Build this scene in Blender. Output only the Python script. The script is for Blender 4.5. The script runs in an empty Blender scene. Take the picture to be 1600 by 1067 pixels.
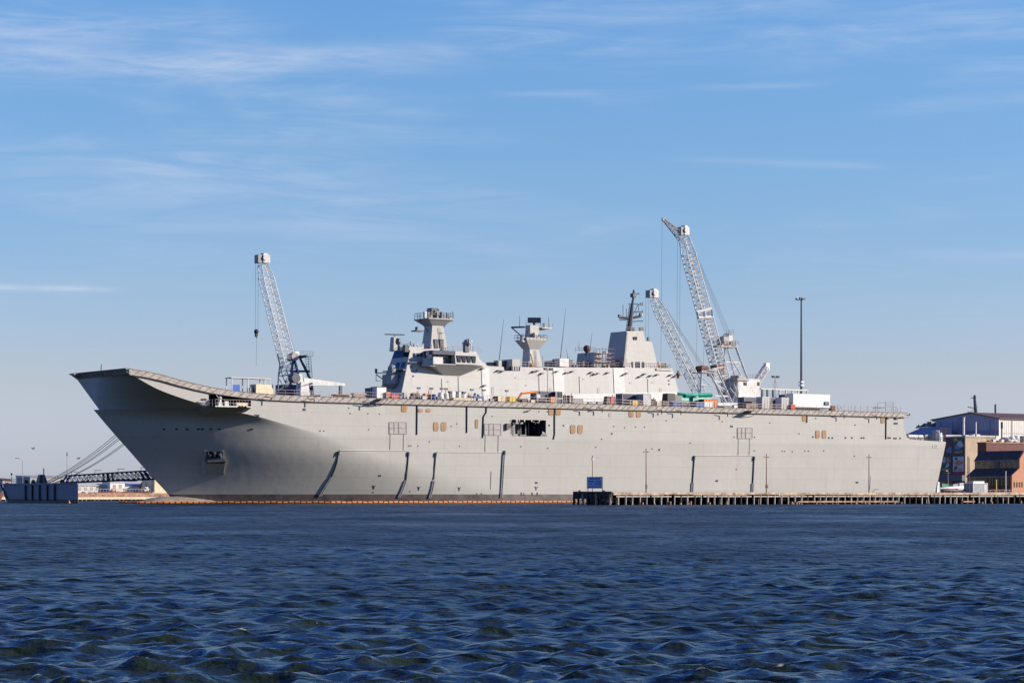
import bpy, bmesh, math, random
import numpy as np
from mathutils import Vector
random.seed(11)
R = math.radians
SC = bpy.context.scene
COL = SC.collection

# ---------------------------------------------------------------- survey of the place
# World frame: the photographer stands at the origin, Y is away from him. The ship, the piers and the
# sheds all share one harbour frame (s along the ship from bow to stern, y inboard from its port side, z up)
F, CX, HY, H = 3627.0, 800.0, 771.0, 1.95
TH = R(35)
dx, dy = math.cos(TH), math.sin(TH)
nx, ny = math.sin(TH), -math.cos(TH)
AX, AY = -75.93, 458.98
An = AX*nx + AY*ny
Ad = AX*dx + AY*dy

def SH(px, py, y):
    "photo bearing -> point on the vertical plane y = const of the harbour frame"
    rx = (px-CX)/F
    D = (An-y)/(rx*nx+ny)
    return (rx*D*dx + D*dy - Ad, y, H+(HY-py)/F*D)

def FS(px, py, s):
    "photo bearing -> point on the plane s = const"
    rx = (px-CX)/F
    D = (Ad+s)/(rx*dx+dy)
    return (s, -(rx*D*nx + D*ny - An), H+(HY-py)/F*D)

def WP(px, py, D):
    rx = (px-CX)/F
    return (rx*D*dx + D*dy - Ad, -(rx*D*nx + D*ny - An), H+(HY-py)/F*D)

def world(p):
    return Vector((AX + p[0]*dx - p[1]*nx, AY + p[0]*dy - p[1]*ny, p[2]))

# ---------------------------------------------------------------- materials
ALB = .85   # overall paint reflectance, set once against the exposure
def mat(name, color, rough=.6, metal=0., var=.12, scale=1.5, streak=0., bump=0., tint=None, spec=.4):
    color = tuple(v*ALB for v in color)
    m = bpy.data.materials.new(name); m.use_nodes = True
    nt = m.node_tree; N = nt.nodes; L = nt.links
    b = N['Principled BSDF']
    b.inputs['Roughness'].default_value = rough
    b.inputs['Metallic'].default_value = metal
    b.inputs['Specular IOR Level'].default_value = spec
    tc = N.new('ShaderNodeTexCoord')
    no = N.new('ShaderNodeTexNoise'); no.inputs['Scale'].default_value = scale; no.inputs['Detail'].default_value = 6
    no.inputs['Roughness'].default_value = .65
    L.new(tc.outputs['Object'], no.inputs['Vector'])
    c = Vector(color)
    mx = N.new('ShaderNodeMix'); mx.data_type = 'RGBA'
    lo = tint if tint else [v*(1-2*var) for v in color]
    mx.inputs[6].default_value = (*lo, 1)
    mx.inputs[7].default_value = (*[min(v*(1+var), .95) for v in color], 1)
    rp = N.new('ShaderNodeMapRange'); rp.inputs[1].default_value = .3; rp.inputs[2].default_value = .62
    L.new(no.outputs[0], rp.inputs[0]); L.new(rp.outputs[0], mx.inputs[0])
    out = mx.outputs[2]
    if streak:
        mp = N.new('ShaderNodeMapping'); mp.inputs['Scale'].default_value = (1.1, 1.1, .06)
        n2 = N.new('ShaderNodeTexNoise'); n2.inputs['Scale'].default_value = 1.6; n2.inputs['Detail'].default_value = 5
        L.new(tc.outputs['Object'], mp.inputs[0]); L.new(mp.outputs[0], n2.inputs['Vector'])
        r2 = N.new('ShaderNodeMapRange'); r2.inputs[1].default_value = .56; r2.inputs[2].default_value = .8
        r2.inputs[4].default_value = streak
        m2 = N.new('ShaderNodeMix'); m2.data_type = 'RGBA'
        m2.inputs[7].default_value = (color[0]*.55, color[1]*.42, color[2]*.3, 1)
        L.new(n2.outputs[0], r2.inputs[0]); L.new(r2.outputs[0], m2.inputs[0]); L.new(out, m2.inputs[6])
        out = m2.outputs[2]
    L.new(out, b.inputs['Base Color'])
    if bump:
        bp = N.new('ShaderNodeBump'); bp.inputs['Strength'].default_value = bump; bp.inputs['Distance'].default_value = .08
        L.new(no.outputs[0], bp.inputs['Height']); L.new(bp.outputs[0], b.inputs['Normal'])
    return m

def plated(name, color, pw=7.5, ph=2.4, seam=.86, var=.05, axis='X', streak=.5, rough=.55):
    "painted steel plating: welded plates of slightly different tone, seams and faint run-off stains"
    color = tuple(v*ALB for v in color)
    m = bpy.data.materials.new(name); m.use_nodes = True
    nt = m.node_tree; N = nt.nodes; L = nt.links
    b = N['Principled BSDF']; b.inputs['Roughness'].default_value = rough; b.inputs['Specular IOR Level'].default_value = .3
    tc = N.new('ShaderNodeTexCoord'); sp = N.new('ShaderNodeSeparateXYZ'); cb = N.new('ShaderNodeCombineXYZ')
    L.new(tc.outputs['Object'], sp.inputs[0])
    L.new(sp.outputs[0 if axis == 'X' else 1], cb.inputs[0]); L.new(sp.outputs[2], cb.inputs[1])
    br = N.new('ShaderNodeTexBrick'); br.inputs['Scale'].default_value = 1
    br.inputs['Brick Width'].default_value = pw; br.inputs['Row Height'].default_value = ph
    br.inputs['Mortar Size'].default_value = .05; br.inputs['Mortar Smooth'].default_value = .4
    br.inputs['Color1'].default_value = (*[v*(1-var) for v in color], 1)
    br.inputs['Color2'].default_value = (*[v*(1+var) for v in color], 1)
    br.inputs['Mortar'].default_value = (*[v*seam for v in color], 1)
    L.new(cb.outputs[0], br.inputs['Vector'])
    n1 = N.new('ShaderNodeTexNoise'); n1.inputs['Scale'].default_value = .12; n1.inputs['Detail'].default_value = 8; n1.inputs['Roughness'].default_value = .7
    L.new(tc.outputs['Object'], n1.inputs['Vector'])
    r1 = N.new('ShaderNodeMapRange'); r1.inputs[1].default_value = .25; r1.inputs[2].default_value = .75
    r1.inputs[3].default_value = .93; r1.inputs[4].default_value = 1.05
    L.new(n1.outputs[0], r1.inputs[0])
    ml = N.new('ShaderNodeVectorMath'); ml.operation = 'SCALE'
    L.new(br.outputs[0], ml.inputs[0]); L.new(r1.outputs[0], ml.inputs['Scale'])
    mp = N.new('ShaderNodeMapping'); mp.inputs['Scale'].default_value = (.9, .9, .05)
    n2 = N.new('ShaderNodeTexNoise'); n2.inputs['Scale'].default_value = 1.3; n2.inputs['Detail'].default_value = 5
    L.new(tc.outputs['Object'], mp.inputs[0]); L.new(mp.outputs[0], n2.inputs['Vector'])
    r2 = N.new('ShaderNodeMapRange'); r2.inputs[1].default_value = .57; r2.inputs[2].default_value = .85; r2.inputs[4].default_value = streak
    L.new(n2.outputs[0], r2.inputs[0])
    m2 = N.new('ShaderNodeMix'); m2.data_type = 'RGBA'
    m2.inputs[7].default_value = (color[0]*.78, color[1]*.66, color[2]*.52, 1)
    L.new(r2.outputs[0], m2.inputs[0]); L.new(ml.outputs[0], m2.inputs[6]); L.new(m2.outputs[2], b.inputs['Base Color'])
    bp = N.new('ShaderNodeBump'); bp.inputs['Strength'].default_value = .22; bp.inputs['Distance'].default_value = .12
    n3 = N.new('ShaderNodeTexNoise'); n3.inputs['Scale'].default_value = .55; n3.inputs['Detail'].default_value = 3
    L.new(tc.outputs['Object'], n3.inputs['Vector'])
    fr = []
    for k, pitch in ((0 if axis == 'X' else 1, 2.45), (2, 2.7)):
        q = N.new('ShaderNodeMath'); q.operation = 'MULTIPLY'; q.inputs[1].default_value = math.pi/pitch; L.new(sp.outputs[k], q.inputs[0])
        q2 = N.new('ShaderNodeMath'); q2.operation = 'SINE'; L.new(q.outputs[0], q2.inputs[0])
        q3 = N.new('ShaderNodeMath'); q3.operation = 'ABSOLUTE'; L.new(q2.outputs[0], q3.inputs[0]); fr.append(q3)
    q4 = N.new('ShaderNodeMath'); q4.operation = 'MULTIPLY'; L.new(fr[0].outputs[0], q4.inputs[0]); L.new(fr[1].outputs[0], q4.inputs[1])
    q5 = N.new('ShaderNodeMath'); q5.operation = 'MULTIPLY_ADD'; q5.inputs[1].default_value = -.16; L.new(q4.outputs[0], q5.inputs[0]); L.new(n3.outputs[0], q5.inputs[2])
    L.new(q5.outputs[0], bp.inputs['Height']); L.new(bp.outputs[0], b.inputs['Normal'])
    return m

def ribbed(name, color, pitch=.6, axis=0, rough=.6, depth=.05, var=.1, streak=0.):
    "corrugated sheet or boards: ribs as bump along one axis"
    m = mat(name, color, rough, var=var, scale=.8, streak=streak)
    nt = m.node_tree; N = nt.nodes; L = nt.links; b = N['Principled BSDF']
    tc = N.new('ShaderNodeTexCoord'); sp = N.new('ShaderNodeSeparateXYZ'); L.new(tc.outputs['Object'], sp.inputs[0])
    mu = N.new('ShaderNodeMath'); mu.operation = 'MULTIPLY'; mu.inputs[1].default_value = 2*math.pi/pitch
    si = N.new('ShaderNodeMath'); si.operation = 'SINE'
    L.new(sp.outputs[axis], mu.inputs[0]); L.new(mu.outputs[0], si.inputs[0])
    bp = N.new('ShaderNodeBump'); bp.inputs['Strength'].default_value = .7; bp.inputs['Distance'].default_value = depth
    L.new(si.outputs[0], bp.inputs['Height']); L.new(bp.outputs[0], b.inputs['Normal'])
    return m

M = {}
M['hull'] = plated('hull_grey_paint', (.43, .42, .385), pw=12, ph=2.7, var=.022)
M['island'] = plated('island_grey_paint', (.46, .45, .418), pw=7, ph=2.6, var=.03)
M['islandx'] = plated('island_darker_grey', (.36, .36, .35), pw=5, ph=2.6, axis='Y')  # darker grey than the island walls, for gun tub and funnel base box
M['primer'] = mat('pale_primer_coat', (.60, .59, .56), .6, var=.07, scale=.6, bump=.1)
M['boot'] = mat('antifouling_paint', (.115, .09, .083), .6, var=.25, scale=.5, streak=.5)
M['bulb'] = mat('bulb_paint', (.30, .27, .22), .5, var=.2, scale=.6)
M['red'] = mat('red_antifouling', (.22, .05, .05), .5)
M['deck'] = mat('deck_coating', (.13, .13, .135), .8, var=.2, scale=.4)
M['net'] = mat('catwalk_net', (.37, .335, .295), .7, var=.18, scale=1.2)
M['netbar'] = mat('brown_net_bar', (.22, .18, .155), .7, var=.2)
M['strut'] = mat('rusty_strut', (.15, .12, .105), .7, var=.2)
M['black'] = mat('black_rubber', (.02, .021, .024), .6, var=.2)
M['dark'] = mat('dark_grey_paint', (.07, .075, .085), .5, var=.2)
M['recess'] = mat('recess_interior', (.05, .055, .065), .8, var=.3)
M['navy'] = mat('navy_blue_paint', (.03, .045, .085), .5, var=.2)
M['wood'] = ribbed('plywood_cover', (.39, .24, .125), .32, 0, .75, .03)
M['frameline'] = mat('shutter_line', (.30, .28, .265), .6)
M['frame'] = mat('pinkish_grey_frame', (.375, .345, .325), .6)
M['pale'] = mat('pale_grey_paint', (.62, .61, .58), .5)
M['white'] = mat('white_paint', (.74, .73, .70), .45, var=.06)
M['whitedirty'] = mat('weathered_white_paint', (.63, .61, .58), .55, var=.16, scale=.9, streak=.7)
M['glass'] = mat('dark_glass', (.015, .02, .028), .12, var=.1, spec=.6)
M['mastdark'] = mat('mast_dark_grey', (.085, .09, .10), .5)
M['steel'] = mat('galvanised_steel', (.42, .42, .42), .45, metal=.3)
M['grey'] = mat('mid_grey_paint', (.28, .285, .29), .5)
M['rust'] = mat('rust', (.22, .09, .05), .8, var=.3)
M['orange'] = mat('orange_paint', (.72, .23, .05), .5)
M['boom'] = mat('orange_boom_fabric', (.66, .20, .04), .6, var=.15)
M['yellow'] = mat('yellow_paint', (.78, .52, .04), .5)
M['cream'] = mat('cream_paint', (.74, .62, .42), .6)
M['blue'] = mat('blue_plastic', (.02, .12, .42), .5)
M['teal'] = mat('teal_green_paint', (.05, .38, .28), .45)
M['bgreen2'] = mat('green_boat_cover', (.03, .17, .10), .7)
M['redp'] = mat('red_paint', (.62, .05, .04), .5)
M['slate'] = mat('slate_blue_container', (.085, .09, .125), .6, var=.12)
M['contside'] = ribbed('slate_container_side', (.085, .09, .125), .32, 0, .6, .05)
M['contend'] = ribbed('pale_grey_container_end', (.48, .45, .43), .5, 1, .6, .03)
M['scaf'] = mat('scaffold_tube', (.40, .31, .27), .5, metal=.2)
M['railing'] = mat('pinkish_white_railing', (.62, .50, .45), .6)
M['timber'] = mat('weathered_timber', (.33, .25, .18), .85, var=.35, scale=1.2, bump=.3)
M['piledark'] = mat('dark_timber', (.045, .04, .038), .8, var=.4)
M['pilepale'] = mat('bleached_pile', (.42, .37, .33), .85, var=.3, scale=2)
M['pinkwood'] = mat('pinkish_fender_timber', (.43, .25, .165), .85, var=.35, scale=1.5)
M['edge'] = mat('sunbleached_edge_timber', (.50, .37, .26), .85, var=.4, scale=.7)
M['grass'] = mat('dry_weed', (.30, .19, .09), .9, var=.3)
M['sign'] = mat('blue_sign_face', (.42, .60, .88), .6, var=.08)
M['signink'] = mat('dark_blue_lettering', (.025, .055, .17), .6)
M['bargeside'] = plated('barge_side', (.14, .17, .24), pw=4, ph=1.5, axis='Y', streak=.5)
M['rope'] = mat('mooring_rope', (.27, .24, .24), .9)
M['concrete'] = mat('concrete', (.40, .37, .33), .85, var=.2, scale=.4)
M['tan'] = mat('tan_render', (.46, .36, .25), .85, var=.1, scale=.25, streak=.3)
M['bluecl'] = ribbed('blue_grey_cladding', (.31, .31, .40), .9, 1, .55, .05, .05)
M['bluecl2'] = ribbed('dark_blue_cladding', (.20, .21, .29), .9, 1, .55, .05, .05)
M['whitecl'] = ribbed('pale_cladding', (.60, .57, .52), .9, 0, .6, .05, .06)
M['brownroof'] = ribbed('brown_roof_sheet', (.13, .075, .065), .8, 0, .7, .05, .12)
M['darkroof'] = ribbed('dark_roof_sheet', (.05, .052, .062), .8, 1, .7, .05, .2)
M['redwall'] = mat('dark_red_wall', (.15, .06, .05), .8, var=.2)
M['board'] = ribbed('weathered_boards', (.33, .255, .16), .45, 1, .85, .05, .25, .8)
M['brick'] = mat('orange_brick', (.52, .255, .15), .85, var=.1, scale=2.5)
M['sand'] = mat('quay_gravel', (.36, .29, .22), .9, var=.2, scale=.3)
M['banner'] = mat('dark_banner_cloth', (.055, .06, .085), .7)
M['bird'] = mat('gull_feather', (.22, .22, .23), .8)
M['far'] = mat('distant_building', (.36, .36, .38), .8)

# ---------------------------------------------------------------- mesh builder
ORG = {}
class MB:
    def __init__(s): s.v = []; s.f = []
    def add(s, vs, fs):
        o = len(s.v); s.v += [tuple(p) for p in vs]; s.f += [tuple(i+o for i in f) for f in fs]; return s
    def hexa(s, a, b):
        "a and b: rings of equal length, capped"
        n = len(a)
        fs = [tuple(range(n))[::-1], tuple(range(n, 2*n))]
        fs += [(i, (i+1) % n, n+(i+1) % n, n+i) for i in range(n)]
        return s.add(list(a)+list(b), fs)
    def box(s, x0, x1, y0, y1, z0, z1):
        return s.hexa([(x0, y0, z0), (x1, y0, z0), (x1, y1, z0), (x0, y1, z0)], [(x0, y0, z1), (x1, y0, z1), (x1, y1, z1), (x0, y1, z1)])
    def frus(s, x, y, z0, z1, a0, b0, a1, b1, ox=0, oy=0):
        "tapered box: half sizes a (along s), b (along y)"
        return s.hexa([(x-a0, y-b0, z0), (x+a0, y-b0, z0), (x+a0, y+b0, z0), (x-a0, y+b0, z0)],
                      [(x+ox-a1, y+oy-b1, z1), (x+ox+a1, y+oy-b1, z1), (x+ox+a1, y+oy+b1, z1), (x+ox-a1, y+oy+b1, z1)])
    def prism(s, pts, vec):
        return s.hexa(pts, [(p[0]+vec[0], p[1]+vec[1], p[2]+vec[2]) for p in pts])
    def tube(s, p, q, r, n=6, r2=None):
        p = Vector(p); q = Vector(q); d = (q-p)
        if d.length < 1e-6: return s
        d.normalize(); u = d.cross(Vector((0, 0, 1)))
        if u.length < 1e-3: u = d.cross(Vector((1, 0, 0)))
        u.normalize(); w = d.cross(u); r2 = r if r2 is None else r2
        ra = [p+(u*math.cos(2*math.pi*i/n)+w*math.sin(2*math.pi*i/n))*r for i in range(n)]
        rb = [q+(u*math.cos(2*math.pi*i/n)+w*math.sin(2*math.pi*i/n))*r2 for i in range(n)]
        return s.hexa(ra, rb)
    def bar(s, p, q, w): return s.tube(p, q, w*.7, 4)
    def path(s, pts, r, n=6):
        for a, b in zip(pts, pts[1:]): s.tube(a, b, r, n)
        return s
    def ball(s, c, r, n=10, sz=1.):
        rings = [[(c[0]+r*math.sin(t)*math.cos(2*math.pi*i/n), c[1]+r*math.sin(t)*math.sin(2*math.pi*i/n), c[2]+r*sz*math.cos(t)) for i in range(n)]
                 for t in [math.pi*k/8+.001 for k in range(9)]]
        for k in range(8): rings[k]
        vs = [p for rg in rings for p in rg]; fs = []
        for k in range(8):
            for i in range(n): fs.append((k*n+i, k*n+(i+1) % n, (k+1)*n+(i+1) % n, (k+1)*n+i))
        return s.add(vs, fs)
    def grid(s, rows):
        m = len(rows[0]); vs = [p for r in rows for p in r]; fs = []
        for k in range(len(rows)-1):
            for i in range(m-1): fs.append((k*m+i, k*m+i+1, (k+1)*m+i+1, (k+1)*m+i))
        return s.add(vs, fs)
    def build(s, name, m, parent=None, smooth=False, label=None, loc=None):
        o0 = ORG.get(parent.name, (0, 0, 0)) if parent else (loc or (0, 0, 0))
        me = bpy.data.meshes.new(name)
        me.from_pydata([(p[0]-o0[0], p[1]-o0[1], p[2]-o0[2]) for p in s.v], [], s.f)
        bm = bmesh.new(); bm.from_mesh(me)
        bmesh.ops.remove_doubles(bm, verts=bm.verts, dist=1e-4)
        bmesh.ops.recalc_face_normals(bm, faces=bm.faces); bm.to_mesh(me); bm.free()
        for mm in (m if isinstance(m, (list, tuple)) else [m]): me.materials.append(mm)
        if smooth:
            for p in me.polygons: p.use_smooth = True
        o = bpy.data.objects.new(name, me); COL.objects.link(o)
        if parent: o.parent = parent
        else:
            o.location = world(o0); o.rotation_euler = (0, 0, TH)
        ORG[o.name] = o0
        if label: o['label'] = label
        return o

def tag(o, label, cat, group=None, kind=None):
    o['label'] = label; o['category'] = cat
    if group: o['group'] = group
    if kind: o['kind'] = kind
    return o

def thing(name, label, cat, loc, group=None):
    o = bpy.data.objects.new(name, None); COL.objects.link(o)
    o.empty_display_size = .5
    o.location = world(loc); o.rotation_euler = (0, 0, TH)
    ORG[o.name] = tuple(loc)
    return tag(o, label, cat, group)

def kids(o): return list(o.children)
def dup(o, loc, label=None, parent=None):
    "copy a thing with copies of its parts and sub-parts to another place of the harbour frame"
    c = o.copy(); COL.objects.link(c)
    if parent is None: c.location = world(loc); ORG[c.name] = tuple(loc)
    else: c.parent = parent
    for ch in kids(o): dup(ch, None, None, c)
    if label: c['label'] = label
    return c

def pchip(xs, ys):
    "monotone smooth interpolation through table points"
    xs = list(xs); ys = list(ys); n = len(xs)
    h = [xs[i+1]-xs[i] for i in range(n-1)]; dl = [(ys[i+1]-ys[i])/h[i] for i in range(n-1)]
    d = [dl[0]]+[0]*(n-2)+[dl[-1]]
    for i in range(1, n-1):
        if dl[i-1]*dl[i] > 0:
            w1 = 2*h[i]+h[i-1]; w2 = h[i]+2*h[i-1]
            d[i] = (w1+w2)/(w1/dl[i-1]+w2/dl[i])
    def f(x):
        if x <= xs[0]: return ys[0]
        if x >= xs[-1]: return ys[-1]
        i = 0
        while x > xs[i+1]: i += 1
        t = (x-xs[i])/h[i]
        return ((1+2*t)*(1-t)**2*ys[i]+t*(1-t)**2*h[i]*d[i]+t*t*(3-2*t)*ys[i+1]+t*t*(t-1)*h[i]*d[i+1])
    return f
def sm(t): t = max(0., min(1., t)); return t*t*(3-2*t)
# ================================================================ THE SHIP
ship = thing('warship', 'huge pale grey flat decked warship with an upswept bow moored across the picture', 'warship', (0, 0, 0))
zk_of = [(-3, 110), (0, 99), (5, 80), (10, 59), (13, 48.5), (14.2, 44.5), (16.1, 36.2), (17.8, 28.7), (19.3, 19.5), (22.5, 7.2), (25.7, .3)]
s_full = pchip([a for a, b in zk_of], [b for a, b in zk_of])
inv = sorted([(b, a) for a, b in zk_of if a >= 14.2]); zk_s = pchip([a for a, b in inv], [b for a, b in inv])
zd_t = [(0, 26.55), (5.6, 25.91), (9.8, 24.95), (14, 24.1), (19.9, 23.15), (25.7, 22.6), (31.7, 22.28), (40, 22.15), (60, 22.12), (240, 22.12)]
zd = pchip([a for a, b in zd_t], [b for a, b in zd_t])
stem_t = pchip([-3, 1.42, 6, 11, 15, 19], [20.2, 17.1, 12.5, 7.67, 3.75, 0])
p_of = pchip([-3, 10, 14.2, 17, 20, 26], [2.3, 2.2, 1.9, 1.35, 1.12, 1.05])
def s_stem(z, up=False): return 1.25*(26.5-z)/7.5 if (up or z > 19.001) else stem_t(z)
def lean(z): return .045*max(0, 14.2-z)
def yport(s, z, up=False):
    a, b = s_stem(z, up), s_full(min(z, 25.7)); b = max(b, a+.3)
    q = max(0., min(1., (s-a)/(b-a)))
    yl = lean(z)
    return yl+(16-yl)*(1-q)**p_of(z)
def ystb(s, z, up=False):
    a = s_stem(z, up); b = s_full(min(z, 25.7))+(18 if z > 14 else 4)
    q = max(0., min(1., (s-a)/(b-a)))
    fr = 9*max(0, min(1, (z-19)/7))
    yl = lean(z)
    return 16+fr+(16-yl-fr)*(1-(1-q)**1.6)
def hullhit(px, py, off=0.):
    y = 8.
    lo, hi = -1., 17.
    for _ in range(30):
        y = (lo+hi)/2
        s, _y, z = SH(px, py, y)
        yy = yport(s, z) if z < zk_s(max(s, 0)) else 0.
        if yy > y: lo = y
        else: hi = y
    s, _y, z = SH(px, py, y)
    return (s, y-off, z)
def s_end(z): return 227.2-(15.1-z)*.245

def side_rows(yf, zs):
    rows = []
    for z, up in zs:
        a, b = s_stem(z, up), max(s_full(min(z, 25.7)), s_stem(z, up)+.3)
        cols = [a+(b-a)*(k/36)**1.15 for k in range(37)]
        r = [(s, yf(s, z, up), z) for s in cols]
        if z <= 14.2:
            e = s_end(z)
            r += [(b+(e-b)*k/28, yf(b+(e-b)*k/28, z, up), z) for k in range(1, 29)]
        rows.append(r)
    return rows
zlow = [(z, False) for z in (1.8, 2.6, 3.5, 4.4, 5.3, 6.2, 7.1, 8, 9, 10, 11, 12, 12.8, 13.5, 14.2)]
zup = [(14.2, False)]+[(14.2+.4*k, False) for k in range(1, 12)]+[(19, False), (19, True)]+[(19+.35*k, True) for k in range(1, 19)]+[(25.7, True)]
zboot = [(z, False) for z in (-3, -2, -1, -.3, .4, 1.1, 1.8)]
hull = MB()
for yf in (yport, ystb):
    hull.grid(side_rows(yf, zlow))
    hull.grid([r[:37] for r in side_rows(yf, zup)])
ru_p, ru_s = side_rows(yport, zup), side_rows(ystb, zup)
hull.grid([[tuple(Vector(a[0]).lerp(Vector(c[0]), k/6)) for k in range(7)] for a, c in zip(ru_p, ru_s)])
# upper side wall between the knuckle and the deck edge
def wall(yb, yt):
    cols = [.3, .8]+[1.5+k for k in range(45)]+[47+3*k for k in range(55)]+[212.3]
    rows = []
    for k in range(5):
        t = k/4; row = []
        for s in cols:
            zb, zt = zk_s(s), zd(s)
            row.append((s, yb(s, zb)*(1-t)+yt(s, zt)*t, zb*(1-t)+zt*t))
        rows.append(row)
    return rows
wp = MB(); wp.grid(wall(lambda s, z: 0., lambda s, z: 0.))
# openings cut through the port wall: gun sponson forward and boat bay amidships
g0, g1 = SH(326, 630, 0), SH(392, 630, 0)
GS0, GS1, GZ0 = g0[0], g1[0], SH(360, 637.5, 0)[2]
b0, b1 = SH(798, 681, 0), SH(853, 656.5, 0)
BS0, BS1, BZ0, BZ1 = b0[0], b1[0], b0[2], b1[2]
me = bpy.data.meshes.new('tmp'); me.from_pydata(wp.v, [], wp.f)
bm = bmesh.new(); bm.from_mesh(me)
gz1 = 22.0
for co, no in (((GS0, 0, 0), (1, 0, 0)), ((GS1, 0, 0), (1, 0, 0)), ((BS0, 0, 0), (1, 0, 0)), ((BS1, 0, 0), (1, 0, 0)), ((0, 0, GZ0), (0, 0, 1)), ((0, 0, gz1), (0, 0, 1)), ((0, 0, BZ0), (0, 0, 1)), ((0, 0, BZ1), (0, 0, 1))):
    bmesh.ops.bisect_plane(bm, geom=bm.verts[:]+bm.edges[:]+bm.faces[:], plane_co=co, plane_no=no)
def in_gun(c): return GS0 < c[0] < GS1 and GZ0 < c[2] < gz1
def in_bay(c): return BS0 < c[0] < BS1 and BZ0 < c[2] < BZ1
dead = [f for f in bm.faces if in_gun(f.calc_center_median()) or in_bay(f.calc_center_median())]
bmesh.ops.delete(bm, geom=dead, context='FACES')
bm.verts.index_update()
hull.add([tuple(v.co) for v in bm.verts], [tuple(v.index for v in f.verts) for f in bm.faces])
bm.free(); bpy.data.meshes.remove(me)
hull.grid(wall(lambda s, z: ystb(s, z, z > 19), lambda s, z: ystb(s, z, True)))
# front rim, stern quarter above the knuckle, transom
hull.grid([[(.3, 25*k/12, 25.7) for k in range(13)], [(0, 25*k/12, 26.5) for k in range(13)]])
hull.add([(0.3, 0, 25.7), (.3, 0, 26.5), (0, 0, 26.5)], [(0, 1, 2)])
ec = [SH(1412, 652, 0), SH(1413, 668, 0), SH(1414.5, 676, 0), SH(1417, 683, 0), SH(1423, 686.5, 0)]
for y in (0, 32):
    poly = [(212.3, y, 14.2), (212.3, y, 22.1)]+[(max(p[0], 212.35), y, p[2]) for p in ec]+[(220, y, 15.35), (227.2, y, 15.1), (s_end(14.2), y, 14.2)]
    hull.add(poly, [tuple(range(len(poly)))])
hull.add([(213, 0, 15.2), (227.2, 0, 15.1), (227.2, 32, 15.1), (213, 32, 15.2)], [(0, 1, 2, 3)])
hull.add([(212.5, 0, 15), (212.3, 0, 22.1), (212.3, 32, 22.1), (212.5, 32, 15)], [(0, 1, 2, 3)])
tr = [(s_end(z), lean(z), z) for z, _u in zlow]+[(227.2, 0, 15.1)]
hull.grid([tr, [(p[0], 32-p[1], p[2]) for p in tr]])
hull.build('hull', M['hull'], ship, smooth=False)
hm = bpy.data.objects['hull'].data
for p in hm.polygons: p.use_smooth = len(p.vertices) <= 4
hm.set_sharp_from_angle(angle=R(14))
bt = MB()
for yf in (yport, ystb): bt.grid(side_rows(yf, zboot))
tr = [(s_end(z), lean(z), z) for z in (-3, 0, 1.8)]; bt.grid([tr, [(p[0], 32-p[1], p[2]) for p in tr]])
bt.build('boot_topping', M['boot'], ship, smooth=True)
# bulbous bow breaking the surface
bb = MB(); rows = []
c0 = SH(203, 786, 16)[0]
for k in range(26):
    t = k/25; s = c0+42*t
    r = 3.3*math.sqrt(max(0, 1-(1-min(1, t*4.2))**2))*(1-.25*t)
    zc = -1.55-.6*sm((t-.4)*1.6)
    rows.append([(s, 16+1.6*r*math.cos(a), zc+r*math.sin(a)*.95) for a in [2*math.pi*i/22 for i in range(23)]])
bb.grid(rows); bo = bb.build('bulbous_bow', [M['bulb'], M['red']], ship, smooth=True)
for p in bo.data.polygons:
    if p.center[0] < c0+.5: p.material_index = 1
# flight deck
fd = MB(); cols = [0, .8]+[1.5+k*1.5 for k in range(28)]+[45+6*k for k in range(28)]+[212.3]
fd.grid([[(s, 0.02, zd(s)-.02) for s in cols], [(s, ystb(s, 26.4 if s < .5 else zd(s), True)-.02, zd(s)-.02) for s in cols]])
fd.build('flight_deck', M['deck'], ship)

# catwalk and safety nets along the deck edge
net = MB(); st = MB()
sc = [0.1+.9*k for k in range(236)]
sc = [s for s in sc if s < 212.2]+[213.4]
top = [(s, -.3, zd(s)+.02) for s in sc]; bot = [(s, -.38, zd(s)-1.12+.04*math.sin(s*.7)) for s in sc]
ledge = [(p[0], -.02, p[2]+.1) for p in bot]
net.grid([bot, top]); net.grid([ledge, bot]); net.grid([[(p[0], -.02, p[2]) for p in top], top])
fr_b = [(.18, .5+24*k/20, 25.5) for k in range(21)]; fr_t = [(-.95, -.9+26.5*k/20, 26.6) for k in range(21)]
net.grid([fr_b, fr_t])
net.grid([[(213.4, -1.05, 22.1), (214.6, 0, 21.6)], [(213.3, -.1, 21.2), (214.2, .5, 21.3)]])
net.build('safety_net', M['net'], ship)
k = 0; rr = random.Random(3)
s = 1.
while s < 211:
    z = zd(s); z2 = zd(s+1.9)
    st.tube((s, -.42, z-1.1), (s+1.5, -.36, zd(s+1.5)), .055, 4)
    s += 1.45+rr.random()*.75
for a, b in zip(sc[::4], sc[4::4]):
    st.tube((a, -.34, zd(a)+.05), (b, -.34, zd(b)+.05), .05, 4); st.tube((a, -.40, zd(a)-1.14), (b, -.40, zd(b)-1.14), .06, 4)
for q in range(14):
    y = -.6+q*1.9; st.tube((.1, y, 25.5), (-1.02, y+.8, 26.6), .07, 4)
st.tube((-1, -1, 26.62), (-1, 25.6, 26.62), .07, 4)
st.tube((.1, -.9, 26.6), (-1, -1, 26.6), .07, 4)
st.build('net_frame', M['netbar'], ship)
tipm = MB(); fp = FS(116, 580, -1.4)
tipm.box(-2.1, -1, fp[1]-1.4, fp[1]+.6, 26.2, 26.45)
tipm.build('bow_light_bracket', M['net'], ship)
MB().tube((-1.02, 10, 26.5), (-1.02, 10, 28), .05).tube((-1.02, 10, 28), (-.9, 10.9, 26.5), .04).build('jackstaff', M['strut'], ship)
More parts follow.
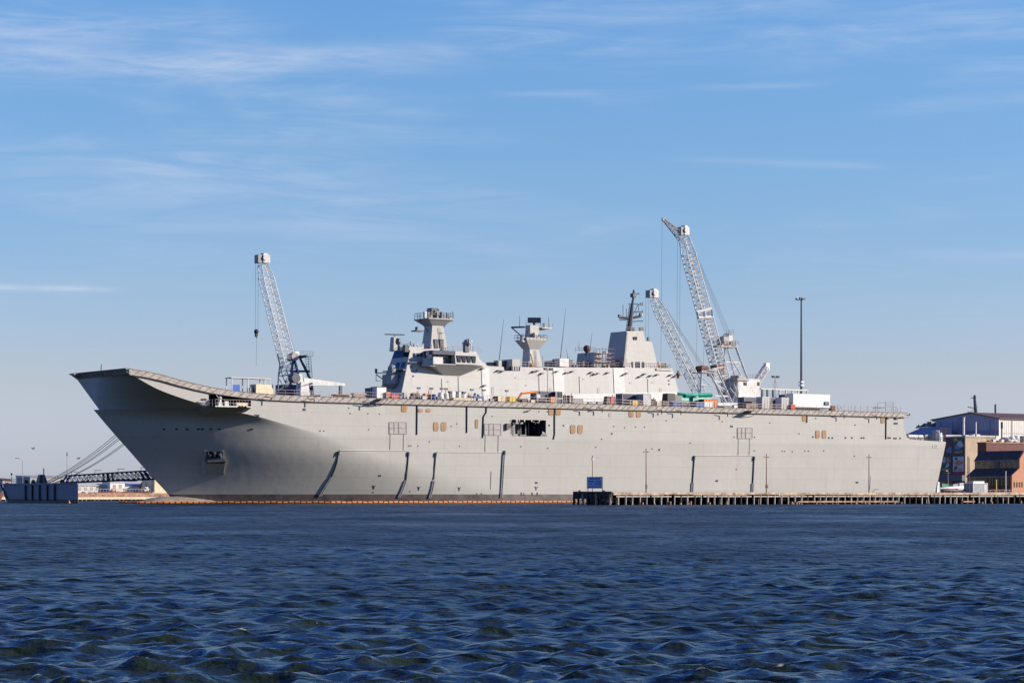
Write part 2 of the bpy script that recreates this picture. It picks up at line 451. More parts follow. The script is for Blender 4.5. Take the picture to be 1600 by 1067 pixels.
# deck edge rail
rl = MB(); s = 33.
while s < 211:
    rl.tube((s, -.9, 22.1), (s, -.9, 23.3), .035, 4); s += 2.1
for h in (22.7, 23.3): rl.tube((33, -.9, h), (128, -.9, h), .035, 4); rl.tube((138, -.9, h), (211, -.9, h), .03, 4)
rl.build('deck_rail', M['railing'], ship)

def patch(name, x0, y0, x1, y1, m, th=.07, lab=None, parent=None, rnd=False):
    if rnd:
        cx, cy, hx, hy = (x0+x1)/2, (y0+y1)/2, (x1-x0)/2, (y1-y0)/2
        pts = []
        for i in range(16):
            a = 2*math.pi*(i+.5)/16; c, sn = math.cos(a), math.sin(a)
            pts.append((cx+hx*math.copysign(abs(c)**.45, c), cy+hy*math.copysign(abs(sn)**.45, sn)))
    else: pts = [(x0, y0), (x1, y0), (x1, y1), (x0, y1)]
    return MB().hexa([hullhit(*p, -.06) for p in pts], [hullhit(*p, th) for p in pts]).build(name, m, parent or ship, label=lab)
for r in ((627, 631, 636, 644), (653, 638.5, 660, 644), (665.5, 638.5, 673, 644), (677, 659, 685, 673.5), (689, 659, 697.3, 673.5), (742.3, 655, 747, 669),
          (857, 635.5, 864.5, 649), (868.5, 635.5, 876, 649), (891, 663.5, 899, 677.5), (902.5, 663.5, 910.5, 677.5), (982.5, 640.5, 990, 652), (994, 640.5, 1001, 652),
          (1253.3, 645, 1260.3, 658.3), (1274, 672, 1280.7, 685), (1284.2, 672, 1291, 685), (1376, 650.5, 1382, 661.5)):
    patch('hatch_cover', *r, M['wood'], .09, rnd=True)
for x, y in ((953, 648),): patch('hatch_cover', x-2.2, y-3.2, x+2.2, y+3.2, M['frame'], .06, lab='small grey oval cover', rnd=True)
# shutters with hoist rails and marked outlines on the shell
for x0, y0, x1, y1, lx in ((608, 659.5, 634.5, 678, 0), (756.5, 662, 782.5, 680, 0), (1152, 668.5, 1175, 685, 0)):
    sh = patch('side_shutter', x0, y0, x1, y1, M['frame'], .06)
    m = MB()
    for t in (0, .5, 1):
        yy = y0+(y1-y0)*t; m.tube(hullhit(x0, yy, .1), hullhit(x1, yy, .1), .04, 4)
    for t in (0, .28, .55, 1):
        xx = x0+(x1-x0)*t; m.tube(hullhit(xx, y0, .1), hullhit(xx, y1, .1), .04, 4)
    m.build('shutter_frame', M['frameline'], sh)
    for xx in (x0+1.6, x1-4): MB().tube(hullhit(xx, y1, .05), hullhit(xx-.4, y1+26, .05), .06, 4).build('hoist_rail', M['grey'], ship)
for x0, x1, y, yl in ((531, 637, 703.5, 0), (683, 787, 706.3, 0), (1086, 1177, 711.8, 0)):
    MB().path([hullhit(x0+(x1-x0)*k/8, y, .06) for k in range(9)], .09, 4).build('shell_stiffener', M['primer'], ship)
for x, y0, y1 in ((767.5, 736, 764), (1360.5, 744, 764)):
    MB().path([hullhit(x, y0, .03), hullhit(x-1, y1, .03)], .1, 4).build('draught_mark', M['white'], ship)
# curved rubbing strakes
for pts, thick in (([(528.5, 706), (526, 722), (522.5, 733), (517.5, 745)], [(517, 746), (508, 760), (499, 775)]),
                   ([(638, 707), (636.5, 727), (635, 741), (634, 750)], [(633, 751), (628, 765), (622.5, 777)]),
                   ([(680.5, 708), (679, 728), (677.5, 749)], [(677, 751), (674.5, 765), (670.5, 778)]),
                   ([(788, 705), (787.4, 710)], [(786.5, 710), (784.5, 745), (782.5, 777)]),
                   ([(1084.5, 713), (1083, 735), (1081.5, 755)], [(1081.5, 754), (1081, 768)]),
                   ([(1178, 714), (1177, 735), (1175.8, 755)], [(1175.5, 755), (1175, 768)])):
    a = MB().path([hullhit(*p, .1) for p in pts], .16, 5); a.tube(hullhit(pts[0][0], pts[0][1]-1, .2), hullhit(pts[0][0]-.5, pts[0][1]+5, .2), .26, 6)
    fo = a.build('rubbing_strake', M['mastdark'], ship)
    b = MB(); b.path([hullhit(p[0]-1.1, p[1], .1) for p in thick], .17, 5).path([hullhit(p[0]+1.4, p[1], .1) for p in thick], .15, 5)
    b.build('guide_channel', M['grey'], fo)
# overboard discharge pipes
for pts in ([(651.5, 631), (651, 679)], [(729.3, 632), (729, 676)], [(759.8, 631), (759.5, 644), (755, 651), (753.8, 684)], [(866.3, 636), (866.2, 678), (864.6, 686)],
            [(1260.8, 645), (1260.4, 660)], [(1384.2, 650), (1384, 686)]):
    MB().path([hullhit(*p, .1) for p in pts], .13, 6).build('discharge_pipe', M['black'], ship)
# scuttles, drains and fairleads
for x in (256, 275.5, 292, 309.5, 316, 329, 342.5, 393): patch('fairlead', x-1.9, 669, x+2.2, 671.8, M['recess'], .12, rnd=True)
for x, y in ((500, 673), (506, 673), (545, 637.5), (547, 646), (575, 646), (593, 646.5), (576, 671), (638.5, 696.5), (642, 696.5), (653, 696.5), (671, 690), (705, 666), (714, 662), (718, 697), (769, 650.5),
             (814, 697.5), (856, 700), (931, 698.5), (940, 686), (959, 666), (976, 668), (993, 667), (1007, 667), (1041, 657), (1128.5, 658.5), (1147, 683), (1179, 683), (1178.5, 704), (1222, 705), (1226, 705), (1238, 705.5), (1257.5, 704.5), (1263, 704.5), (1287, 704),
             (1078.5, 692), (1030, 703), (1019, 701), (1203, 660.5), (1248.5, 677.5), (1274.5, 653.5), (1335, 712.5), (1419, 678), (1336, 664), (1150.5, 733), (640, 768), (583, 769), (745, 771), (752, 771), (855, 643), (842, 643)):
    patch('scuttle', x-.8, y-.9, x+.8, y+.9, M['recess'], .06, rnd=True)
for x, y in ((858, 664.5), (880.5, 664.8), (956, 677.5), (1028, 647), (1030, 702.5), (1270, 682.5), (1295, 684), (1300.5, 684), (1321, 684), (1331, 684), (1346, 684), (1349.5, 684), (1387.8, 684), (1390.8, 684), (1397, 684.7), (1400, 684.7), (1406.5, 684.6)):
    patch('freeing_port', x-1.2, y-1.3, x+1.2, y+1.3, M['recess'], .06, rnd=True)
for x0, y0, x1, y1 in ((314, 622.5, 322.5, 626), (396, 647.5, 405, 651.5), (473, 638, 477.5, 641.5), (1396.5, 660, 1402.5, 663), (1376, 644.5, 1400, 646)):
    patch('side_vent', x0, y0, x1, y1, M['recess'], .06, rnd=False)
for x, y in ((593.5, 743), (1120, 751), (1339, 753.5), (838, 754), (1143, 666)):
    patch('overboard_grating', x-2, y-1.4, x+2, y+1.4, M['recess'], .07, rnd=True)
for x, y in ((585, 760), (655, 762), (718, 763), (838, 762)):
    m = MB(); m.tube(hullhit(x-2, y-2, .05), hullhit(x, y+1, .05), .11, 4).tube(hullhit(x+2, y-2, .05), hullhit(x, y+1, .05), .11, 4).tube(hullhit(x, y+1, .05), hullhit(x, y+3.4, .05), .11, 4)
    m.build('thruster_mark', M['grey'], ship)
for x in (814.5, 831.5, 839.5): patch('draught_mark', x-.9, 769, x+.9, 774, M['black'], .05)
for x in (818.5,): patch('draught_mark', x-.5, 769.5, x+.5, 774, M['black'], .05)
# faint hull number on the quarter
m = MB()
def strokes(segs, x, y, w, h, r):
    for a, b, c, d in segs: m.tube(hullhit(x+a*w, y+b*h, .04), hullhit(x+c*w, y+d*h, .04), r, 4)
strokes([(0, 0, 0, 1), (0, 1, 1, 1)], 1458, 695, 2.2, 4.4, .1)
strokes([(0, 0, 1, 0), (1, 0, 1, 1), (1, 1, 0, 1), (0, 1, 0, 0)], 1461.4, 695, 2.2, 4.4, .1)
strokes([(0, 0, 1, 0), (1, 0, 1, .5), (1, .5, 0, .5), (0, .5, 0, 1), (0, 1, 1, 1)], 1464.8, 695, 2.2, 4.4, .1)
m.build('hull_number', M['white'], ship)
# folding platforms hanging off the deck edge
for x, y in ((601, 625), (1180, 643)):
    a = SH(x-12, y+3, -2.6); b_ = SH(x+5, y+3, -2.6); z = a[2]+.6
    m = MB().box(a[0]+1, b_[0], -2.6, -.1, z, z+.12)
    m.tube((a[0]+1, -2.6, z), (a[0]+1.3, 0, z-1.2), .07, 4).tube((b_[0], -2.6, z), (b_[0], 0, z-1.2), .07, 4)
    for xx in (a[0]+1, b_[0]): m.tube((xx, -2.6, z), (xx, -2.6, z+1.1), .04, 4)
    m.tube((a[0]+1, -2.6, z+1.1), (b_[0], -2.6, z+1.1), .04, 4)
    m.build('side_platform', M['strut'], ship)
for x, y in ((424, 621), (491, 624), (576, 629), (919, 638), (941, 638), (1034, 641), (1064, 642), (1137, 645), (1319, 648), (1370, 650)):
    m = MB(); p = SH(x, y, -1.2); m.tube(p, (p[0], -1.2, p[2]-.9), .13, 5).tube((p[0]-1.6, -1.2, p[2]+.15), p, .1, 4); m.build('boom_bracket', M['strut'], ship)

# gun sponson forward
sp = MB()
Aq = hullhit(306, 637.5); zt = Aq[2]; B = SH(337, 638, -4.6); Dq = SH(392.5, 638.5, -4.6); E = hullhit(390, 645); Cq = hullhit(321, 653.5)
B = (B[0], B[1], GZ0); Dq = (Dq[0], Dq[1], GZ0); A2 = (Aq[0]-.3, .6, GZ0); D2 = (GS1+.3, .6, GZ0)
C2 = (Cq[0], Cq[1]+1.2, Cq[2]); E2 = (E[0]-.6, E[1]+1.2, E[2])
sp.add([A2, B, Dq, D2, C2, E2], [(0, 1, 2, 3), (0, 1, 4), (1, 2, 5, 4), (2, 3, 5), (0, 4, 5, 3)])
spo = sp.build('gun_sponson', M['hull'], ship)
m = MB().box(B[0]-.1, Dq[0], -4.66, -4.5, GZ0+.02, GZ0+.25); m.build('sponson_lip', M['pale'], spo)
m = MB(); a, b_ = B, Dq
for k in range(13):
    s = a[0]+(b_[0]-a[0])*k/12; m.tube((s, -4.5, GZ0+.2), (s, -4.5, GZ0+1.5), .04, 4)
for h in (.8, 1.5): m.tube((a[0], -4.5, GZ0+h), (b_[0], -4.5, GZ0+h), .035, 4); m.tube((a[0], -4.5, GZ0+h), (A2[0], .2, GZ0+h), .035, 4)
for k in range(5): t = k/5; m.tube((a[0]+(A2[0]-a[0])*t, -4.5+4.7*t, GZ0+.1), (a[0]+(A2[0]-a[0])*t, -4.5+4.7*t, GZ0+1.5), .035, 4)
m.build('sponson_rail', M['railing'], spo)
m = MB(); rz = gz1
m.add([(GS0, .05, GZ0), (GS1, .05, GZ0), (GS1, 6, GZ0), (GS0, 6, GZ0), (GS0, .05, 23.2), (GS1, .05, 22.4), (GS1, 6, 22.4), (GS0, 6, 23.2)], [(0, 1, 2, 3), (1, 2, 6, 5), (2, 3, 7, 6), (3, 0, 4, 7), (4, 5, 6, 7)])
m.build('sponson_recess', M['recess'], ship)
m = MB(); q = SH(343, 628, -1.5); m.frus(q[0], -1.5, GZ0, GZ0+1.1, .5, .5, .35, .4).tube((q[0], -1.5, GZ0+1.1), (q[0]+.1, -1.5, GZ0+1.9), .42, 10, .3).ball((q[0]+.1, -1.5, GZ0+1.9), .42, 10)
m.tube((q[0]-.1, -1.6, GZ0+1.75), (q[0]-1.3, -2.5, GZ0+2.5), .1, 6).frus(q[0]+1.4, -1.6, GZ0, GZ0+1.3, .5, .5, .4, .4)
m.build('deck_gun', M['steel'], spo)
q = SH(368, 634, -2.4); c = SH(385, 634, -2.4)
MB().box(q[0], c[0], -2.9, -1.9, GZ0+.25, GZ0+1.05).build('equipment_crate', M['cream'], spo)
m = MB()
for xx in (371, 375, 380): p = SH(xx, 637, -3.7); MB().ball((p[0], -4.75, GZ0+.1), .25, 8).build('fender_ball', M['black'], spo)

# anchor pocket
m = MB()
tl, tr_, br_, bl = hullhit(320, 706, 0), hullhit(346, 706, 0), hullhit(348, 742, .05), hullhit(312.5, 742, .05)
ml, mr = hullhit(316, 722, 1.5), hullhit(347, 722, 1.5)
ml2, mr2 = hullhit(316, 722, 0), hullhit(347, 722, 0)
m.add([ml, mr, br_, bl, ml2, mr2], [(0, 1, 2, 3), (0, 3, 4), (1, 5, 2), (0, 4, 5, 1)])
anc = m.build('anchor_bolster', M['hull'], ship)
rc = MB().hexa([hullhit(*p, .1) for p in ((320, 705.5), (346, 705.5), (347, 722), (316.5, 722))], [hullhit(*p, -.2) for p in ((320, 705.5), (346, 705.5), (347, 722), (316.5, 722))])
rc.build('anchor_recess', M['black'], ship)
m = MB()
for x0, x1 in ((318.5, 320.5), (345.6, 347.2)): m.hexa([hullhit(x0, 705, .5), hullhit(x1, 705, .5), hullhit(x1+1, 742, .5), hullhit(x0-5 if x0 < 330 else x0+1, 742, .5)], [hullhit(x0, 705, -.1), hullhit(x1, 705, -.1), hullhit(x1+1, 742, -.1), hullhit(x0-5 if x0 < 330 else x0+1, 742, -.1)])
m.build('pocket_frame', M['hull'], anc)
m = MB(); m.tube(hullhit(333, 706, .5), hullhit(333, 717, .7), .35, 8).tube(hullhit(326, 709, .6), hullhit(322, 718, .8), .5, 8, .3).tube(hullhit(339.5, 708, .6), hullhit(344, 718, .8), .5, 8, .3)
m.hexa([hullhit(319, 717, .3), hullhit(345, 717, .3), hullhit(346, 724, 1.4), hullhit(318, 724, 1.4)], [hullhit(319, 716, .9), hullhit(345, 714, .9), hullhit(346, 721, 1.9), hullhit(318, 722, 1.9)])
m.build('anchor', M['dark'], anc)

# boat bay amidships
bay = MB().add([(BS0, .02, BZ0), (BS1, .02, BZ0), (BS1, 7, BZ0), (BS0, 7, BZ0), (BS0, .02, BZ1), (BS1, .02, BZ1), (BS1, 7, BZ1), (BS0, 7, BZ1)], [(0, 1, 2, 3), (1, 2, 6, 5), (2, 3, 7, 6), (3, 0, 4, 7), (4, 5, 6, 7)]).build('boat_bay', M['recess'], ship)
# shell plating that survives round the irregular edge of the bay
def tooth(pts): MB().hexa([hullhit(*p, .03) for p in pts], [hullhit(*p, -.25) for p in pts]).build('shell_edge', M['hull'], bay)
for x0, x1 in ((797, 799.5), (806, 809.5), (810.8, 812.5), (818.5, 821), (829.8, 832), (841.5, 844)): tooth([(x0, 655.5), (x1, 655.5), (x1-.6, 659), (x0+.6, 659)])
tooth([(797.5, 661), (796.5, 655.5), (798, 655.5), (799.5, 658)]); tooth([(844, 682), (847.5, 677), (847.5, 673.5), (854, 678), (854, 682)])
tooth([(797.5, 682), (797.5, 676), (801.5, 682)]); tooth([(847.5, 677.3), (854, 677.3), (854, 682), (845, 682)])
m = MB()
p, q = SH(800, 661, .8), SH(817, 661, .8); m.box(p[0], q[0], .7, 1.1, p[2]-.12, p[2]+.25)
p, q = SH(802, 679, .8), SH(804, 663, .8); m.box(p[0], q[0], .7, 1, p[2], q[2])
p, q = SH(802, 680.8, .5), SH(809, 678, .5); m.box(p[0], q[0], .4, 1.1, p[2], q[2])
p, q = SH(812, 680.3, .5), SH(822, 679.2, .5); m.box(p[0], q[0], .4, .8, p[2], q[2])
m.tube(SH(832, 659, .6), SH(842, 660.5, .6), .12, 5).tube(SH(838, 659, .6), SH(836, 662, .6), .1, 5)
m.build('davit_beam', M['grey'], bay)
m = MB()
for x in (813.5, 821, 825.5, 842): p = SH(x, 680, 2.5); MB().box(p[0]-.12, p[0]+.12, 2.4, 2.7, BZ0, BZ1).build('bay_stanchion', M['dark'], bay)
p, q = SH(804, 678, 3.2), SH(812, 661, 3.2); MB().box(p[0], q[0], 3.1, 3.3, p[2], q[2]).build('bay_door', M['dark'], bay)
m = MB(); m.hexa([hullhit(*p_, .02) for p_ in ((798, 668), (802, 664), (802, 682), (798, 682))], [hullhit(*p_, -.25) for p_ in ((798, 668), (802, 664), (802, 682), (798, 682))]); m.build('shell_plate', M['strut'], bay)
p, q = SH(833, 671.5, 3.2), SH(836.5, 667, 3.2); MB().box(p[0], q[0], 3, 3.8, p[2], q[2]).build('stowed_locker', M['navy'], bay)
m = MB(); p, q = SH(791, 671.5, -.3), SH(798, 661.5, -.3)
m.box(p[0], p[0]+.5, -.5, .02, p[2], q[2]).box(p[0], q[0], -.45, .02, q[2]-.35, q[2]).box(p[0]+.2, q[0], -.45, .02, p[2]+.8, p[2]+1.1).box(p[0], q[0], -.3, .02, p[2]+.3, q[2]-.5)
m.build('bay_door_hinge', M['strut'], bay)
m = MB(); p = SH(820, 643.3, -.06)
m.tube(hullhit(818, 644, .04), hullhit(829, 640.5, .04), .1, 4)
for k in range(4): m.tube(hullhit(818.5+2*k, 642.2-.3*k, .04), hullhit(819+2*k, 644.8-.3*k, .04), .09, 4)
m.build('shell_marking', M['strut'], ship)
# clutter of the stern mooring deck
m = MB(); z0 = 15.2
for k in range(26):
    s = 213.6+k*.53; m.tube((s, .15, z0), (s, .15, z0+1.1), .035, 4)
for h in (.55, 1.1): m.tube((213.6, .15, z0+h), (227, .15, z0+h), .035, 4)
m.build('stern_rail', M['strut'], ship)
for x in (1421.5, 1429, 1437): 
    p = SH(x, 684, 1.2); o = MB().tube((p[0]-.8, 1.2, 16.2), (p[0]+.8, 1.2, 16.2), .6, 10).box(p[0]-.7, p[0]-.4, .9, 1.5, 15.1, 15.8).box(p[0]+.3, p[0]+.6, .9, 1.5, 15.1, 15.8).build('life_raft_canister', M['whitedirty'], ship)
m = MB()
for x, y, w, h, yy in ((1442, 685, 3, 6, 2), (1448, 683, 4, 8, 3), (1455, 684, 3, 9, 2.5), (1466, 680, 5, 16, 4), (1472, 684, 3, 9, 2)):
    p, q = SH(x-w/2, y+5, yy), SH(x+w/2, y-h/2, yy); MB().box(p[0], q[0], yy, yy+1.5, z0, q[2]).build('mooring_winch', M['grey'], ship)
p = SH(1467, 686, 1.5); MB().tube((p[0], 1.5, z0), (p[0], 1.5, z0+2.2), .8, 10).build('capstan', M['white'], ship)
m = MB()
for x, y in ((1464, 674), (1470.5, 668), (1480, 668)): p = SH(min(x, 1476), y, 3); MB().tube((p[0], 3, z0), (p[0], 3, p[2]), .13, 6).build('ensign_post', M['redwall'], ship)
for x, y in ((1388, 653), (1401, 654), (1408, 652)):
    patch('stern_bracket', x-3, y-1, x+2, y+.8, M['strut'], .4)
# ---------------------------------------------------------------- superstructure
YC = 26.6
def yl(z): return 21.3+.16*(z-22.2)
def IP(px, py, off=0.):
    y = 21.3
    for _ in range(6):
        s, _y, z = SH(px, py, y); y = yl(z)
    return (s, y-off, z)
def mir(p): return (p[0], 2*YC-p[1], p[2])
def islab(pts, m, name, par=ship, off=0., **k):
    a = [IP(*p, off) for p in pts]
    return MB().hexa(a, [mir(p) for p in a]).build(name, m, par, **k)
isl = islab([(624.2, 630.5), (1066, 630.5), (1050, 575), (813, 573.5), (812.5, 579.5), (788, 579.5), (787, 573.2), (762, 571.5), (636, 571.5)], M['island'], 'superstructure')
brg = islab([(636, 571.5), (762, 571.5), (750, 562), (744, 549), (690, 549), (689, 544.5), (641, 546)], M['island'], 'bridge_block')
par_ = islab([(641, 546), (662, 546), (662.3, 542), (641.8, 542)], M['island'], 'bridge_parapet')
def ipatch(name, x0, y0, x1, y1, m, th=.07, par=isl, lab=None):
    pts = [(x0, y0), (x1, y0), (x1, y1), (x0, y1)]
    return MB().hexa([IP(*p, -.05) for p in pts], [IP(*p, th) for p in pts]).build(name, m, par, label=lab)
# front of the bridge: u across from port (0) to starboard (1), z height
def FRT(u, z, off=0.):
    z0, z1 = IP(624.2, 630.5), IP(641, 546)
    t = (z-z0[2])/(z1[2]-z0[2]); s = z0[0]+(z1[0]-z0[0])*t; y = yl(z)
    return (s-off, y+u*(2*YC-2*y), z)
def zf(py, x=620): return FS(x, py, IP(632, 590)[0])[2]
def fpatch(name, u0, u1, za, zb, m, th, par):
    pts = [(u0, za), (u1, za), (u1, zb), (u0, zb)]
    return MB().hexa([FRT(*p, -.05) for p in pts], [FRT(*p, th) for p in pts]).build(name, m, par)
za, zb = IP(640, 557.5)[2], IP(641, 548)[2]
for k in range(6): fpatch('bridge_window', .03+k*.162, .03+k*.162+.14, za, zb, M['glass'], .08, brg)
fpatch('bridge_visor', -.02, 1.03, zb+.15, zb+1.1, M['island'], .45, brg)
for u in (.12, .42): fpatch('front_window', u, u+.2, za-2.4, za-1.1, M['glass'], .08, isl)
fpatch('front_ledge', -.02, 1.05, za-3.15, za-2.9, M['mastdark'], .9, isl)
for u0, zz in ((.55, 0), (.3, -5.4)): fpatch('front_ledge', u0-.15, u0+.25, za-5+zz, za-4.8+zz, M['mastdark'], .5, isl)
# gun tub on the front with an outrigger
zt = zf(590); p = FRT(.42, zt)
m = MB().tube((p[0]-1.5, p[1], zt-1.5), (p[0]-1.5, p[1], zt+.6), 1.9, 14).tube((p[0]-1.5, p[1], zt-2.4), (p[0]-1.5, p[1], zt-1.5), .8, 14, 1.9)
tub = m.build('gun_tub', M['islandx'], isl)
MB().tube((p[0]-1.6, p[1]-.8, zt-.9), (p[0]-1.6, p[1]-.8, zt+1.9), 1.0, 12).ball((p[0]-1.6, p[1]-.8, zt+1.9), 1.0, 12).build('decoy_launcher', M['grey'], tub)
q = FRT(.98, zt)
m = MB(); e = (q[0]-1.2, q[1]+1.8, zt+1.3)
m.tube((p[0]-1, p[1], zt+1), e, .12).tube(e, (e[0], e[1], e[2]+1), .28).tube((e[0], e[1]-.3, e[2]-.4), (p[0]-.5, p[1]+3.2, zt-.9), .12).tube(e, (e[0], e[1], e[2]-1.8), .07).tube((e[0], e[1], e[2]-1.8), (e[0], e[1]-2, e[2]-1.8), .06)
m.build('outrigger', M['mastdark'], isl)
# windows and fittings of the port wall
for x in (645, 650.5, 656): ipatch('bridge_window', x, 552, x+4.2, 557.5, M['glass'], .06, brg)
ipatch('front_ledge', 637, 566, 662, 567, M['mastdark'], .8, isl)
for x, y in ((643, 573), (645.5, 580), (646, 587.5), (683, 578), (651, 579)): ipatch('wall_fitting', x-1, y-1.2, x+1, y+1.2, M['mastdark'], .15)
for x, y in ((723.5, 579), (731, 578.5), (752, 576), (777, 579), (783, 580), (832, 580.5), (837.5, 579.5), (845, 583.5), (868, 580.5), (883, 582.5), (892, 580.5), (922, 582), (927, 584.5), (932, 583.5), (947.5, 582.5), (972.5, 585.5), (977, 583.5), (998, 588.5), (1005, 584.5), (1015, 587), (1025, 585.5), (1046, 586), (1053, 588), (755, 602.5)):
    a = IP(x, y, .1); MB().box(a[0]-.1, a[0]+.5, a[1]-.55, a[1]+.1, a[2]-.1, a[2]+.14).tube((a[0], a[1]-.5, a[2]), (a[0]-.35, a[1]-.6, a[2]-.22), .11).build('floodlight', M['mastdark'], isl)
for x, y in ((1045.5, 594.5), (1045.7, 600)): ipatch('wall_fitting', x-1, y-1.3, x+1, y+1.3, M['mastdark'], .12)
for x0, x1, xb0, xb1 in ((752, 764, 754, 764.5), (864, 880, 866.5, 882), (958, 974, 960, 976.5)):
    pts = [(x0, 575 if x0 > 800 else 575), (x1, 575), (xb1, 625), (xb0, 625)]
    MB().hexa([IP(*p, -.05) for p in pts], [IP(*p, .12) for p in pts]).build('pale_cover_sheet', M['primer'], isl)
pts = [(880, 616.5), (1057, 612), (1062, 628), (880, 628)]
MB().hexa([IP(*p, -.05) for p in pts], [IP(*p, .08) for p in pts]).build('pale_cover_sheet', M['primer'], isl)
# port bridge wing
def yw(px, py, y): return SH(px, py, y)
W0 = 19.4
zb_, zt_ = SH(712, 569, W0)[2], SH(712, 548.5, W0)[2]
sa, sb, scn = SH(678, 569, W0)[0], SH(712, 569, W0)[0], SH(750, 569, W0)[0]
zm = SH(690, 558, W0)[2]
wing = MB()
wing.hexa([(sb, W0, zb_), (scn, W0, zb_), (scn, 23.5, zb_), (sb, 23.5, zb_)], [(sb, W0+.5, zt_), (scn-1.4, W0+.5, zt_), (scn-1.4, 24.2, zt_), (sb, 24.2, zt_)])
wg = wing.build('bridge_wing', M['island'], ship)
MB().hexa([(sa, W0, zb_), (sa+2.4, W0, zb_), (sa+2.4, W0+.25, zb_), (sa, W0+.25, zb_)], [(sa, W0, zm), (sa+2.4, W0, zm), (sa+2.4, W0+.25, zm), (sa, W0+.25, zm)]).box(sa-.15, sa, W0, 22.5, zb_, zm).box(sa-.2, sb, W0, 23, zb_-.15, zb_).build('wing_bulwark', M['pale'], wg)
m = MB().box(sa+.6, sb, 21.2, 23.5, zb_, zt_-.9).build('wing_house', M['dark'], wg)
MB().box(sa-.2, sb+.05, 19.6, 23.5, zt_-.9, zt_).build('wing_roof', M['navy'], wg)
for k in range(4):
    s = sb+.45+k*1.35
    MB().box(s, s+1.1, W0-.02+.12, W0+.4, zt_-1.95, zt_-.95).build('wing_window', M['glass'], wg)
    MB().box(s+.1, s+.95, W0-.04, W0+.2, zb_+.45, zb_+1.25).build('wing_window', M['glass'], wg)
for k in range(4): MB().box(sa+1+k*1.2, sa+1.9+k*1.2, 21.1, 21.22, zb_+1.5, zt_-1.1).build('wing_window', M['glass'], wg)
w1, w2 = IP(664, 568), IP(757, 570); lo = IP(703, 588)
MB().add([(w1[0], w1[1]+.2, zb_-.12), (sa-.2, W0, zb_-.12), (scn+.4, W0, zb_-.12), (w2[0], w2[1]+.2, zb_-.12), (lo[0]-1.5, lo[1]+.2, lo[2]), (lo[0]+2.5, lo[1]+.2, lo[2])], [(0, 1, 2, 3), (0, 4, 1), (1, 4, 5, 2), (2, 5, 3), (0, 3, 5, 4)]).build('wing_underside', M['island'], wg)
p = IP(666, 562); MB().tube((p[0], p[1]-1.2, p[2]-1.6), (p[0], p[1]-1.2, p[2]+.2), 1.9, 14, 1.6).build('sponson_tub', M['island'], brg)
m = MB().ball((p[0], p[1]-1.2, p[2]+1.2), .75, 12).tube((p[0], p[1]-1.2, p[2]), (p[0], p[1]-1.2, p[2]+.8), .5); m.build('director_dome', M['white'], brg)
# roof rails
def railrun(name, pts, h=1.1, step=1.3, par=isl, mt='railing'):
    m = MB()
    for a, b in zip(pts, pts[1:]):
        a, b = Vector(a), Vector(b); n = max(1, int((b-a).length/step))
        for k in range(n+1): q = a.lerp(b, k/n); m.tube(q, q+Vector((0, 0, h)), .045, 4)
        for hh in (h*.5, h): m.tube(a+Vector((0, 0, hh)), b+Vector((0, 0, hh)), .04, 4)
    return m.build(name, M[mt], par)
railrun('roof_rail', [IP(815, 573.5, -.4), IP(1048, 575, -.4)], 1.2)
railrun('roof_rail', [IP(692, 549, -.4), IP(742, 549, -.4)], 1.4, par=brg)
railrun('roof_rail', [(sb, W0+.7, zt_), (scn-1.6, W0+.7, zt_)], 1.2, par=wg)
railrun('roof_rail', [FRT(0.02, IP(641, 545)[2], -.3), FRT(.98, IP(641, 545)[2], -.3)], 1.3, par=brg)

def at(px, py, y=YC): return SH(px, py, y)
def column(cx, pyb, pyt, ab, bb, at_, bt, mt, name, par=ship, cxt=None, y=YC):
    a = at(cx, pyb, y); t = at(cxt if cxt else cx, pyt, y)
    m = MB().hexa([(a[0]-ab, y-bb, a[2]), (a[0]+ab, y-bb, a[2]), (a[0]+ab, y+bb, a[2]), (a[0]-ab, y+bb, a[2])],
                  [(t[0]-at_, y-bt, t[2]), (t[0]+at_, y-bt, t[2]), (t[0]+at_, y+bt, t[2]), (t[0]-at_, y+bt, t[2])])
    return m.build(name, M[mt], par), a, t
# --- navigation radar pylon at the front
fr_, a, t = column(617, 549, 527, .9, .9, .7, .7, 'island', 'radar_pylon')
MB().box(t[0]-.12, t[0]+.12, YC-.1, YC+.1, t[2]+.1, t[2]+.6).hexa([(t[0]-2.2, YC+.6, t[2]+.5), (t[0]+2.2, YC-.6, t[2]+.5), (t[0]+2.2, YC-.4, t[2]+.5), (t[0]-2.2, YC+.8, t[2]+.5)], [(t[0]-2.2, YC+.6, t[2]+.75), (t[0]+2.2, YC-.6, t[2]+.75), (t[0]+2.2, YC-.4, t[2]+.75), (t[0]-2.2, YC+.8, t[2]+.75)]).build('navigation_radar', M['mastdark'], fr_)
d = at(622.5, 533.5, 24.5); MB().tube((d[0]-.3, 24.5, d[2]), (d[0]+.15, 24.5, d[2]), .8, 16, .75).tube((d[0], 24.5, d[2]-1.8), (d[0], 24.5, d[2]), .2).build('dish_antenna', M['mastdark'], brg)
c = at(634, 543, 23.5); MB().box(c[0]-.5, c[0]+.5, 23, 24, c[2]-1, c[2]+.6).build('pelorus_stand', M['mastdark'], brg)
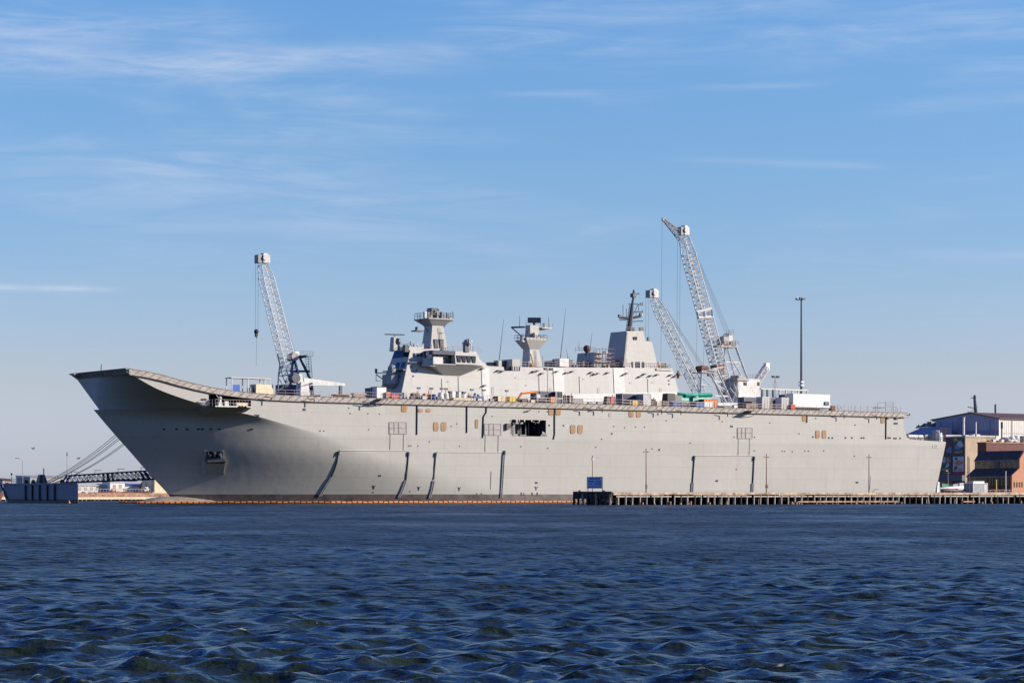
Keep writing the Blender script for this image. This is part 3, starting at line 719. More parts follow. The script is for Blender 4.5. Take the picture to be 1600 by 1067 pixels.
# --- forward mast
m1, a, t = column(679, 547, 508, 2.35, 1.95, 1.45, 1.6, 'island', 'forward_mast', cxt=678)
q = at(678, 500.5)
pl = MB().frus(t[0], YC, t[2]-.2, q[2], 1.6, 1.7, 3.3, 3.1).box(t[0]-3.4, t[0]+3.4, YC-3.2, YC+3.2, q[2], q[2]+.25).build('mast_platform', M['island'], m1)
z = q[2]+.25; g = 3.3
railrun('mast_rail', [(t[0]-g, YC-3.1, z), (t[0]+g, YC-3.1, z), (t[0]+g, YC+3.1, z), (t[0]-g, YC+3.1, z), (t[0]-g, YC-3.1, z)], 1.3, 1.1, m1, 'strut')
MB().frus(t[0]+.3, YC, z, z+2, 1, 1, .6, .6).build('sensor_pedestal', M['island'], m1)
r = at(674.5, 488.5); MB().hexa([(r[0]-.9, YC-1, r[2]-1), (r[0]+.6, YC-1, r[2]-1), (r[0]+.6, YC+1, r[2]-1), (r[0]-.9, YC+1, r[2]-1)], [(r[0]-.6, YC-1, r[2]+1), (r[0]+1.1, YC-1, r[2]+1), (r[0]+1.1, YC+1, r[2]+1), (r[0]-.6, YC+1, r[2]+1)]).tube((r[0]+.2, YC, z+1.8), (r[0], YC, r[2]-.8), .35).build('search_radar', M['mastdark'], m1)
m = MB()
for x, y0, y1 in ((656.5, 503, 489), (664.5, 503, 487), (687, 503, 487), (707, 503, 485.5)): p, e = at(x, y0), at(x, y1); m.tube(p, e, .09, 5, .04)
m.build('whip_antenna', M['mastdark'], m1)
for x, y, w in ((664, 501, .6), (669, 500, .5), (683, 500, .5), (691, 501, .7), (699, 501, .5)): p = at(x, y, YC-2); MB().box(p[0]-w/2, p[0]+w/2, YC-2.4, YC-1.8, z, z+.9+w).build('mast_equipment', M['white' if x < 668 else 'grey'], m1)
p = at(661, 517.5); MB().box(p[0]-2.6, p[0]-.4, YC-1, YC+1, p[2]-.15, p[2]+.1).tube((p[0]-1.8, YC, p[2]), (p[0]-1.8, YC, p[2]+.9), .3).build('front_bracket', M['mastdark'], m1)
for x in (682, 690.5): 
    p = at(x, 543, 24.55); MB().box(p[0]-.5, p[0]+.45, 24.5, 24.8, p[2]-1.4, p[2]+1.9).build('mast_door', M['dark'], m1)
p = at(689, 520.5, 24.9); MB().box(p[0]-.4, p[0]+.4, 24.7, 25.1, p[2]-.1, p[2]+.1).build('mast_lamp', M['mastdark'], m1)
# wing top satellite dish and domes
d = at(731, 535.5, 20); m = MB().tube((d[0]-.35, 20.1, d[2]), (d[0]+.1, 19.9, d[2]), .5, 18, .95).tube((d[0]+.1, 20, d[2]-2.2), (d[0]+.1, 20, d[2]), .25); m.ball((d[0]-.2, 20, d[2]), .85, 12)
m.build('satellite_dish', M['grey'], wg)
for x, y, r in ((724.5, 536.5, .4), (736, 533.5, .32)): p = at(x, y, 20.5); MB().ball(p, r, 10).tube((p[0], 20.5, p[2]-1.8), p, .12).build('small_dome', M['white'], wg)
p = at(727.5, 544.5, 20); MB().box(p[0]-.4, p[0]+.5, 19.6, 20.5, p[2]-.8, p[2]+.9).build('dish_base', M['mastdark'], wg)
for x, y0, y1 in ((747, 549, 541), (752, 552, 545), (738, 549, 540)): p, e = at(x, y0, 21), at(x, y1, 21); MB().tube(p, e, .05, 4).build('whip_antenna', M['railing'], wg)
# roof boxes between the masts
def rbox(name, x0, y0, x1, y1, y, dep, mt, par=isl, lab=None):
    p, q = SH(x0, y1, y), SH(x1, y0, y); return MB().box(p[0], q[0], y, y+dep, p[2], q[2]).build(name, M[mt], par, label=lab)
rbox('deck_house', 800.5, 561.5, 812, 572.5, 22.9, 6, 'island')
for x in (801.5, 805.5, 809): rbox('house_leg', x, 572, x+1.3, 578.5, 22.9, .6, 'primer')
rbox('roof_locker', 786, 564, 793, 573, 25, 3, 'navy'); rbox('roof_locker', 794, 568, 800, 576, 25, 3, 'navy')
rbox('roof_box', 767, 566, 774, 572, 24, 2, 'mastdark'); rbox('antenna_mount', 779, 563, 784, 573, 22.8, 2, 'island')
rbox('antenna_mount', 874.5, 560.5, 889, 572.5, 22.9, 3, 'pale')
rbox('roof_box', 862, 564, 873, 572, 25, 3, 'mastdark'); rbox('roof_box', 889.5, 562, 895, 570, 25, 3, 'mastdark')
for x0, y0, x1, y1, yy in ((779.5, 566, 787, 499, 23.5), (875.5, 561, 884, 482, 23.5), (887.5, 561, 885, 545, 24), (920, 566, 925, 520, 23.5), (711.5, 570, 711, 568, 23), (905, 548, 904.5, 532, 25)):
    MB().tube(SH(x0, y0, yy), SH(x1, y1, yy), .1, 5, .03).build('whip_antenna', M['mastdark'], isl)
# --- middle mast
m2, a, t = column(831.5, 573, 546, 1.75, 1.7, 1.3, 1.35, 'island', 'middle_mast', cxt=829.5)
q = at(831, 532); f2 = MB().frus(t[0], YC, t[2]-.05, q[2], 1.3, 1.4, 3, 2.4).build('mast_flare', M['island'], m2)
z = q[2]
m = MB(); g, h = 3, 2.4
m.box(t[0]-g, t[0]+g, YC-h, YC-h+.12, z, z+.5)
m.build('platform_bulwark', M['island'], m2)
railrun('mast_rail', [(t[0]-g, YC-h, z), (t[0]+g, YC-h, z), (t[0]+g, YC+h, z), (t[0]-g, YC+h, z), (t[0]-g, YC-h, z)], 1.2, 1, m2, 'strut')
u2 = MB(); e = at(833, 508.5)
u2.hexa([(t[0]-1., YC-1.1, z-.02), (t[0]+1., YC-1.1, z-.02), (t[0]+1., YC+1.1, z-.02), (t[0]-1., YC+1.1, z-.02)], [(e[0]-1.5, YC-.9, e[2]), (e[0]+1.5, YC-.9, e[2]), (e[0]+1.5, YC+.9, e[2]), (e[0]-1.5, YC+.9, e[2])])
u2.build('upper_column', M['island'], m2)
m = MB(); p = FS(799, 511.5, e[0]); m.bar((e[0], YC+.8, e[2]-.3), (e[0], p[1], p[2]), .3); m.bar((e[0], YC+.9, e[2]-4.4), (e[0], p[1], p[2]), .22); m.box(e[0]-.9, e[0]+.9, YC+2.4, YC+3.4, e[2]-.3, e[2]-.1)
m.build('yardarm', M['mastdark'], m2)
p = at(852, 513.5); MB().box(p[0]-1.9, p[0]+1.2, YC-1.5, YC+1, p[2]-.1, p[2]+.15).bar((e[0]+1, YC, e[2]-1), (p[0], YC, p[2]), .4).tube((p[0]-1, YC-1, p[2]), (p[0]-1, YC-1, p[2]+1.2), .4).build('side_platform', M['pale'], m2)
railrun('mast_rail', [(p[0]-1.8, YC-1.4, p[2]+.1), (p[0]+1.2, YC-1.4, p[2]+.1)], 1, .8, m2)
c0_, c1_ = at(826.5, 504), at(843, 496.5)
mx_ = (c0_[0]+c1_[0])/2
hw = 1.28
MB().hexa([(mx_-hw, YC+hw*.7, c0_[2]), (mx_+hw, YC-hw*.7, c0_[2]), (mx_+hw+.3, YC-hw*.7+.4, c0_[2]), (mx_-hw+.3, YC+hw*.7+.4, c0_[2])], [(mx_-hw, YC+hw*.7, c1_[2]), (mx_+hw, YC-hw*.7, c1_[2]), (mx_+hw+.3, YC-hw*.7+.4, c1_[2]), (mx_-hw+.3, YC+hw*.7+.4, c1_[2])]).tube((mx_+.1, YC+.2, e[2]), (mx_+.1, YC+.2, c0_[2]), .3).build('radar_panel', M['mastdark'], m2)
m = MB()
for x, y0, y1 in ((812, 510, 493.5), (857.5, 512, 495), (816, 530, 520), (841, 532, 520), (822, 510, 502), (845, 510, 504), (853, 510, 503)): m.tube(at(x, y0), at(x, y1), .1, 5, .06)
m.build('whip_antenna', M['mastdark'], m2)
for x, y in ((838, 529), (841.5, 530), (817.5, 529.5), (836.5, 523)): p = at(x, y, YC-1.7); MB().box(p[0]-.35, p[0]+.35, YC-2, YC-1.2, p[2]-.7, p[2]+.5).build('mast_equipment', M['primer'], m2)
p0, p1 = at(829, 553, 24), at(834, 572, 24); MB().tube(p0, p1, .14).box(p1[0]-.8, p1[0]+.5, 23.6, 24.4, p1[2]-.2, p1[2]+.6).build('mast_hoist', M['wood'], m2)
# --- scaffolded radar house and funnel
def ps(name, pts, y0, y1, mt, par=ship):
    a = [SH(*p, y0) for p in pts]; return MB().hexa(a, [(p[0], y1, p[2]) for p in a]).build(name, mt, par)
h = ps('radar_house', [(928, 573), (940, 573), (939, 550), (931, 550)], 23.2, 30.5, M['island'])
d = SH(917, 545, 27); MB().ball((d[0], 27, d[2]), .9, 12).tube((d[0], 27, d[2]-2.4), (d[0], 27, d[2]), .35).build('radar_dome', M['redwall'], h)
m = MB(); rr = random.Random(5)
xs = [928+k*4.6 for k in range(8)]
for yy in (22.6, 24.6):
    for k, x in enumerate(xs): m.tube(SH(x, 573, yy), SH(x, 538+rr.random()*8+(2-k % 3)*2, yy), .07, 4)
    for y in (545, 551.5, 558, 564, 569): m.tube(SH(xs[0], y, yy), SH(xs[-1], y, yy), .06, 4)
    for k in range(0, 7, 2): m.tube(SH(xs[k], 571, yy), SH(xs[k+1], 552, yy), .05, 4)
for y in (552, 559, 565.5): 
    p, q = SH(xs[1], y, 22.6), SH(xs[-2], y, 22.6); m.box(p[0], q[0], 22.6, 24.6, p[2], p[2]+.1)
sf = m.build('scaffolding', M['scaf'], isl)
m = MB()
for y, a_, b_ in ((557, 934, 944), (563, 938, 948), (549, 945, 951)): p, q = SH(a_, y+3, 23.5), SH(b_, y, 23.5); m.box(p[0], q[0], 23.5, 24.2, p[2], q[2])
m.build('scaffold_sheet', M['island'], sf)
railrun('scaffold_rail', [SH(899, 551, 30), SH(930, 551, 26)], 1.2, 1.4, sf, 'scaf')
# funnel
FB = 23.6
def fpoly(pts, y0=FB): 
    a = [SH(*p, y0) for p in pts]; z0 = a[0][2]
    ring = [(p[0], y0+.11*(p[2]-z0), p[2]) for p in a]
    ring2 = [(p[0], y0+8.2-.11*(p[2]-z0), p[2]) for p in a]
    return MB().hexa(ring, ring2)
fun = fpoly([(977, 575), (1028.5, 575), (1021.5, 534), (1011, 532.5), (1009, 516.5), (982.5, 517)]).build('funnel', M['island'], ship)
for x in (991.5, 995): 
    p = SH(x, 528.5, 24.15); MB().box(p[0]-.05, p[0]+.05, p[1]-.03, p[1]+.4, p[2]-.4, p[2]+.4).build('funnel_slot', M['dark'], fun)
for x in (993.7, 1001.8):
    p, q = SH(x, 575.5, 23.5), SH(x+5, 565.5, 23.5); MB().box(p[0], q[0], 23.45, 23.9, p[2], q[2]).build('funnel_door', M['glass'], fun)
for x in (989.5, 999.6): p, q = SH(x, 575.5, 23.4), SH(x+2.4, 565, 23.4); MB().box(p[0], q[0], 23.35, 23.9, p[2], q[2]).build('door_post', M['primer'], fun)
p, q = SH(973, 572, 22.9), SH(980, 560, 22.9); MB().box(p[0], q[0], 23, 27, p[2], q[2]).build('funnel_base_box', M['islandx'], fun)
p, q = SH(974, 573, 22.8), SH(979.5, 519, 23.4); MB().tube((p[0], 22.8, p[2]), (q[0], 23.4, q[2]), .4, 6, .3).build('exhaust_pipe', M['frame'], fun)
rbox('roof_box', 962, 562, 970, 572, 26, 2, 'mastdark')
m = MB()
for x in (986, 990, 1001, 1004, 1013): p = SH(x, 517 if x < 1010 else 532, 26); MB().box(p[0]-.25, p[0]+.25, 25.8, 26.3, p[2]-.1, p[2]+.8).build('funnel_lamp', M['mastdark'], fun)
# aft mast on top of the funnel
YM = 27.2
m3 = MB().tube(SH(983, 519, YM), SH(987.5, 480, YM), .68, 8, .42).tube(SH(987.5, 480, YM), SH(990, 462, YM), .36, 8, .27).tube(SH(990, 462, YM), SH(990.3, 453, YM), .42, 8, .2).build('aft_mast', M['mastdark'], ship)
def sp_(px, py): return SH(px, py, YM)
m = MB().bar(sp_(968, 496), sp_(984.5, 497.5), .45).bar(sp_(986, 497), sp_(1001, 494), .45).box(sp_(968, 494)[0]-.3, sp_(968, 494)[0]+.3, YM-.3, YM+.3, sp_(968, 496)[2], sp_(968, 491.5)[2]).box(sp_(1001, 494)[0]-.3, sp_(1001, 494)[0]+.3, YM-.3, YM+.3, sp_(1001, 494)[2], sp_(1001, 489)[2])
m.build('yardarm', M['mastdark'], m3)
m = MB()
for a_, b_ in (((982, 475), (1004.5, 475.5)), ((988, 487.5), (1004.5, 487)), ((986, 502.5), (1004.5, 501.5)), ((968, 500), (980, 500)), ((986, 459), (999, 459))): m.tube(sp_(*a_), sp_(*b_), .12, 5)
for x, y0, y1 in ((998, 486, 475), (1001, 478, 472), (1004, 478, 472), (1004, 489, 484.5), (994, 492, 487), (973.5, 495, 476), (979, 496, 482)): m.tube(sp_(x, y0), sp_(x, y1), .09, 5)
m.tube(sp_(989, 492), sp_(997, 476), .08, 4)
m.tube(sp_(984, 476), sp_(978, 517), .1, 4); m.tube(sp_(986, 476), sp_(981, 517), .1, 4)
for k in range(12): m.tube(sp_(984-.5*k, 478+3.2*k), sp_(986-.42*k, 478+3.2*k), .06, 4)
m.build('mast_spreader', M['mastdark'], m3)
m = MB().box(sp_(987, 465)[0], sp_(992.5, 465)[0], YM-.6, YM+.6, sp_(990, 464.5)[2], sp_(990, 459)[2]); m.build('mast_head', M['mastdark'], m3)
for x, y in ((993, 463), (1002.5, 492)): MB().ball(sp_(x, y), .35, 8).build('mast_light', M['white'], m3)
railrun('mast_rail', [SH(979, 517, 25), SH(1008, 517, 25)], .9, 1.6, fun)
# low platform at the after end of the superstructure
ps('after_platform', [(1026, 578.5), (1050, 579.5), (1050, 576.5), (1026, 576)], 22.6, 29, M['island'])
railrun('roof_rail', [SH(1026, 577, 22.7), SH(1048, 577.5, 22.7), (SH(1048, 577.5, 22.7)[0], 29, SH(1048, 577.5, 22.7)[2])], 1.1, 1.1, isl)
p = SH(1040, 572, 24); m = MB().box(p[0]-.6, p[0]+.6, 24, 25, p[2]-.8, p[2]).tube((p[0], 24, p[2]-.2), (p[0], 24, p[2]+.7), .2); m.build('roof_box', M['mastdark'], isl)
m = MB(); rr = random.Random(9)
for k in range(26):
    x = 893+k*6.2+rr.random()*3
    p = IP(x, 572, -1.5-rr.random()*2); w = .2+.5*rr.random(); MB().box(p[0]-w, p[0]+w, p[1], p[1]+.8, p[2]-.4, p[2]+.3+1.1*rr.random()).build('roof_fitting', M['strut'] if k % 3 else M['railing'], isl)

# smaller fittings of the masts and roofs
rg = random.Random(31)
for mast, x, py, wx, wy, n in ((m1, 678, 500, 2.9, 2.7, 12), (m2, 831, 531.5, 2.6, 2.1, 8)):
    c_ = at(x, py)
    for k in range(n):
        s_ = c_[0]+(rg.random()*2-1)*wx; y_ = YC+(rg.random()*2-1)*wy; h_ = .5+rg.random()*1.6; w_ = .1+rg.random()*.22
        if k % 3: MB().frus(s_, y_, c_[2], c_[2]+h_, w_, w_, w_*.8, w_*.8).build('mast_equipment', M[rg.choice(('mastdark', 'grey', 'dark', 'primer'))], mast)
        else: MB().tube((s_, y_, c_[2]), (s_, y_, c_[2]+h_+.8), .06, 5).tube((s_, y_, c_[2]+h_+.5), (s_, y_, c_[2]+h_+.95), .16, 6).build('aerial', M['mastdark'], mast)
for mast, x0, y0, x1, y1, yy in ((m1, 690, 540, 686, 512, 24.6), (m2, 838, 570, 836, 548, 24.9)):
    m = MB(); a, b = Vector(SH(x0, y0, yy)), Vector(SH(x1, y1, yy+.3))
    for o_ in (-.2, .2): m.tube(a+Vector((o_, -.15, 0)), b+Vector((o_, -.15, 0)), .035, 4)
    for k in range(16): p = a.lerp(b, k/15); m.tube(p+Vector((-.2, -.15, 0)), p+Vector((.2, -.15, 0)), .03, 4)
    m.build('ladder', M['grey'], mast)
m = MB()
for sgn in (-1, 1):
    a = at(678, 505); m.bar((a[0]+sgn*3.2, YC, a[2]-.2), (a[0]+sgn*1.5, YC, a[2]-2.2), .14)
m.build('platform_brace', M['mastdark'], m1)
for k in range(30):
    x = 700+rg.random()*330; p = IP(x, 573 if x > 762 else 549, -.8-rg.random()*3); h_ = .3+rg.random()*1.3; w_ = .1+rg.random()*.3
    if x < 762: continue
    if k % 4: MB().frus(p[0], p[1], p[2]-.4, p[2]+h_, w_, w_, w_*.7, w_*.7).build('roof_vent', M[rg.choice(('mastdark', 'island', 'primer', 'grey'))], isl)
    else: MB().tube((p[0], p[1], p[2]-.4), (p[0], p[1], p[2]+1.4+rg.random()*1.6), .045, 5).build('roof_aerial', M['mastdark'], isl)
for k in range(9):
    x = 646+k*4.6; p = IP(x, 545 if k < 4 else 548, -.6-rg.random()*2); h_ = .4+rg.random()*1.4; w_ = .12+rg.random()*.2
    MB().frus(p[0], p[1], p[2]-.4, p[2]+h_, w_, w_, w_*.7, w_*.7).build('roof_vent', M[rg.choice(('mastdark', 'grey', 'primer'))], brg)
for u, h_ in ((.15, 1.6), (.3, .8), (.62, 1.0), (.85, 1.4), (.95, 2.8)):
    p = FRT(u, IP(641, 545)[2], -.8); MB().tube((p[0], p[1], p[2]-.2), (p[0], p[1], p[2]+h_), .07, 5, .05).build('roof_aerial', M['mastdark'], brg)
for x, y0, y1 in ((716, 588, 626), (842, 586, 626), (905, 588, 614), (1012, 592, 626), (690, 592, 626)):
    m = MB(); m.tube(IP(x, y0, .08), IP(x+.8, y1, .08), .05, 4); m.build('wall_pipe', M['grey'], isl)
for x, y in ((672, 606), (770, 604), (860, 606), (935, 606), (1032, 606)):
    ipatch('wall_door', x-1.9, y, x+1.9, y+13, M['frame'], .05)
for x, y in ((700, 596), (806, 590), (822, 602), (912, 592), (985, 598), (1020, 597)):
    ipatch('wall_vent', x-1.4, y-1, x+1.4, y+1, M['grey'], .08)
# ================================================================ DOCKSIDE CRANES (on the quay beyond the ship)
def lat(m, a, b, wa, wb, da, db, n, r, rl):
    "four-chord lattice from a to b in the s-z plane; w = width across the boom, d = depth along y"
    a, b = Vector(a), Vector(b); d = (b-a).normalized(); u = Vector((d.z, 0, -d.x)); v = Vector((0, 1, 0))
    def c(t, i, j): return a.lerp(b, t)+u*((wa+(wb-wa)*t)*.5*i)+v*((da+(db-da)*t)*.5*j)
    for i in (-1, 1):
        for j in (-1, 1): m.tube(c(0, i, j), c(1, i, j), r, 5)
    for k in range(n):
        t0, t1 = k/n, (k+1)/n; z = 1 if k % 2 else -1
        for j in (-1, 1): m.tube(c(t0, z, j), c(t1, -z, j), rl, 4); m.tube(c(t1, -1, j), c(t1, 1, j), rl, 4)
        for i in (-1, 1): m.tube(c(t0, i, -z), c(t1, i, z), rl, 4); m.tube(c(t1, i, -1), c(t1, i, 1), rl, 4)
    return m
def boom(par, y, p0, p1, w, dpt, n, mt='whitedirty', r=.12, rl=.055, head=True):
    a, b = Vector(SH(*p0, y)), Vector(SH(*p1, y))
    k1, k2 = a.lerp(b, .14), a.lerp(b, .9)
    m = MB(); lat(m, a, k1, w*.55, w, dpt*.9, dpt, 3, r, rl); lat(m, k1, k2, w, w*.92, dpt, dpt*.9, n, r, rl); lat(m, k2, b, w*.92, w*.6, dpt*.9, dpt*.7, 2, r, rl)
    return m.build('boom', M[mt], par)
def pbar(m, pts, y, w, ys=(-1.6, 1.6)):
    for yy in ys:
        for a, b in zip(pts, pts[1:]): m.bar(SH(*a, y+yy), SH(*b, y+yy), w)
def pbox(name, x0, y0, x1, y1, y, dep, mt, par, lab=None):
    p, q = SH(x0, y1, y), SH(x1, y0, y); return MB().box(p[0], q[0], y, y+dep, p[2], q[2]).build(name, M[mt], par, label=lab)
def wire(m, a, b, y, r=.05, y2=None): m.tube(SH(*a, y), SH(*b, y if y2 is None else y2), r, 4)
def head(par, y, x, yy, w, h, mt='white'):
    p = SH(x, yy, y); o = MB().box(p[0]-w*.1, p[0]+w*.55, y-1.1, y+1.1, p[2]-h/2, p[2]+h/2).frus(p[0]+w*.2, y, p[2]+h/2, p[2]+h*.75, w*.3, 1, w*.15, .8).build('boom_head', M[mt], par)
    MB().box(p[0]-w*.55, p[0]-w*.1, y-.9, y+.9, p[2]-h*.55, p[2]+h*.5).build('head_machinery', M['grey'], o)
    for j in (-1.15, 1.15): MB().tube((p[0]+w*.1, y+j-.12, p[2]+.2), (p[0]+w*.1, y+j+.12, p[2]+.2), .62, 14).build('sheave', M['primer'], o)
    return o
def portal(par, y, x0, x1, pyb, mt='whitedirty'):
    a, b = SH(x0, pyb, y), SH(x1, pyb, y); z = a[2]
    m = MB()
    for s in (a[0], b[0]):
        for yy in (-3.2, 3.2): m.box(s-.5, s+.5, y+yy-.5, y+yy+.5, 1.8, z)
    m.box(a[0]-.8, b[0]+.8, y-3.9, y+3.9, z, z+.8)
    return m.build('portal', M[mt], par)

# --- crane by the bow
y = 47.
g = SH(458, 615, y)
cr1 = thing('dockside_crane', 'white lattice boom crane alone above the forward deck, blue grey frame behind its boom', 'crane', (g[0], y, 1.8), 'dockside cranes')
portal(cr1, y, 436, 482, 622, 'navy')
b1_ = boom(cr1, y, (461, 612), (411, 414), 2.9, 2.6, 22, 'white')
head(cr1, y, 409.5, 405, 2.7, 1.8, 'whitedirty')
m = MB(); pbar(m, [(434, 618), (435, 588), (437.5, 569), (434, 552)], y-1, .24, (-1.2, 1.2))
for a, b in (((434, 612), (447, 600)), ((435, 588), (452, 586)), ((435, 590), (448, 612)), ((437, 569), (447, 566)), ((435, 588), (443, 570))): pbar(m, [a, b], y-1, .15, (-1.2, 1.2))
m.build('front_frame', M['grey'], cr1)
m = MB(); pbar(m, [(452, 618), (458, 560), (480, 556)], y+1, .45); pbar(m, [(459, 562), (478, 618)], y+1, .4); pbar(m, [(469, 560), (487, 596), (489, 618)], y+1, .5); pbar(m, [(453, 580), (484, 580)], y+1, .35); pbar(m, [(454, 580), (470, 610)], y+1, .3)
for x in (478, 482, 486): pbar(m, [(x-.8, 556), (x+2, 590)], y+1, .1)
for q in range(9): pbar(m, [(478+q*.4, 557+q*4), (484+q*.4, 557+q*4)], y+1, .08)
m.build('back_frame', M['slate'], cr1)
p = SH(470, 556, y); MB().box(p[0]-1, p[0]+2.2, y-1.8, y+1.8, p[2]-.15, p[2]+.05).build('top_platform', M['grey'], cr1)
railrun('platform_rail', [(p[0]-1, y-1.8, p[2]), (p[0]+2.2, y-1.8, p[2])], 1, .8, cr1, 'grey')
p = SH(458, 557.5, y-.5); MB().tube((p[0], y-1.5, p[2]), (p[0], y+1, p[2]), .95, 12).build('winch_drum', M['frame'], cr1); 
p = SH(462, 555, y); MB().frus(p[0], y, p[2]-.8, p[2]+.8, .8, .8, .5, .6).build('winch_guard', M['white'], cr1)
pbox('machinery_house', 445.5, 601, 463, 622, y-2.4, 4.5, 'navy', cr1)
m = MB(); pbar(m, [(465, 606), (472, 602), (480, 602), (486, 608), (488, 620)], y-2, .5, (0,)); pbar(m, [(470, 606), (478, 604), (483, 612)], y-2, .3, (0,)); m.build('slewing_arch', M['slate'], cr1)
m = MB(); wire(m, (414, 411), (461, 556), y); wire(m, (417, 411), (463, 555), y, .04); m.build('luffing_rope', M['grey'], cr1)
m = MB(); wire(m, (399.5, 408), (399.2, 516), y, .04); wire(m, (403.5, 412), (403.2, 516), y, .04); m.build('hoist_rope', M['grey'], cr1)
p = SH(400.5, 518, y); hk = MB().ball(p, .55, 10).box(p[0]-.25, p[0]+.25, y-.3, y+.3, p[2]-1.2, p[2]).build('hook_block', M['black'], cr1)
MB().ball((p[0]+.15, y, p[2]-1.2), .3, 8).build('hook_weight', M['primer'], hk)
m = MB(); wire(m, (401, 525), (400.3, 572), y, .035); m.build('tag_line', M['grey'], cr1)

# --- short crane abaft the superstructure
y = 44.
g = SH(1105, 628, y)
cr2 = thing('dockside_crane', 'shorter white lattice crane whose boom leans left just behind the superstructure', 'crane', (g[0], y, 1.8), 'dockside cranes')
portal(cr2, y, 1090, 1140, 634)
boom(cr2, y, (1100, 628), (1022, 467), 2.3, 2.4, 20, 'whitedirty')
head(cr2, y, 1018.5, 459.5, 2.4, 1.8, 'whitedirty')
m = MB(); pbar(m, [(1093, 632), (1096, 580), (1119, 578)], y, .4); pbar(m, [(1106, 578), (1138, 635)], y, .45); pbar(m, [(1121, 580), (1146, 634)], y, .4); pbar(m, [(1113, 596), (1128, 597)], y, .3); pbar(m, [(1117, 619), (1140, 619)], y, .3); pbar(m, [(1107, 584), (1130, 612)], y, .25); pbar(m, [(1094, 602), (1104, 602)], y, .2); pbar(m, [(1095, 588), (1112, 604)], y, .2)
m.build('back_frame', M['white'], cr2)
p = SH(1097, 582, y); MB().box(p[0]-1.7, p[0]+2.6, y-2, y+2, p[2]-.2, p[2]+.05).build('top_platform', M['frame'], cr2)
railrun('platform_rail', [(p[0]-1.7, y-2, p[2]), (p[0]+2.6, y-2, p[2])], 1, .8, cr2, 'grey')
p = SH(1098, 576, y-.8); MB().tube((p[0]-.3, y-1.7, p[2]), (p[0]-.3, y+1, p[2]), .8, 12).tube((p[0]+.8, y-1.7, p[2]+.1), (p[0]+.8, y+1, p[2]+.1), .6, 12).build('winch_drum', M['rust'], cr2)
m = MB()
for k in range(4): wire(m, (1026+k*.9, 463), (1096+k*2, 574), y+k*.4, .035)
m.build('luffing_rope', M['grey'], cr2)
m = MB(); wire(m, (1009, 466), (1009, 528), y, .035); wire(m, (1013, 468), (1013, 528), y, .035); m.build('hoist_rope', M['grey'], cr2)

# --- the tall crane with a fly jib
y = 52.
g = SH(1150, 628, y)
cr3 = thing('dockside_crane', 'tallest white lattice crane with a fly jib and a rusty white machinery cabin', 'crane', (g[0], y, 1.8), 'dockside cranes')
portal(cr3, y, 1120, 1185, 634)
boom(cr3, y, (1136, 622), (1069, 372), 3.1, 2.8, 30, 'whitedirty', .15, .075)
hd = head(cr3, y, 1067, 361.5, 2.4, 2., 'whitedirty')
a, b = SH(1066, 372, y), SH(1037, 343.5, y); m = MB(); lat(m, a, b, 1.9, .5, 1.6, .5, 7, .1, .06); m.bar(SH(1062, 360, y), b, .14); m.build('fly_jib', M['frame'], cr3)
MB().tube((b[0], y-.25, b[2]), (b[0], y+.25, b[2]), .55, 12).build('sheave', M['grey'], cr3)
p0, p1 = SH(1089, 497.5, y-2.2), SH(1112, 484, y-2.2)
m = MB()
for yy in (-2, 2):
    for aa, bb in (((1089, 488), (1100, 485.5)), ((1100, 485.5), (1112, 482.5)), ((1091, 497), (1113, 495.5)), ((1089, 488), (1091, 497)), ((1112, 482.5), (1113, 495.5)), ((1100, 485.5), (1101, 496))): m.bar(SH(*aa, y+yy), SH(*bb, y+yy), .55)
m.build('mid_collar', M['white'], cr3)
m = MB(); pbar(m, [(1128, 624), (1133, 541), (1150, 541)], y+1, .4); pbar(m, [(1136, 541), (1155, 616)], y+1, .35); pbar(m, [(1149, 541), (1168, 592)], y+1, .5); pbar(m, [(1132, 566), (1158, 567)], y+1, .3); pbar(m, [(1134, 545), (1160, 590)], y+1, .3); pbar(m, [(1130, 592), (1168, 592)], y+1, .35); pbar(m, [(1158, 568), (1131, 590)], y+1, .25)
m.build('back_frame', M['white'], cr3)
m = MB()
for pts in ([(1112, 577), (1118, 600), (1130, 632)], [(1124, 575), (1140, 632)], [(1112, 577), (1130, 574)], [(1115, 590), (1132, 588)], [(1118, 600), (1137, 612)], [(1152, 600), (1143, 632)], [(1146, 600), (1158, 632)], [(1160, 632), (1140, 606)]): pbar(m, pts, y-2, .36)
m.build('lower_frame', M['whitedirty'], cr3)
for x0, y0, x1, y1, mt in ((1128, 539, 1154, 542, 'frame'), (1131, 526, 1139, 540, 'frame'), (1139, 524, 1145, 534, 'whitedirty'), (1142, 533, 1150, 541, 'grey'), (1116, 577, 1124, 587, 'grey'), (1122, 570, 1130, 580, 'rust')): pbox('machinery_box', x0, y0, x1, y1, y-1.5, 3, mt, cr3)
p = SH(1136, 521.5, y); MB().box(p[0]-.3, p[0]+1.6, y-1.2, y+1.2, p[2]-.2, p[2]).build('top_platform', M['grey'], cr3); railrun('platform_rail', [SH(1135, 522, y-1.2), SH(1146, 522, y-1.2)], 1, .7, cr3, 'grey'); railrun('platform_rail', [SH(1128, 539, y-1.6), SH(1154, 539, y-1.6)], 1, .9, cr3, 'grey')
cab = pbox('machinery_cabin', 1153, 592.5, 1188, 634, y-3.2, 7, 'whitedirty', cr3)
for x0, y0, x1, y1 in ((1162, 597.5, 1167, 602), (1183.5, 597, 1187, 602.5)): pbox('cabin_window', x0, y0, x1, y1, y-3.27, .2, 'glass', cab)
p, q = SH(1152, 594.5, y-3.5), SH(1170, 591.5, y-3.5); MB().box(p[0], q[0], y-3.6, y+2, p[2], q[2]).box(p[0]+.6, p[0]+2.2, y-3.4, y, q[2], q[2]+.8).build('cabin_roof', M['frame'], cab)
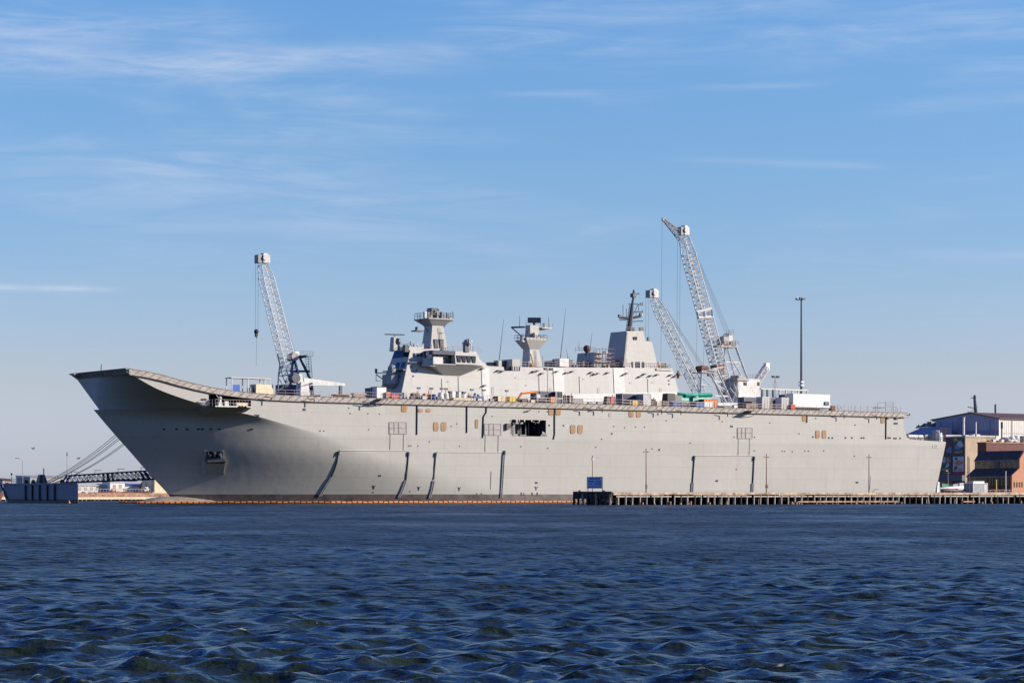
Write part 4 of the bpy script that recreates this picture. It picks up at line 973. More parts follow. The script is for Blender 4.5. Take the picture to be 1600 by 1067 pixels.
railrun('platform_rail', [SH(1168, 592, y-3), SH(1188, 592, y-3)], 1.1, .8, cab, 'grey')
m = MB(); lat(m, SH(1183, 596, y-1), SH(1197, 574, y-1), 1.4, 1.3, 1.2, 1.2, 6, .16, .1); q = SH(1198, 573, y-1); m.box(q[0]-.7, q[0]+.6, y-1.6, y-.4, q[2]-.9, q[2]+1); m.build('counterweight_jib', M['white'], cr3)
m = MB(); p, q = SH(1152, 632, y-4), SH(1172, 614, y-4); m.hexa([(p[0], y-4, p[2]), (q[0], y-4, p[2]), (q[0]-.6, y-4, q[2]-.6), (p[0]+.6, y-4, q[2]+.3)], [(p[0], y-2, p[2]), (q[0], y-2, p[2]), (q[0]-.6, y-2, q[2]-.6), (p[0]+.6, y-2, q[2]+.3)]); m.build('operator_cab', M['white'], cr3)
pbox('cabin_window', 1159, 622, 1168, 626, y-4.1, .3, 'glass', cr3)
m = MB()
for k in range(4): wire(m, (1073+k*1.1, 366+k), (1134+k*2.6, 523), y+k*.3-.5, .04)
m.build('luffing_rope', M['grey'], cr3)
m = MB(); wire(m, (1034.5, 347), (1032.5, 575), y, .045); wire(m, (1058.5, 376), (1057.5, 583), y, .045); wire(m, (1063, 376), (1061.5, 583), y, .045); wire(m, (1089, 496), (1088, 570), y, .035); wire(m, (1101, 497), (1099, 570), y, .035); m.build('hoist_rope', M['grey'], cr3)
p = SH(1059.5, 585, y); MB().ball(p, .55, 8).box(p[0]-1, p[0]+1, y-.2, y+.2, p[2]-.3, p[2]-.1).tube((p[0], y, p[2]), (p[0], y, p[2]+1), .2).tube((p[0], y, p[2]-.3), (p[0], y, p[2]-1), .35).build('hook_block', M['rust'], cr3)

# --- high mast lamp on the same quay
y = 46.
g = SH(1252, 612, y); hp = SH(1250.6, 467, y)
hm_ = thing('high_mast_light', 'very tall thin dark floodlight mast with a ring of lamps, behind the after deck', 'light mast', (g[0], y, 1.8))
MB().tube((g[0], y, 1.8), (g[0], y, hp[2]), .48, 8, .2).build('mast', M['mastdark'], hm_)
MB().tube((hp[0], y, hp[2]-.2), (hp[0], y, hp[2]+.35), .45, 8).tube((hp[0]-.9, y, hp[2]), (hp[0]+.9, y, hp[2]), .1).tube((hp[0], y-.9, hp[2]), (hp[0], y+.9, hp[2]), .1).build('lamp_ring', M['mastdark'], hm_)
for k in range(8):
    a = 2*math.pi*k/8; c, s_ = math.cos(a), math.sin(a)
    MB().hexa([(hp[0]+c*.9-.25, y+s_*.9-.25, hp[2]-.3), (hp[0]+c*.9+.25, y+s_*.9-.25, hp[2]-.3), (hp[0]+c*.9+.25, y+s_*.9+.25, hp[2]-.3), (hp[0]+c*.9-.25, y+s_*.9+.25, hp[2]-.3)], [(hp[0]+c*1.2-.2, y+s_*1.2-.2, hp[2]+.15), (hp[0]+c*1.2+.2, y+s_*1.2-.2, hp[2]+.15), (hp[0]+c*1.2+.2, y+s_*1.2+.2, hp[2]+.15), (hp[0]+c*1.2-.2, y+s_*1.2+.2, hp[2]+.15)]).build('floodlight', M['grey'], hm_)
m = MB()
p, q = SH(1241, 596, y), SH(1259, 612, y); m.box(p[0], q[0], y-1, y+1, p[2]-.3, p[2]) if False else None
for k in range(2): 
    z = SH(1250, 598+k*5, y)[2]; m.box(g[0]-.5, g[0]+.5, y-.6, y+.6, z, z+.4)
m.build('mast_collar', M['white'], hm_)

# ================================================================ ON THE FLIGHT DECK
DZ = 22.12
def dk(x, y): return SH(x, 620, y)[0]
def hz(py, x, y): return SH(x, py, y)[2]
def rect(x0, py0, x1, py1, y): p, q = SH(x0, py1, y), SH(x1, py0, y); return p[0], q[0], max(p[2], DZ), q[2]
def container(x0, x1, py, y, dep, label, side='contside', end='contend', group=None, cat='container'):
    a, b, _, z1 = rect(x0, py, x1, 640, y)
    t = thing('shipping_container', label, cat, ((a+b)/2, y+dep/2, DZ), group)
    MB().box(a, b, y, y+dep, DZ+.12, z1).build('body', M[side], t)
    m = MB()
    for s in (a-.03, b-.12):
        for yy in (y-.03, y+dep-.12): m.box(s, s+.15, yy, yy+.15, DZ, z1+.03)
    for zz in (DZ+.05, z1-.14): m.box(a, b, y-.04, y+.1, zz, zz+.16)
    m.build('frame', M['grey'] if side != 'white' else M['whitedirty'], t)
    m = MB()
    for k in range(5): yy = y+.2+k*(dep-.4)/4; m.box(a-.08, a-.001, yy-.04, yy+.04, DZ+.2, z1-.15)
    m.build('door_bar', M['steel'], t)
    return t, a, b, z1
# bow end: scaffold shelter and pale cover
y = 8.; a, b, _, z1 = rect(362, 592.5, 423, 640, y)
t = thing('work_shelter', 'open framed work shelter with a blue panel and pale sheeting on the forward deck', 'shelter', ((a+b)/2, y, DZ))
m = MB()
for s in (a, a+3.8, a+7.9, b-.3):
    for yy in (y, y+2.4): m.box(s, s+.16, yy, yy+.16, DZ, z1)
m.box(a-.1, b, y-.1, y+2.7, z1, z1+.18); m.build('frame', M['primer'], t)
q = SH(376, 601, y); MB().box(a+.2, q[0], y+.3, y+.4, DZ, q[2]).build('blue_panel', M['blue'], t)
p, q = SH(399, 610, y), SH(424.5, 601, y); MB().box(p[0], q[0]+.2, y-.3, y+2.3, DZ, q[2]).build('pale_sheet', M['cream'], t)
m = MB()
for k in range(12): s = a+4.2+rr.random()*3.2; m.box(s, s+.4+rr.random()*.5, y+.3, y+1.5, DZ, DZ+.8+rr.random()*1.6)
m.build('stacked_gear', M['grey'], t)
# grey knuckle crane on deck
y = 6.; g = SH(476, 618, y)
t = thing('deck_crane', 'pale grey knuckle boom crane folded low along the forward deck beside the lattice crane', 'crane', (g[0], y, DZ))
p, q = SH(465, 618, y), SH(480.5, 597, y); MB().frus((p[0]+q[0])/2, y, DZ, q[2], 1.1, 1.1, .95, .95).build('pedestal', M['pale'], t)
aa, bb = SH(473, 595.5, y), SH(524, 599.5, y); cc_ = SH(538, 600.5, y)
MB().hexa([(aa[0]-.4, y-.5, aa[2]-.9), (aa[0]-.4, y+.5, aa[2]-.9), (aa[0], y+.5, aa[2]+.7), (aa[0], y-.5, aa[2]+.7)], [(cc_[0], y-.3, cc_[2]-.3), (cc_[0], y+.3, cc_[2]-.3), (cc_[0], y+.3, cc_[2]+.2), (cc_[0], y-.3, cc_[2]+.2)]).build('jib', M['pale'], t)
pp = SH(461, 591, y); MB().tube((pp[0]-.2, y-.9, pp[2]), (pp[0]-.2, y+.9, pp[2]), 1.0, 14).tube((aa[0]-.6, y-.7, aa[2]), (aa[0]-.6, y+.7, aa[2]), .6, 10).build('knuckle_winch', M['mastdark'], t)
MB().frus(pp[0]+.9, y, pp[2]-1, pp[2]+.9, .7, .8, .4, .7).build('winch_housing', M['primer'], t)
p = SH(532, 602, y); MB().box(p[0]-.3, p[0]+.3, y-.25, y+.25, DZ, p[2]).build('jib_rest', M['mastdark'], t)
MB().tube(SH(468, 604, y-.8), SH(488, 599, y-.8), .22, 8).build('luffing_ram', M['dark'], t)
railrun('deck_rail', [(dk(470, 5), 4.6, DZ), (dk(496, 5), 4.6, DZ)], 1.1, 1.2, t)
# forward row, near the superstructure front
container(579.5, 588.5, 606, 7., 2.4, 'small slate blue container beside the tall white cabin on the forward deck', 'slate', 'slate', 'containers on the flight deck')
y = 5.; a, b, _, z1 = rect(589, 605.2, 603.5, 640, y)
t = thing('site_cabin', 'tall narrow white cabin at the deck edge in front of the superstructure', 'cabin', ((a+b)/2, y, DZ))
MB().box(a, b, y, y+2.4, DZ+.1, z1).build('body', M['white'], t); MB().box(a-.1, b+.1, y-.1, y+2.5, z1, z1+.12).build('roof', M['dark'], t); MB().box(a-.05, a, y+.7, y+1.5, DZ+.1, DZ+2).build('door', M['primer'], t)
# cargo that lines the deck edge
def crate(x0, py, x1, y, dep, mt, name, label, cat, group=None, lid=None):
    a, b, _, z1 = rect(x0, py, x1, 640, y)
    t = thing(name, label, cat, ((a+b)/2, y, DZ), group)
    MB().hexa([(a+.08, y+.05, DZ+.15), (b-.08, y+.05, DZ+.15), (b-.08, y+dep-.05, DZ+.15), (a+.08, y+dep-.05, DZ+.15)], [(a, y, z1-.1), (b, y, z1-.1), (b, y+dep, z1-.1), (a, y+dep, z1-.1)]).build('body', M[mt], t)
    m = MB(); n = max(2, int((b-a)/.7))
    m.box(a-.04, b+.04, y-.04, y+dep+.04, z1-.1, z1)
    for k in range(n+1): s = a+(b-a)*k/n; m.box(s-.04, s+.04, y-.03, y+dep+.03, DZ+.15, z1-.1)
    m.build('rim', M[lid or mt], t)
    m = MB()
    for s in (a+.1, b-.3): m.box(s, s+.2, y+.1, y+dep-.1, DZ, DZ+.15)
    m.build('skid', M['strut'], t)
    return t
def compressor(x0, py, x1, y, mt, label, body2='mastdark', group=None):
    a, b, _, z1 = rect(x0, py, x1, 640, y); w = b-a
    t = thing('portable_compressor', label, 'compressor', ((a+b)/2, y, DZ), group)
    MB().hexa([(a, y, DZ+.35), (b, y, DZ+.35), (b, y+1.4, DZ+.35), (a, y+1.4, DZ+.35)], [(a+w*.12, y+.1, z1), (b-w*.08, y+.1, z1), (b-w*.08, y+1.3, z1), (a+w*.12, y+1.3, z1)]).build('canopy', M[mt], t)
    MB().box(a+w*.45, a+w*.72, y-.04, y+.1, DZ+.5, z1-.1).build('grille', M[body2], t)
    for s in (a+w*.25, a+w*.75): MB().tube((s, y-.1, DZ+.3), (s, y+.1, DZ+.3), .3, 12).build('wheel', M['black'], t)
    MB().tube((b-w*.2, y+.7, z1-.05), (b-w*.2, y+.7, z1+.45), .09, 6).build('exhaust', M['rust'], t)
    MB().bar((a, y+.7, DZ+.3), (a-.8, y+.7, DZ+.15), .1).build('tow_bar', M['strut'], t)
    return t
crate(604, 612.5, 610, 4.5, 1.6, 'orange', 'steel_bin', 'faded orange bin just right of the tall white cabin', 'bin')
crate(612.5, 616.5, 623, 4.2, 1.5, 'redp', 'steel_bin', 'low red bin in front of the dark superstructure front', 'bin')
crate(632, 613, 636, 5, 1.2, 'white', 'tool_cabinet', 'small white cabinet at the foot of the superstructure corner', 'cabinet', None, 'steel')
compressor(645, 614, 657, 5, 'rust', 'rust brown portable compressor by the first pair of floodlights')
compressor(664, 614.5, 674.5, 5, 'orange', 'bright orange portable compressor beside a blue drum')
m_ = thing('oil_drum', 'single blue drum standing beside the orange compressor', 'drum', (dk(678, 4.6), 4.6, DZ)); p = (dk(678, 4.6), 4.6); MB().tube((p[0], p[1], DZ), (p[0], p[1], DZ+1.5), .48, 14).build('barrel', M['blue'], m_); MB().tube((p[0], p[1], DZ+.7), (p[0], p[1], DZ+.78), .51, 14).tube((p[0], p[1], DZ+1.42), (p[0], p[1], DZ+1.5), .51, 14).build('hoop', M['dark'], m_)
compressor(688, 613.5, 702, 5, 'white', 'white portable compressor with a dark grille and pink nose')
cab_labels = ['white cabinet with a black side next to the white compressor', 'white cabinet with a black side in the middle of three', 'white cabinet with a black side nearest the blue work bench']
for i, x in enumerate((707, 717.5, 724)):
    a = dk(x, 5)
    if i == 0:
        tc0 = thing('tool_cabinet', cab_labels[0], 'cabinet', (a, 5, DZ), 'white tool cabinets along the deck edge')
        MB().box(a, a+.85, 5, 5.8, DZ+.8, DZ+2.2).build('body', M['white'], tc0); MB().box(a-.7, a-.02, 5, 5.8, DZ, DZ+2.3).build('side_door', M['dark'], tc0)
        MB().box(a-.02, a+.95, 5, 5.8, DZ, DZ+.8).build('stand', M['cream'], tc0)
    else: dup(tc0, (a, 5, DZ), cab_labels[i])
crate(709, 622, 736, 3.6, 1, 'cream', 'timber_stack', 'long low cream timber stack under the white cabinets', 'timber')
compressor(729, 617, 737, 5.2, 'dark', 'small dark compressor left of the blue topped bench', 'rust')
y = 4.6; a, b, _, z1 = rect(740, 619.5, 756, 640, y)
t = thing('work_bench', 'work bench with a bright blue top and clutter under the pale column', 'bench', ((a+b)/2, y, DZ))
MB().box(a, b, y, y+1.4, z1-.3, z1).build('top', M['blue'], t); m = MB()
for s in (a+.05, b-.15):
    for yy in (y+.05, y+1.2): m.box(s, s+.1, yy, yy+.1, DZ, z1-.3)
m.build('leg_frame', M['dark'], t); MB().box(a+1.3, a+2.4, y+.2, y+1.1, DZ+.1, z1-.32).build('locker', M['primer'], t)
MB().box(a+.5, a+.9, y+.4, y+.8, z1, z1+.7).ball((a+1.6, y+.6, z1+.25), .3, 8).build('bench_tool', M['mastdark'], t)
crate(774.5, 619.5, 778, 5, 1.2, 'rust', 'scaffold_rack', 'small rust brown rack left of the cream tank', 'rack')
crate(778.5, 619, 790, 4.6, 1.6, 'cream', 'water_tank', 'cream square tank beside the yellow skip', 'tank')
crate(796.5, 620, 806, 4.4, 1.6, 'yellow', 'skip_bin', 'bright yellow skip under the folded orange boom lift arm', 'skip', None, 'yellow')
# orange boom lift
y = 5.5; t = thing('boom_lift', 'orange boom lift with its arm stretched level towards the dark container', 'boom lift', (dk(812, y), y, DZ))
MB().path([SH(810, 622, y), SH(815.5, 614, y)], .3, 5).path([SH(815.5, 614.5, y), SH(838, 612.5, y)], .26, 5).build('arm', M['orange'], t)
a = dk(807, y); MB().box(a, a+2.6, y-.8, y+.8, DZ+.5, DZ+1.1).build('chassis', M['navy'], t)
for s in (a+.4, a+2.2): MB().tube((s, y-1, DZ+.45), (s, y-.7, DZ+.45), .45, 12).build('wheel', M['black'], t)
q = SH(837, 618, y); MB().box(q[0], q[0]+1, y-.4, y+.4, q[2]-.6, q[2]+.3).build('basket', M['steel'], t)
tcn, a, b, z1 = container(838.5, 866, 611.5, 6.5, 2.4, 'dark slate container below the thin lamp post amidships', 'slate', 'slate', 'containers on the flight deck')
crate(861, 620, 867.5, 4.2, 1.4, 'orange', 'steel_bin', 'amber bin at the right end of the dark midships container', 'bin')
y = 5.; a, b, _, z1 = rect(868.5, 612, 879.5, 640, y)
t = thing('site_cabin', 'dark blue open sided cabin with white corner posts beside the dark container', 'cabin', ((a+b)/2, y, DZ))
MB().box(a+.1, b-.1, y+.2, y+2.2, DZ, z1).build('body', M['navy'], t); m = MB()
for s in (a, b-.12): m.box(s, s+.12, y, y+.15, DZ, z1+.05)
m.box(a, b, y, y+.12, DZ+1.25, DZ+1.4); m.build('corner_post', M['white'], t); MB().box(a+.9, b-.2, y+.12, y+.2, DZ+1.5, z1-.15).build('opening', M['black'], t)
# lamp posts on deck
def lamp(x, py, y, label, group):
    p = SH(x, py, y); t = thing('light_tower', label, 'light tower', (p[0], y, DZ), group)
    MB().tube((p[0], y, DZ), (p[0], y, p[2]), .09, 6, .06).build('post', M['grey'], t)
    m = MB().tube((p[0]-.7, y, p[2]), (p[0]+.7, y, p[2]), .07, 5); m.build('crossbar', M['strut'], t)
    for s in (-.75, .75): MB().frus(p[0]+s, y-.2, p[2]-.15, p[2]+.35, .3, .2, .42, .3).build('floodlight', M['mastdark'], t)
    return t, p
lamp(855.5, 577.5, 5.4, 'thin lamp post with two floodlights standing at the dark container amidships', 'light towers on the flight deck')
t, p = lamp(1211, 589.5, 9, 'light tower with guy wires above the truss frame aft', 'light towers on the flight deck')
m = MB()
for s in (-2.6, 2.9): m.tube((p[0], 9, p[2]-.5), (p[0]+s, 9, DZ+.1), .03, 4)
m.build('guy_wire', M['grey'], t)
# small twin floodlights clamped along the edge
fl = ['first', 'second', 'third']
for i, (x, lab) in enumerate(((654, 'floodlight head over the rust brown compressor'), (674, 'floodlight head over the orange compressor'), (690, 'floodlight head over the nose of the white compressor'), (697, 'floodlight head over the tail of the white compressor'), (737, 'floodlight head over the dark compressor'), (756, 'floodlight head at the right end of the blue bench'), (791.5, 'floodlight head over the cream tank'))):
    a = dk(x, 4)
    if i == 0:
        f0 = thing('work_light', lab, 'work light', (a, 4, DZ), 'work lights along the deck edge')
        MB().tube((a, 4, DZ), (a, 4, DZ+2.5), .05, 5).build('stand', M['steel'], f0); MB().box(a-.4, a+.4, 3.8, 4.15, DZ+2.45, DZ+2.85).build('lamp_head', M['mastdark'], f0)
    else: dup(f0, (a, 4, DZ), lab)
compressor(881, 617.5, 886.5, 5, 'dark', 'little dark compressor touching the dark blue cabin', 'rust')
compressor(890, 617.5, 897, 5, 'frame', 'pinkish compressor by the pale cover amidships', 'rust')
crate(897.5, 623, 911, 5, 1.2, 'frame', 'pallet_stack', 'low pinkish pallet stack right of the pinkish compressor', 'pallets')
compressor(947.5, 619.5, 963, 5, 'strut', 'dark brown winch like compressor before the pale column aft', 'redp')
tcn, a, b, z1 = container(972.5, 1006, 615.7, 6.5, 2.5, 'long slate container with a pale grey right end below the funnel', 'contside', 'contend', 'containers on the flight deck')
tcn2, a2, b2, z2 = container(1005, 1017.5, 615.7, 3.5, 2.6, 'pale grey container end standing right of the long slate container', 'contend', 'contend', 'containers on the flight deck')
crate(989, 626.5, 996.5, 3, 1.2, 'yellow', 'steel_bin', 'yellow bin in front of the long slate container', 'bin'); crate(996.8, 628, 1004, 3, 1.2, 'rust', 'steel_bin', 'rust brown bin beside the yellow one below the slate container', 'bin')
crate(1026.8, 627, 1033.6, 3, 1.2, 'cream', 'steel_bin', 'pale yellow bin between the grey container end and the green crane', 'bin')
compressor(1019.5, 623.5, 1025.5, 5, 'rust', 'small rusty compressor behind the pale yellow bin', 'dark')
crate(1036, 626.5, 1048, 5.5, 1.2, 'strut', 'scaffold_rack', 'dark brown rack of pipes left of the blue skip', 'rack')
crate(1052, 628, 1063, 2.8, 1.4, 'blue', 'skip_bin', 'left one of two blue skips under the green crane', 'skip', 'blue skips')
crate(1089, 628.5, 1099, 2.8, 1.4, 'blue', 'skip_bin', 'right one of two blue skips under the green crane', 'skip', 'blue skips')
crate(1064, 629, 1073, 3.4, 1.2, 'slate', 'steel_bin', 'dark grey bin next to the left blue skip', 'bin')
# green mobile crane
y = 7.5; a, b = dk(1043.5, y), dk(1112, y)
t = thing('mobile_crane', 'teal green mobile crane with a black cab lying low on the after deck', 'mobile crane', ((a+b)/2, y, DZ))
def gb(name, x0, y0, x1, y1, mt, yy=y, dep=2.2):
    p, q = SH(x0, y1, yy), SH(x1, y0, yy); return MB().frus((p[0]+q[0])/2, yy+dep/2, p[2], q[2], (q[0]-p[0])/2, dep/2, (q[0]-p[0])/2-.12, dep/2-.15).build(name, M[mt], t)
gb('engine_house', 1043.3, 614.8, 1056, 626, 'black'); gb('winch_deck', 1054, 617, 1072, 626, 'dark')
m = MB(); m.bar(SH(1059, 614.5, y), SH(1082, 617.5, y), .45).bar(SH(1070, 618, y), SH(1112, 617, y), .75); m.build('telescopic_boom', M['teal'], t)
gb('turntable', 1065, 617, 1077, 626, 'teal'); gb('cab', 1083, 615.5, 1092, 627, 'teal', y-.5); gb('cab_window', 1084.5, 617.5, 1089, 621, 'glass', y-.62, .4); gb('carrier', 1078, 622, 1112, 628, 'teal'); gb('chassis', 1045, 626, 1110, 629.5, 'dark')
for x in (1050, 1058, 1081, 1089, 1103): p = SH(x, 629, y-.1); MB().tube((p[0], y-.2, DZ+.5), (p[0], y+.2, DZ+.5), .5, 12).build('wheel', M['black'], t)
crate(1100, 624, 1121, 4.6, 2, 'orange', 'steel_bin', 'long orange bin below the feet of the white cranes', 'bin', None, 'rust')
crate(1101, 628, 1113.5, 3, 1.2, 'white', 'tool_cabinet', 'low white cabinet in front of the long orange bin', 'cabinet')
container(1163, 1191, 621, 8, 2.4, 'slate container left of two pale slatted crates on the after deck', 'slate', 'slate', 'containers on the flight deck')
crate(1167, 631, 1190, 4.6, 1.4, 'timber', 'timber_stack', 'brown timber stack in front of the after slate container', 'timber')
container(1203, 1222, 621.5, 8, 2.4, 'slate container between two pale slatted crates on the after deck', 'slate', 'slate', 'containers on the flight deck')
crate(1191.3, 620, 1203, 4, 2.2, 'contend', 'slatted_crate', 'tall pale slatted crate on the left of the after pair', 'crate', 'pale slatted crates', 'primer')
crate(1221.5, 621, 1232.5, 4, 2.2, 'contend', 'slatted_crate', 'tall pale slatted crate on the right of the after pair', 'crate', 'pale slatted crates', 'primer')
container(1227, 1239, 616.5, 8.5, 2.4, 'tall slate blue box behind the left end of the white trailer', 'slate', 'slate', 'containers on the flight deck')
# white trailer container
y = 5.; a, b, _, z1 = rect(1239.5, 617, 1297, 640, y)
t = thing('box_trailer', 'big white box trailer on black running gear on the after deck', 'trailer', ((a+b)/2, y, DZ))
MB().box(a, b, y, y+2.5, DZ+1., z1).build('body', M['white'], t); MB().box(a-.05, b+.05, y-.05, y+2.55, z1, z1+.1).build('roof_edge', M['whitedirty'], t)
m = MB()
for k in range(14): s = a+.6+k*.62; m.box(s, s+.4, y+.2, y+2.2, DZ+.1+rr.random()*.2, DZ+.85)
m.box(a+.2, b-.4, y+.3, y+2.2, DZ+.75, DZ+1.); m.build('running_gear', M['black'], t)
p, q = SH(1289, 633, y-.2), SH(1295.5, 627.5, y-.2); MB().box(p[0], q[0], y-.25, y, p[2], q[2]).build('side_unit', M['dark'], t)
MB().box(a-.3, a, y+.6, y+1.6, DZ+.7, DZ+2).build('front_unit', M['steel'], t)
crate(1236.5, 631.8, 1242.5, 3.4, 1.2, 'redp', 'steel_bin', 'small red bin at the left end of the white trailer', 'bin')
crate(1299.5, 633.5, 1304.5, 5, 1.1, 'rust', 'steel_bin', 'small rusty bin just right of the white trailer', 'bin')
# truss frame behind
y = 12.; a, b, _, z1 = rect(1188, 609, 1262, 640, y)
t = thing('gantry_frame', 'long trussed gantry frame with pale top beam and dark left legs behind the crates', 'gantry', ((a+b)/2, y, DZ))
MB().box(a, b, y-.3, y+.3, z1-.3, z1).build('top_beam', M['pale'], t); m = MB()
for x in (1191, 1199, 1208): s = dk(x, y); m.box(s-.18, s+.18, y-.2, y+.2, DZ, z1-.3)
m.build('dark_leg', M['navy'], t); m = MB(); xs = [1208, 1218, 1228, 1238, 1247, 1254, 1261]
for i, x in enumerate(xs):
    s = dk(x, y); m.box(s-.12, s+.12, y-.15, y+.15, DZ, z1-.3)
    if i: m.bar((dk(xs[i-1], y), y, DZ+(2.4 if i % 2 else 4)), (s, y, z1-.35 if i % 2 else DZ+2.4), .12)
m.build('truss_web', M['whitedirty'], t)
# scaffold at the stern end of the deck, stanchions
y = 4.; a, b, _, z1 = rect(1371, 628.5, 1400, 646, y)
t = thing('scaffold_tower', 'thin pinkish scaffold frame near the stern end of the flight deck', 'scaffold', ((a+b)/2, y, DZ)); m = MB()
for k, (x, top_) in enumerate(((1371.5, 629), (1383.5, 627), (1395.5, 628), (1400, 635), (1368, 635))):
    for yy in (y, y+1.5): m.tube((dk(x, yy), yy, DZ), SH(x, top_, yy), .06, 4)
m.build('standard_tube', M['scaf'], t); m = MB()
for py, x0, x1 in ((629, 1371.5, 1395.5), (633, 1383, 1395.5), (636, 1368, 1400), (640, 1368, 1400)):
    for yy in (y, y+1.5): m.tube(SH(x0, py, yy), SH(x1, py, yy), .05, 4)
m.build('ledger_tube', M['scaf'], t); p, q = SH(1370, 637, y), SH(1383, 636, y); MB().box(p[0], q[0], y, y+1.5, p[2], p[2]+.12).build('plank', M['timber'], t)
t = thing('stanchion_row', 'row of thin pale stanchions and rope along the after deck edge', 'stanchions', (dk(1340, 3), 3, DZ)); 
for x in (1308, 1319, 1330, 1336.5, 1345, 1356, 1367, 1407):
    MB().tube((dk(x, 3), 3, DZ), (dk(x, 3)+.05, 3, DZ+1.7), .045, 5).box(dk(x, 3)-.15, dk(x, 3)+.15, 2.85, 3.15, DZ, DZ+.05).build('post', M['railing'], t)
m = MB(); m.tube((dk(1308, 3), 3, DZ+1), (dk(1367, 3), 3, DZ+1), .03, 4); m.build('rope', M['railing'], t)
p = dk(1311, 3.5); t = thing('hose_reel', 'pale hose loop hung on a stand right of the small rusty bin', 'hose', (p, 3.5, DZ)); m = MB(); m.path([(p+.5*math.cos(a), 3.5, DZ+1.1+.55*math.sin(a)) for a in [2*math.pi*i/12 for i in range(13)]], .08, 5); m.build('hose_coil', M['frame'], t); MB().tube((p, 3.5, DZ), (p, 3.5, DZ+.7), .06, 5).box(p-.3, p+.3, 3.3, 3.7, DZ, DZ+.06).build('stand', M['steel'], t)

# pipes and low barriers along the forward deck edge
def pipes(x0, x1, py, y, mt, label):
    a, b, _, z1 = rect(x0, py, x1, 640, y); t = thing('pipe_stack', label, 'pipes', ((a+b)/2, y, DZ)); h = z1-DZ; k = 0
    for j in range(max(2, int(h/.42))):
        for i in range(3): MB().tube((a+rg.random()*.8, y+i*.4+.2*(j % 2), DZ+.35+j*.4), (b-rg.random()*.8, y+i*.4+.2*(j % 2), DZ+.35+j*.4), .19, 8).build('pipe', M[mt], t)
    for s in (a+.6, (a+b)/2, b-.7): MB().box(s, s+.15, y-.3, y+1.4, DZ, DZ+.16).build('bearer', M['timber'], t)
pipes(520, 548, 616, 5.5, 'rust', 'long rusty pipe stack between the grey deck crane and the blue container')
pipes(550, 577, 614, 6.5, 'scaf', 'taller brown pipe stack next to the blue container')
def barrier(x0, x1, label, mt='railing', y=2.2):
    a, b = dk(x0, y), dk(x1, y); t = thing('safety_barrier', label, 'barrier', (a, y, DZ), 'barriers along the deck edge'); n = max(2, int((b-a)/2)); m = MB()
    for k in range(n+1): s = a+(b-a)*k/n; MB().tube((s, y, DZ), (s, y, DZ+1.25), .05, 5).build('post', M[mt], t)
    for h in (.6, 1.2): m.tube((a, y, DZ+h), (b, y, DZ+h), .045, 5)
    m.build('rail', M[mt], t)
barrier(604, 628, 'pinkish barrier right of the tall white cabin'); barrier(840, 866, 'pale barrier in front of the dark midships container', 'white'); barrier(973, 1020, 'pale barrier in front of the long slate container', 'white'); barrier(1032, 1100, 'long pinkish barrier in front of the green crane'); barrier(1166, 1191, 'pinkish barrier in front of the after timber stack'); barrier(1204, 1221, 'pinkish barrier between the two slatted crates')
for i, (x, mt, h, lab) in enumerate(((642, 'dark', .8, 'low dark toolbox by the white cabinet at the superstructure corner'), (660, 'steel', 1.0, 'grey toolbox between the brown and orange compressors'), (683, 'dark', .9, 'low dark toolbox right of the blue drum'), (766, 'grey', .7, 'low grey toolbox alone under the pale column'), (816, 'strut', .7, 'low brown toolbox beneath the boom lift arm'), (830, 'cream', .8, 'low cream toolbox left of the dark midships container'), (920, 'grey', .6, 'low grey toolbox on the bare deck below the pale cover'), (934, 'frame', .7, 'low pinkish toolbox left of the winch like compressor'), (1147, 'white', .9, 'low white toolbox between the crane feet and the slate container'))):
    a = dk(x, 4); t = thing('toolbox', lab, 'toolbox', (a, 4, DZ)); MB().box(a, a+1.1, 4, 4.7, DZ+.08, DZ+h).build('body', M[mt], t); MB().box(a-.03, a+1.13, 3.97, 4.73, DZ+h, DZ+h+.1).build('lid', M['strut'], t)
    for s in (a+.1, a+.85): MB().box(s, s+.15, 4, 4.7, DZ, DZ+.08).build('skid', M['timber'], t)
# ================================================================ QUAYS AND LAND
def slab(name, pts, z0, z1, mt, kind='structure'):
    o = MB().hexa([(p[0], p[1], z0) for p in pts], [(p[0], p[1], z1) for p in pts]).build(name, M[mt], None, loc=(pts[0][0], pts[0][1], 0)); o['kind'] = kind; return o
slab('quay', [(40, 36), (239.9, 36), (239.9, 90), (64, 90), (40, 48)], -3, 1.8, 'concrete')
slab('shore_ground', [(236, -75), (900, -75), (900, 520), (236.2, 520), (240, 91), (240, 30)], -3, 1.85, 'sand')

# ---------------------------------------------------------------- timber pier in front
rp = random.Random(21)
PS, PY0, PY1 = 42.3, -102., -91.
g = (PS, PY0, 0)
pier = thing('timber_pier', 'long low weathered timber pier on close set piles in front of the ship', 'pier', g)
DK = 2.12
MB().box(PS+.2, 215, PY0+.25, PY1, DK-.28, DK).build('deck', M['timber'], pier)
m = MB(); s = PS+.3
while s < 214:
    e = s+5+rp.random()*3; m.box(s, min(e, 214)-.04, PY0-.08+rp.random()*.08, PY0+.24, DK-.32-rp.random()*.12, DK+.0+rp.random()*.06); s = e
m.build('edge_beam', M['edge'], pier)
m = MB(); s = PS+1
while s < 214:
    e = s+3+rp.random()*6; m.box(s, e-.1, PY0+.05, PY0+.3, DK-.78, DK-.54); s = e+rp.random()*.6
m.build('waling', M['pilepale'], pier)
m = MB()
for k in range(150): s = PS+1.2+k*1.15; y = PY0+6.5+rp.random()*2; m.tube((s, y, -2), (s, y, DK-.2), .3, 7)
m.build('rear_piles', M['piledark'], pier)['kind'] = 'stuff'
MB().box(PS+2, 214, PY1-1.2, PY1-1, -2, DK-.25).build('dark_gap_backing', M['piledark'], pier)  # added dark wall that keeps the gaps between the piles black
s = PS+1.4; i = 0
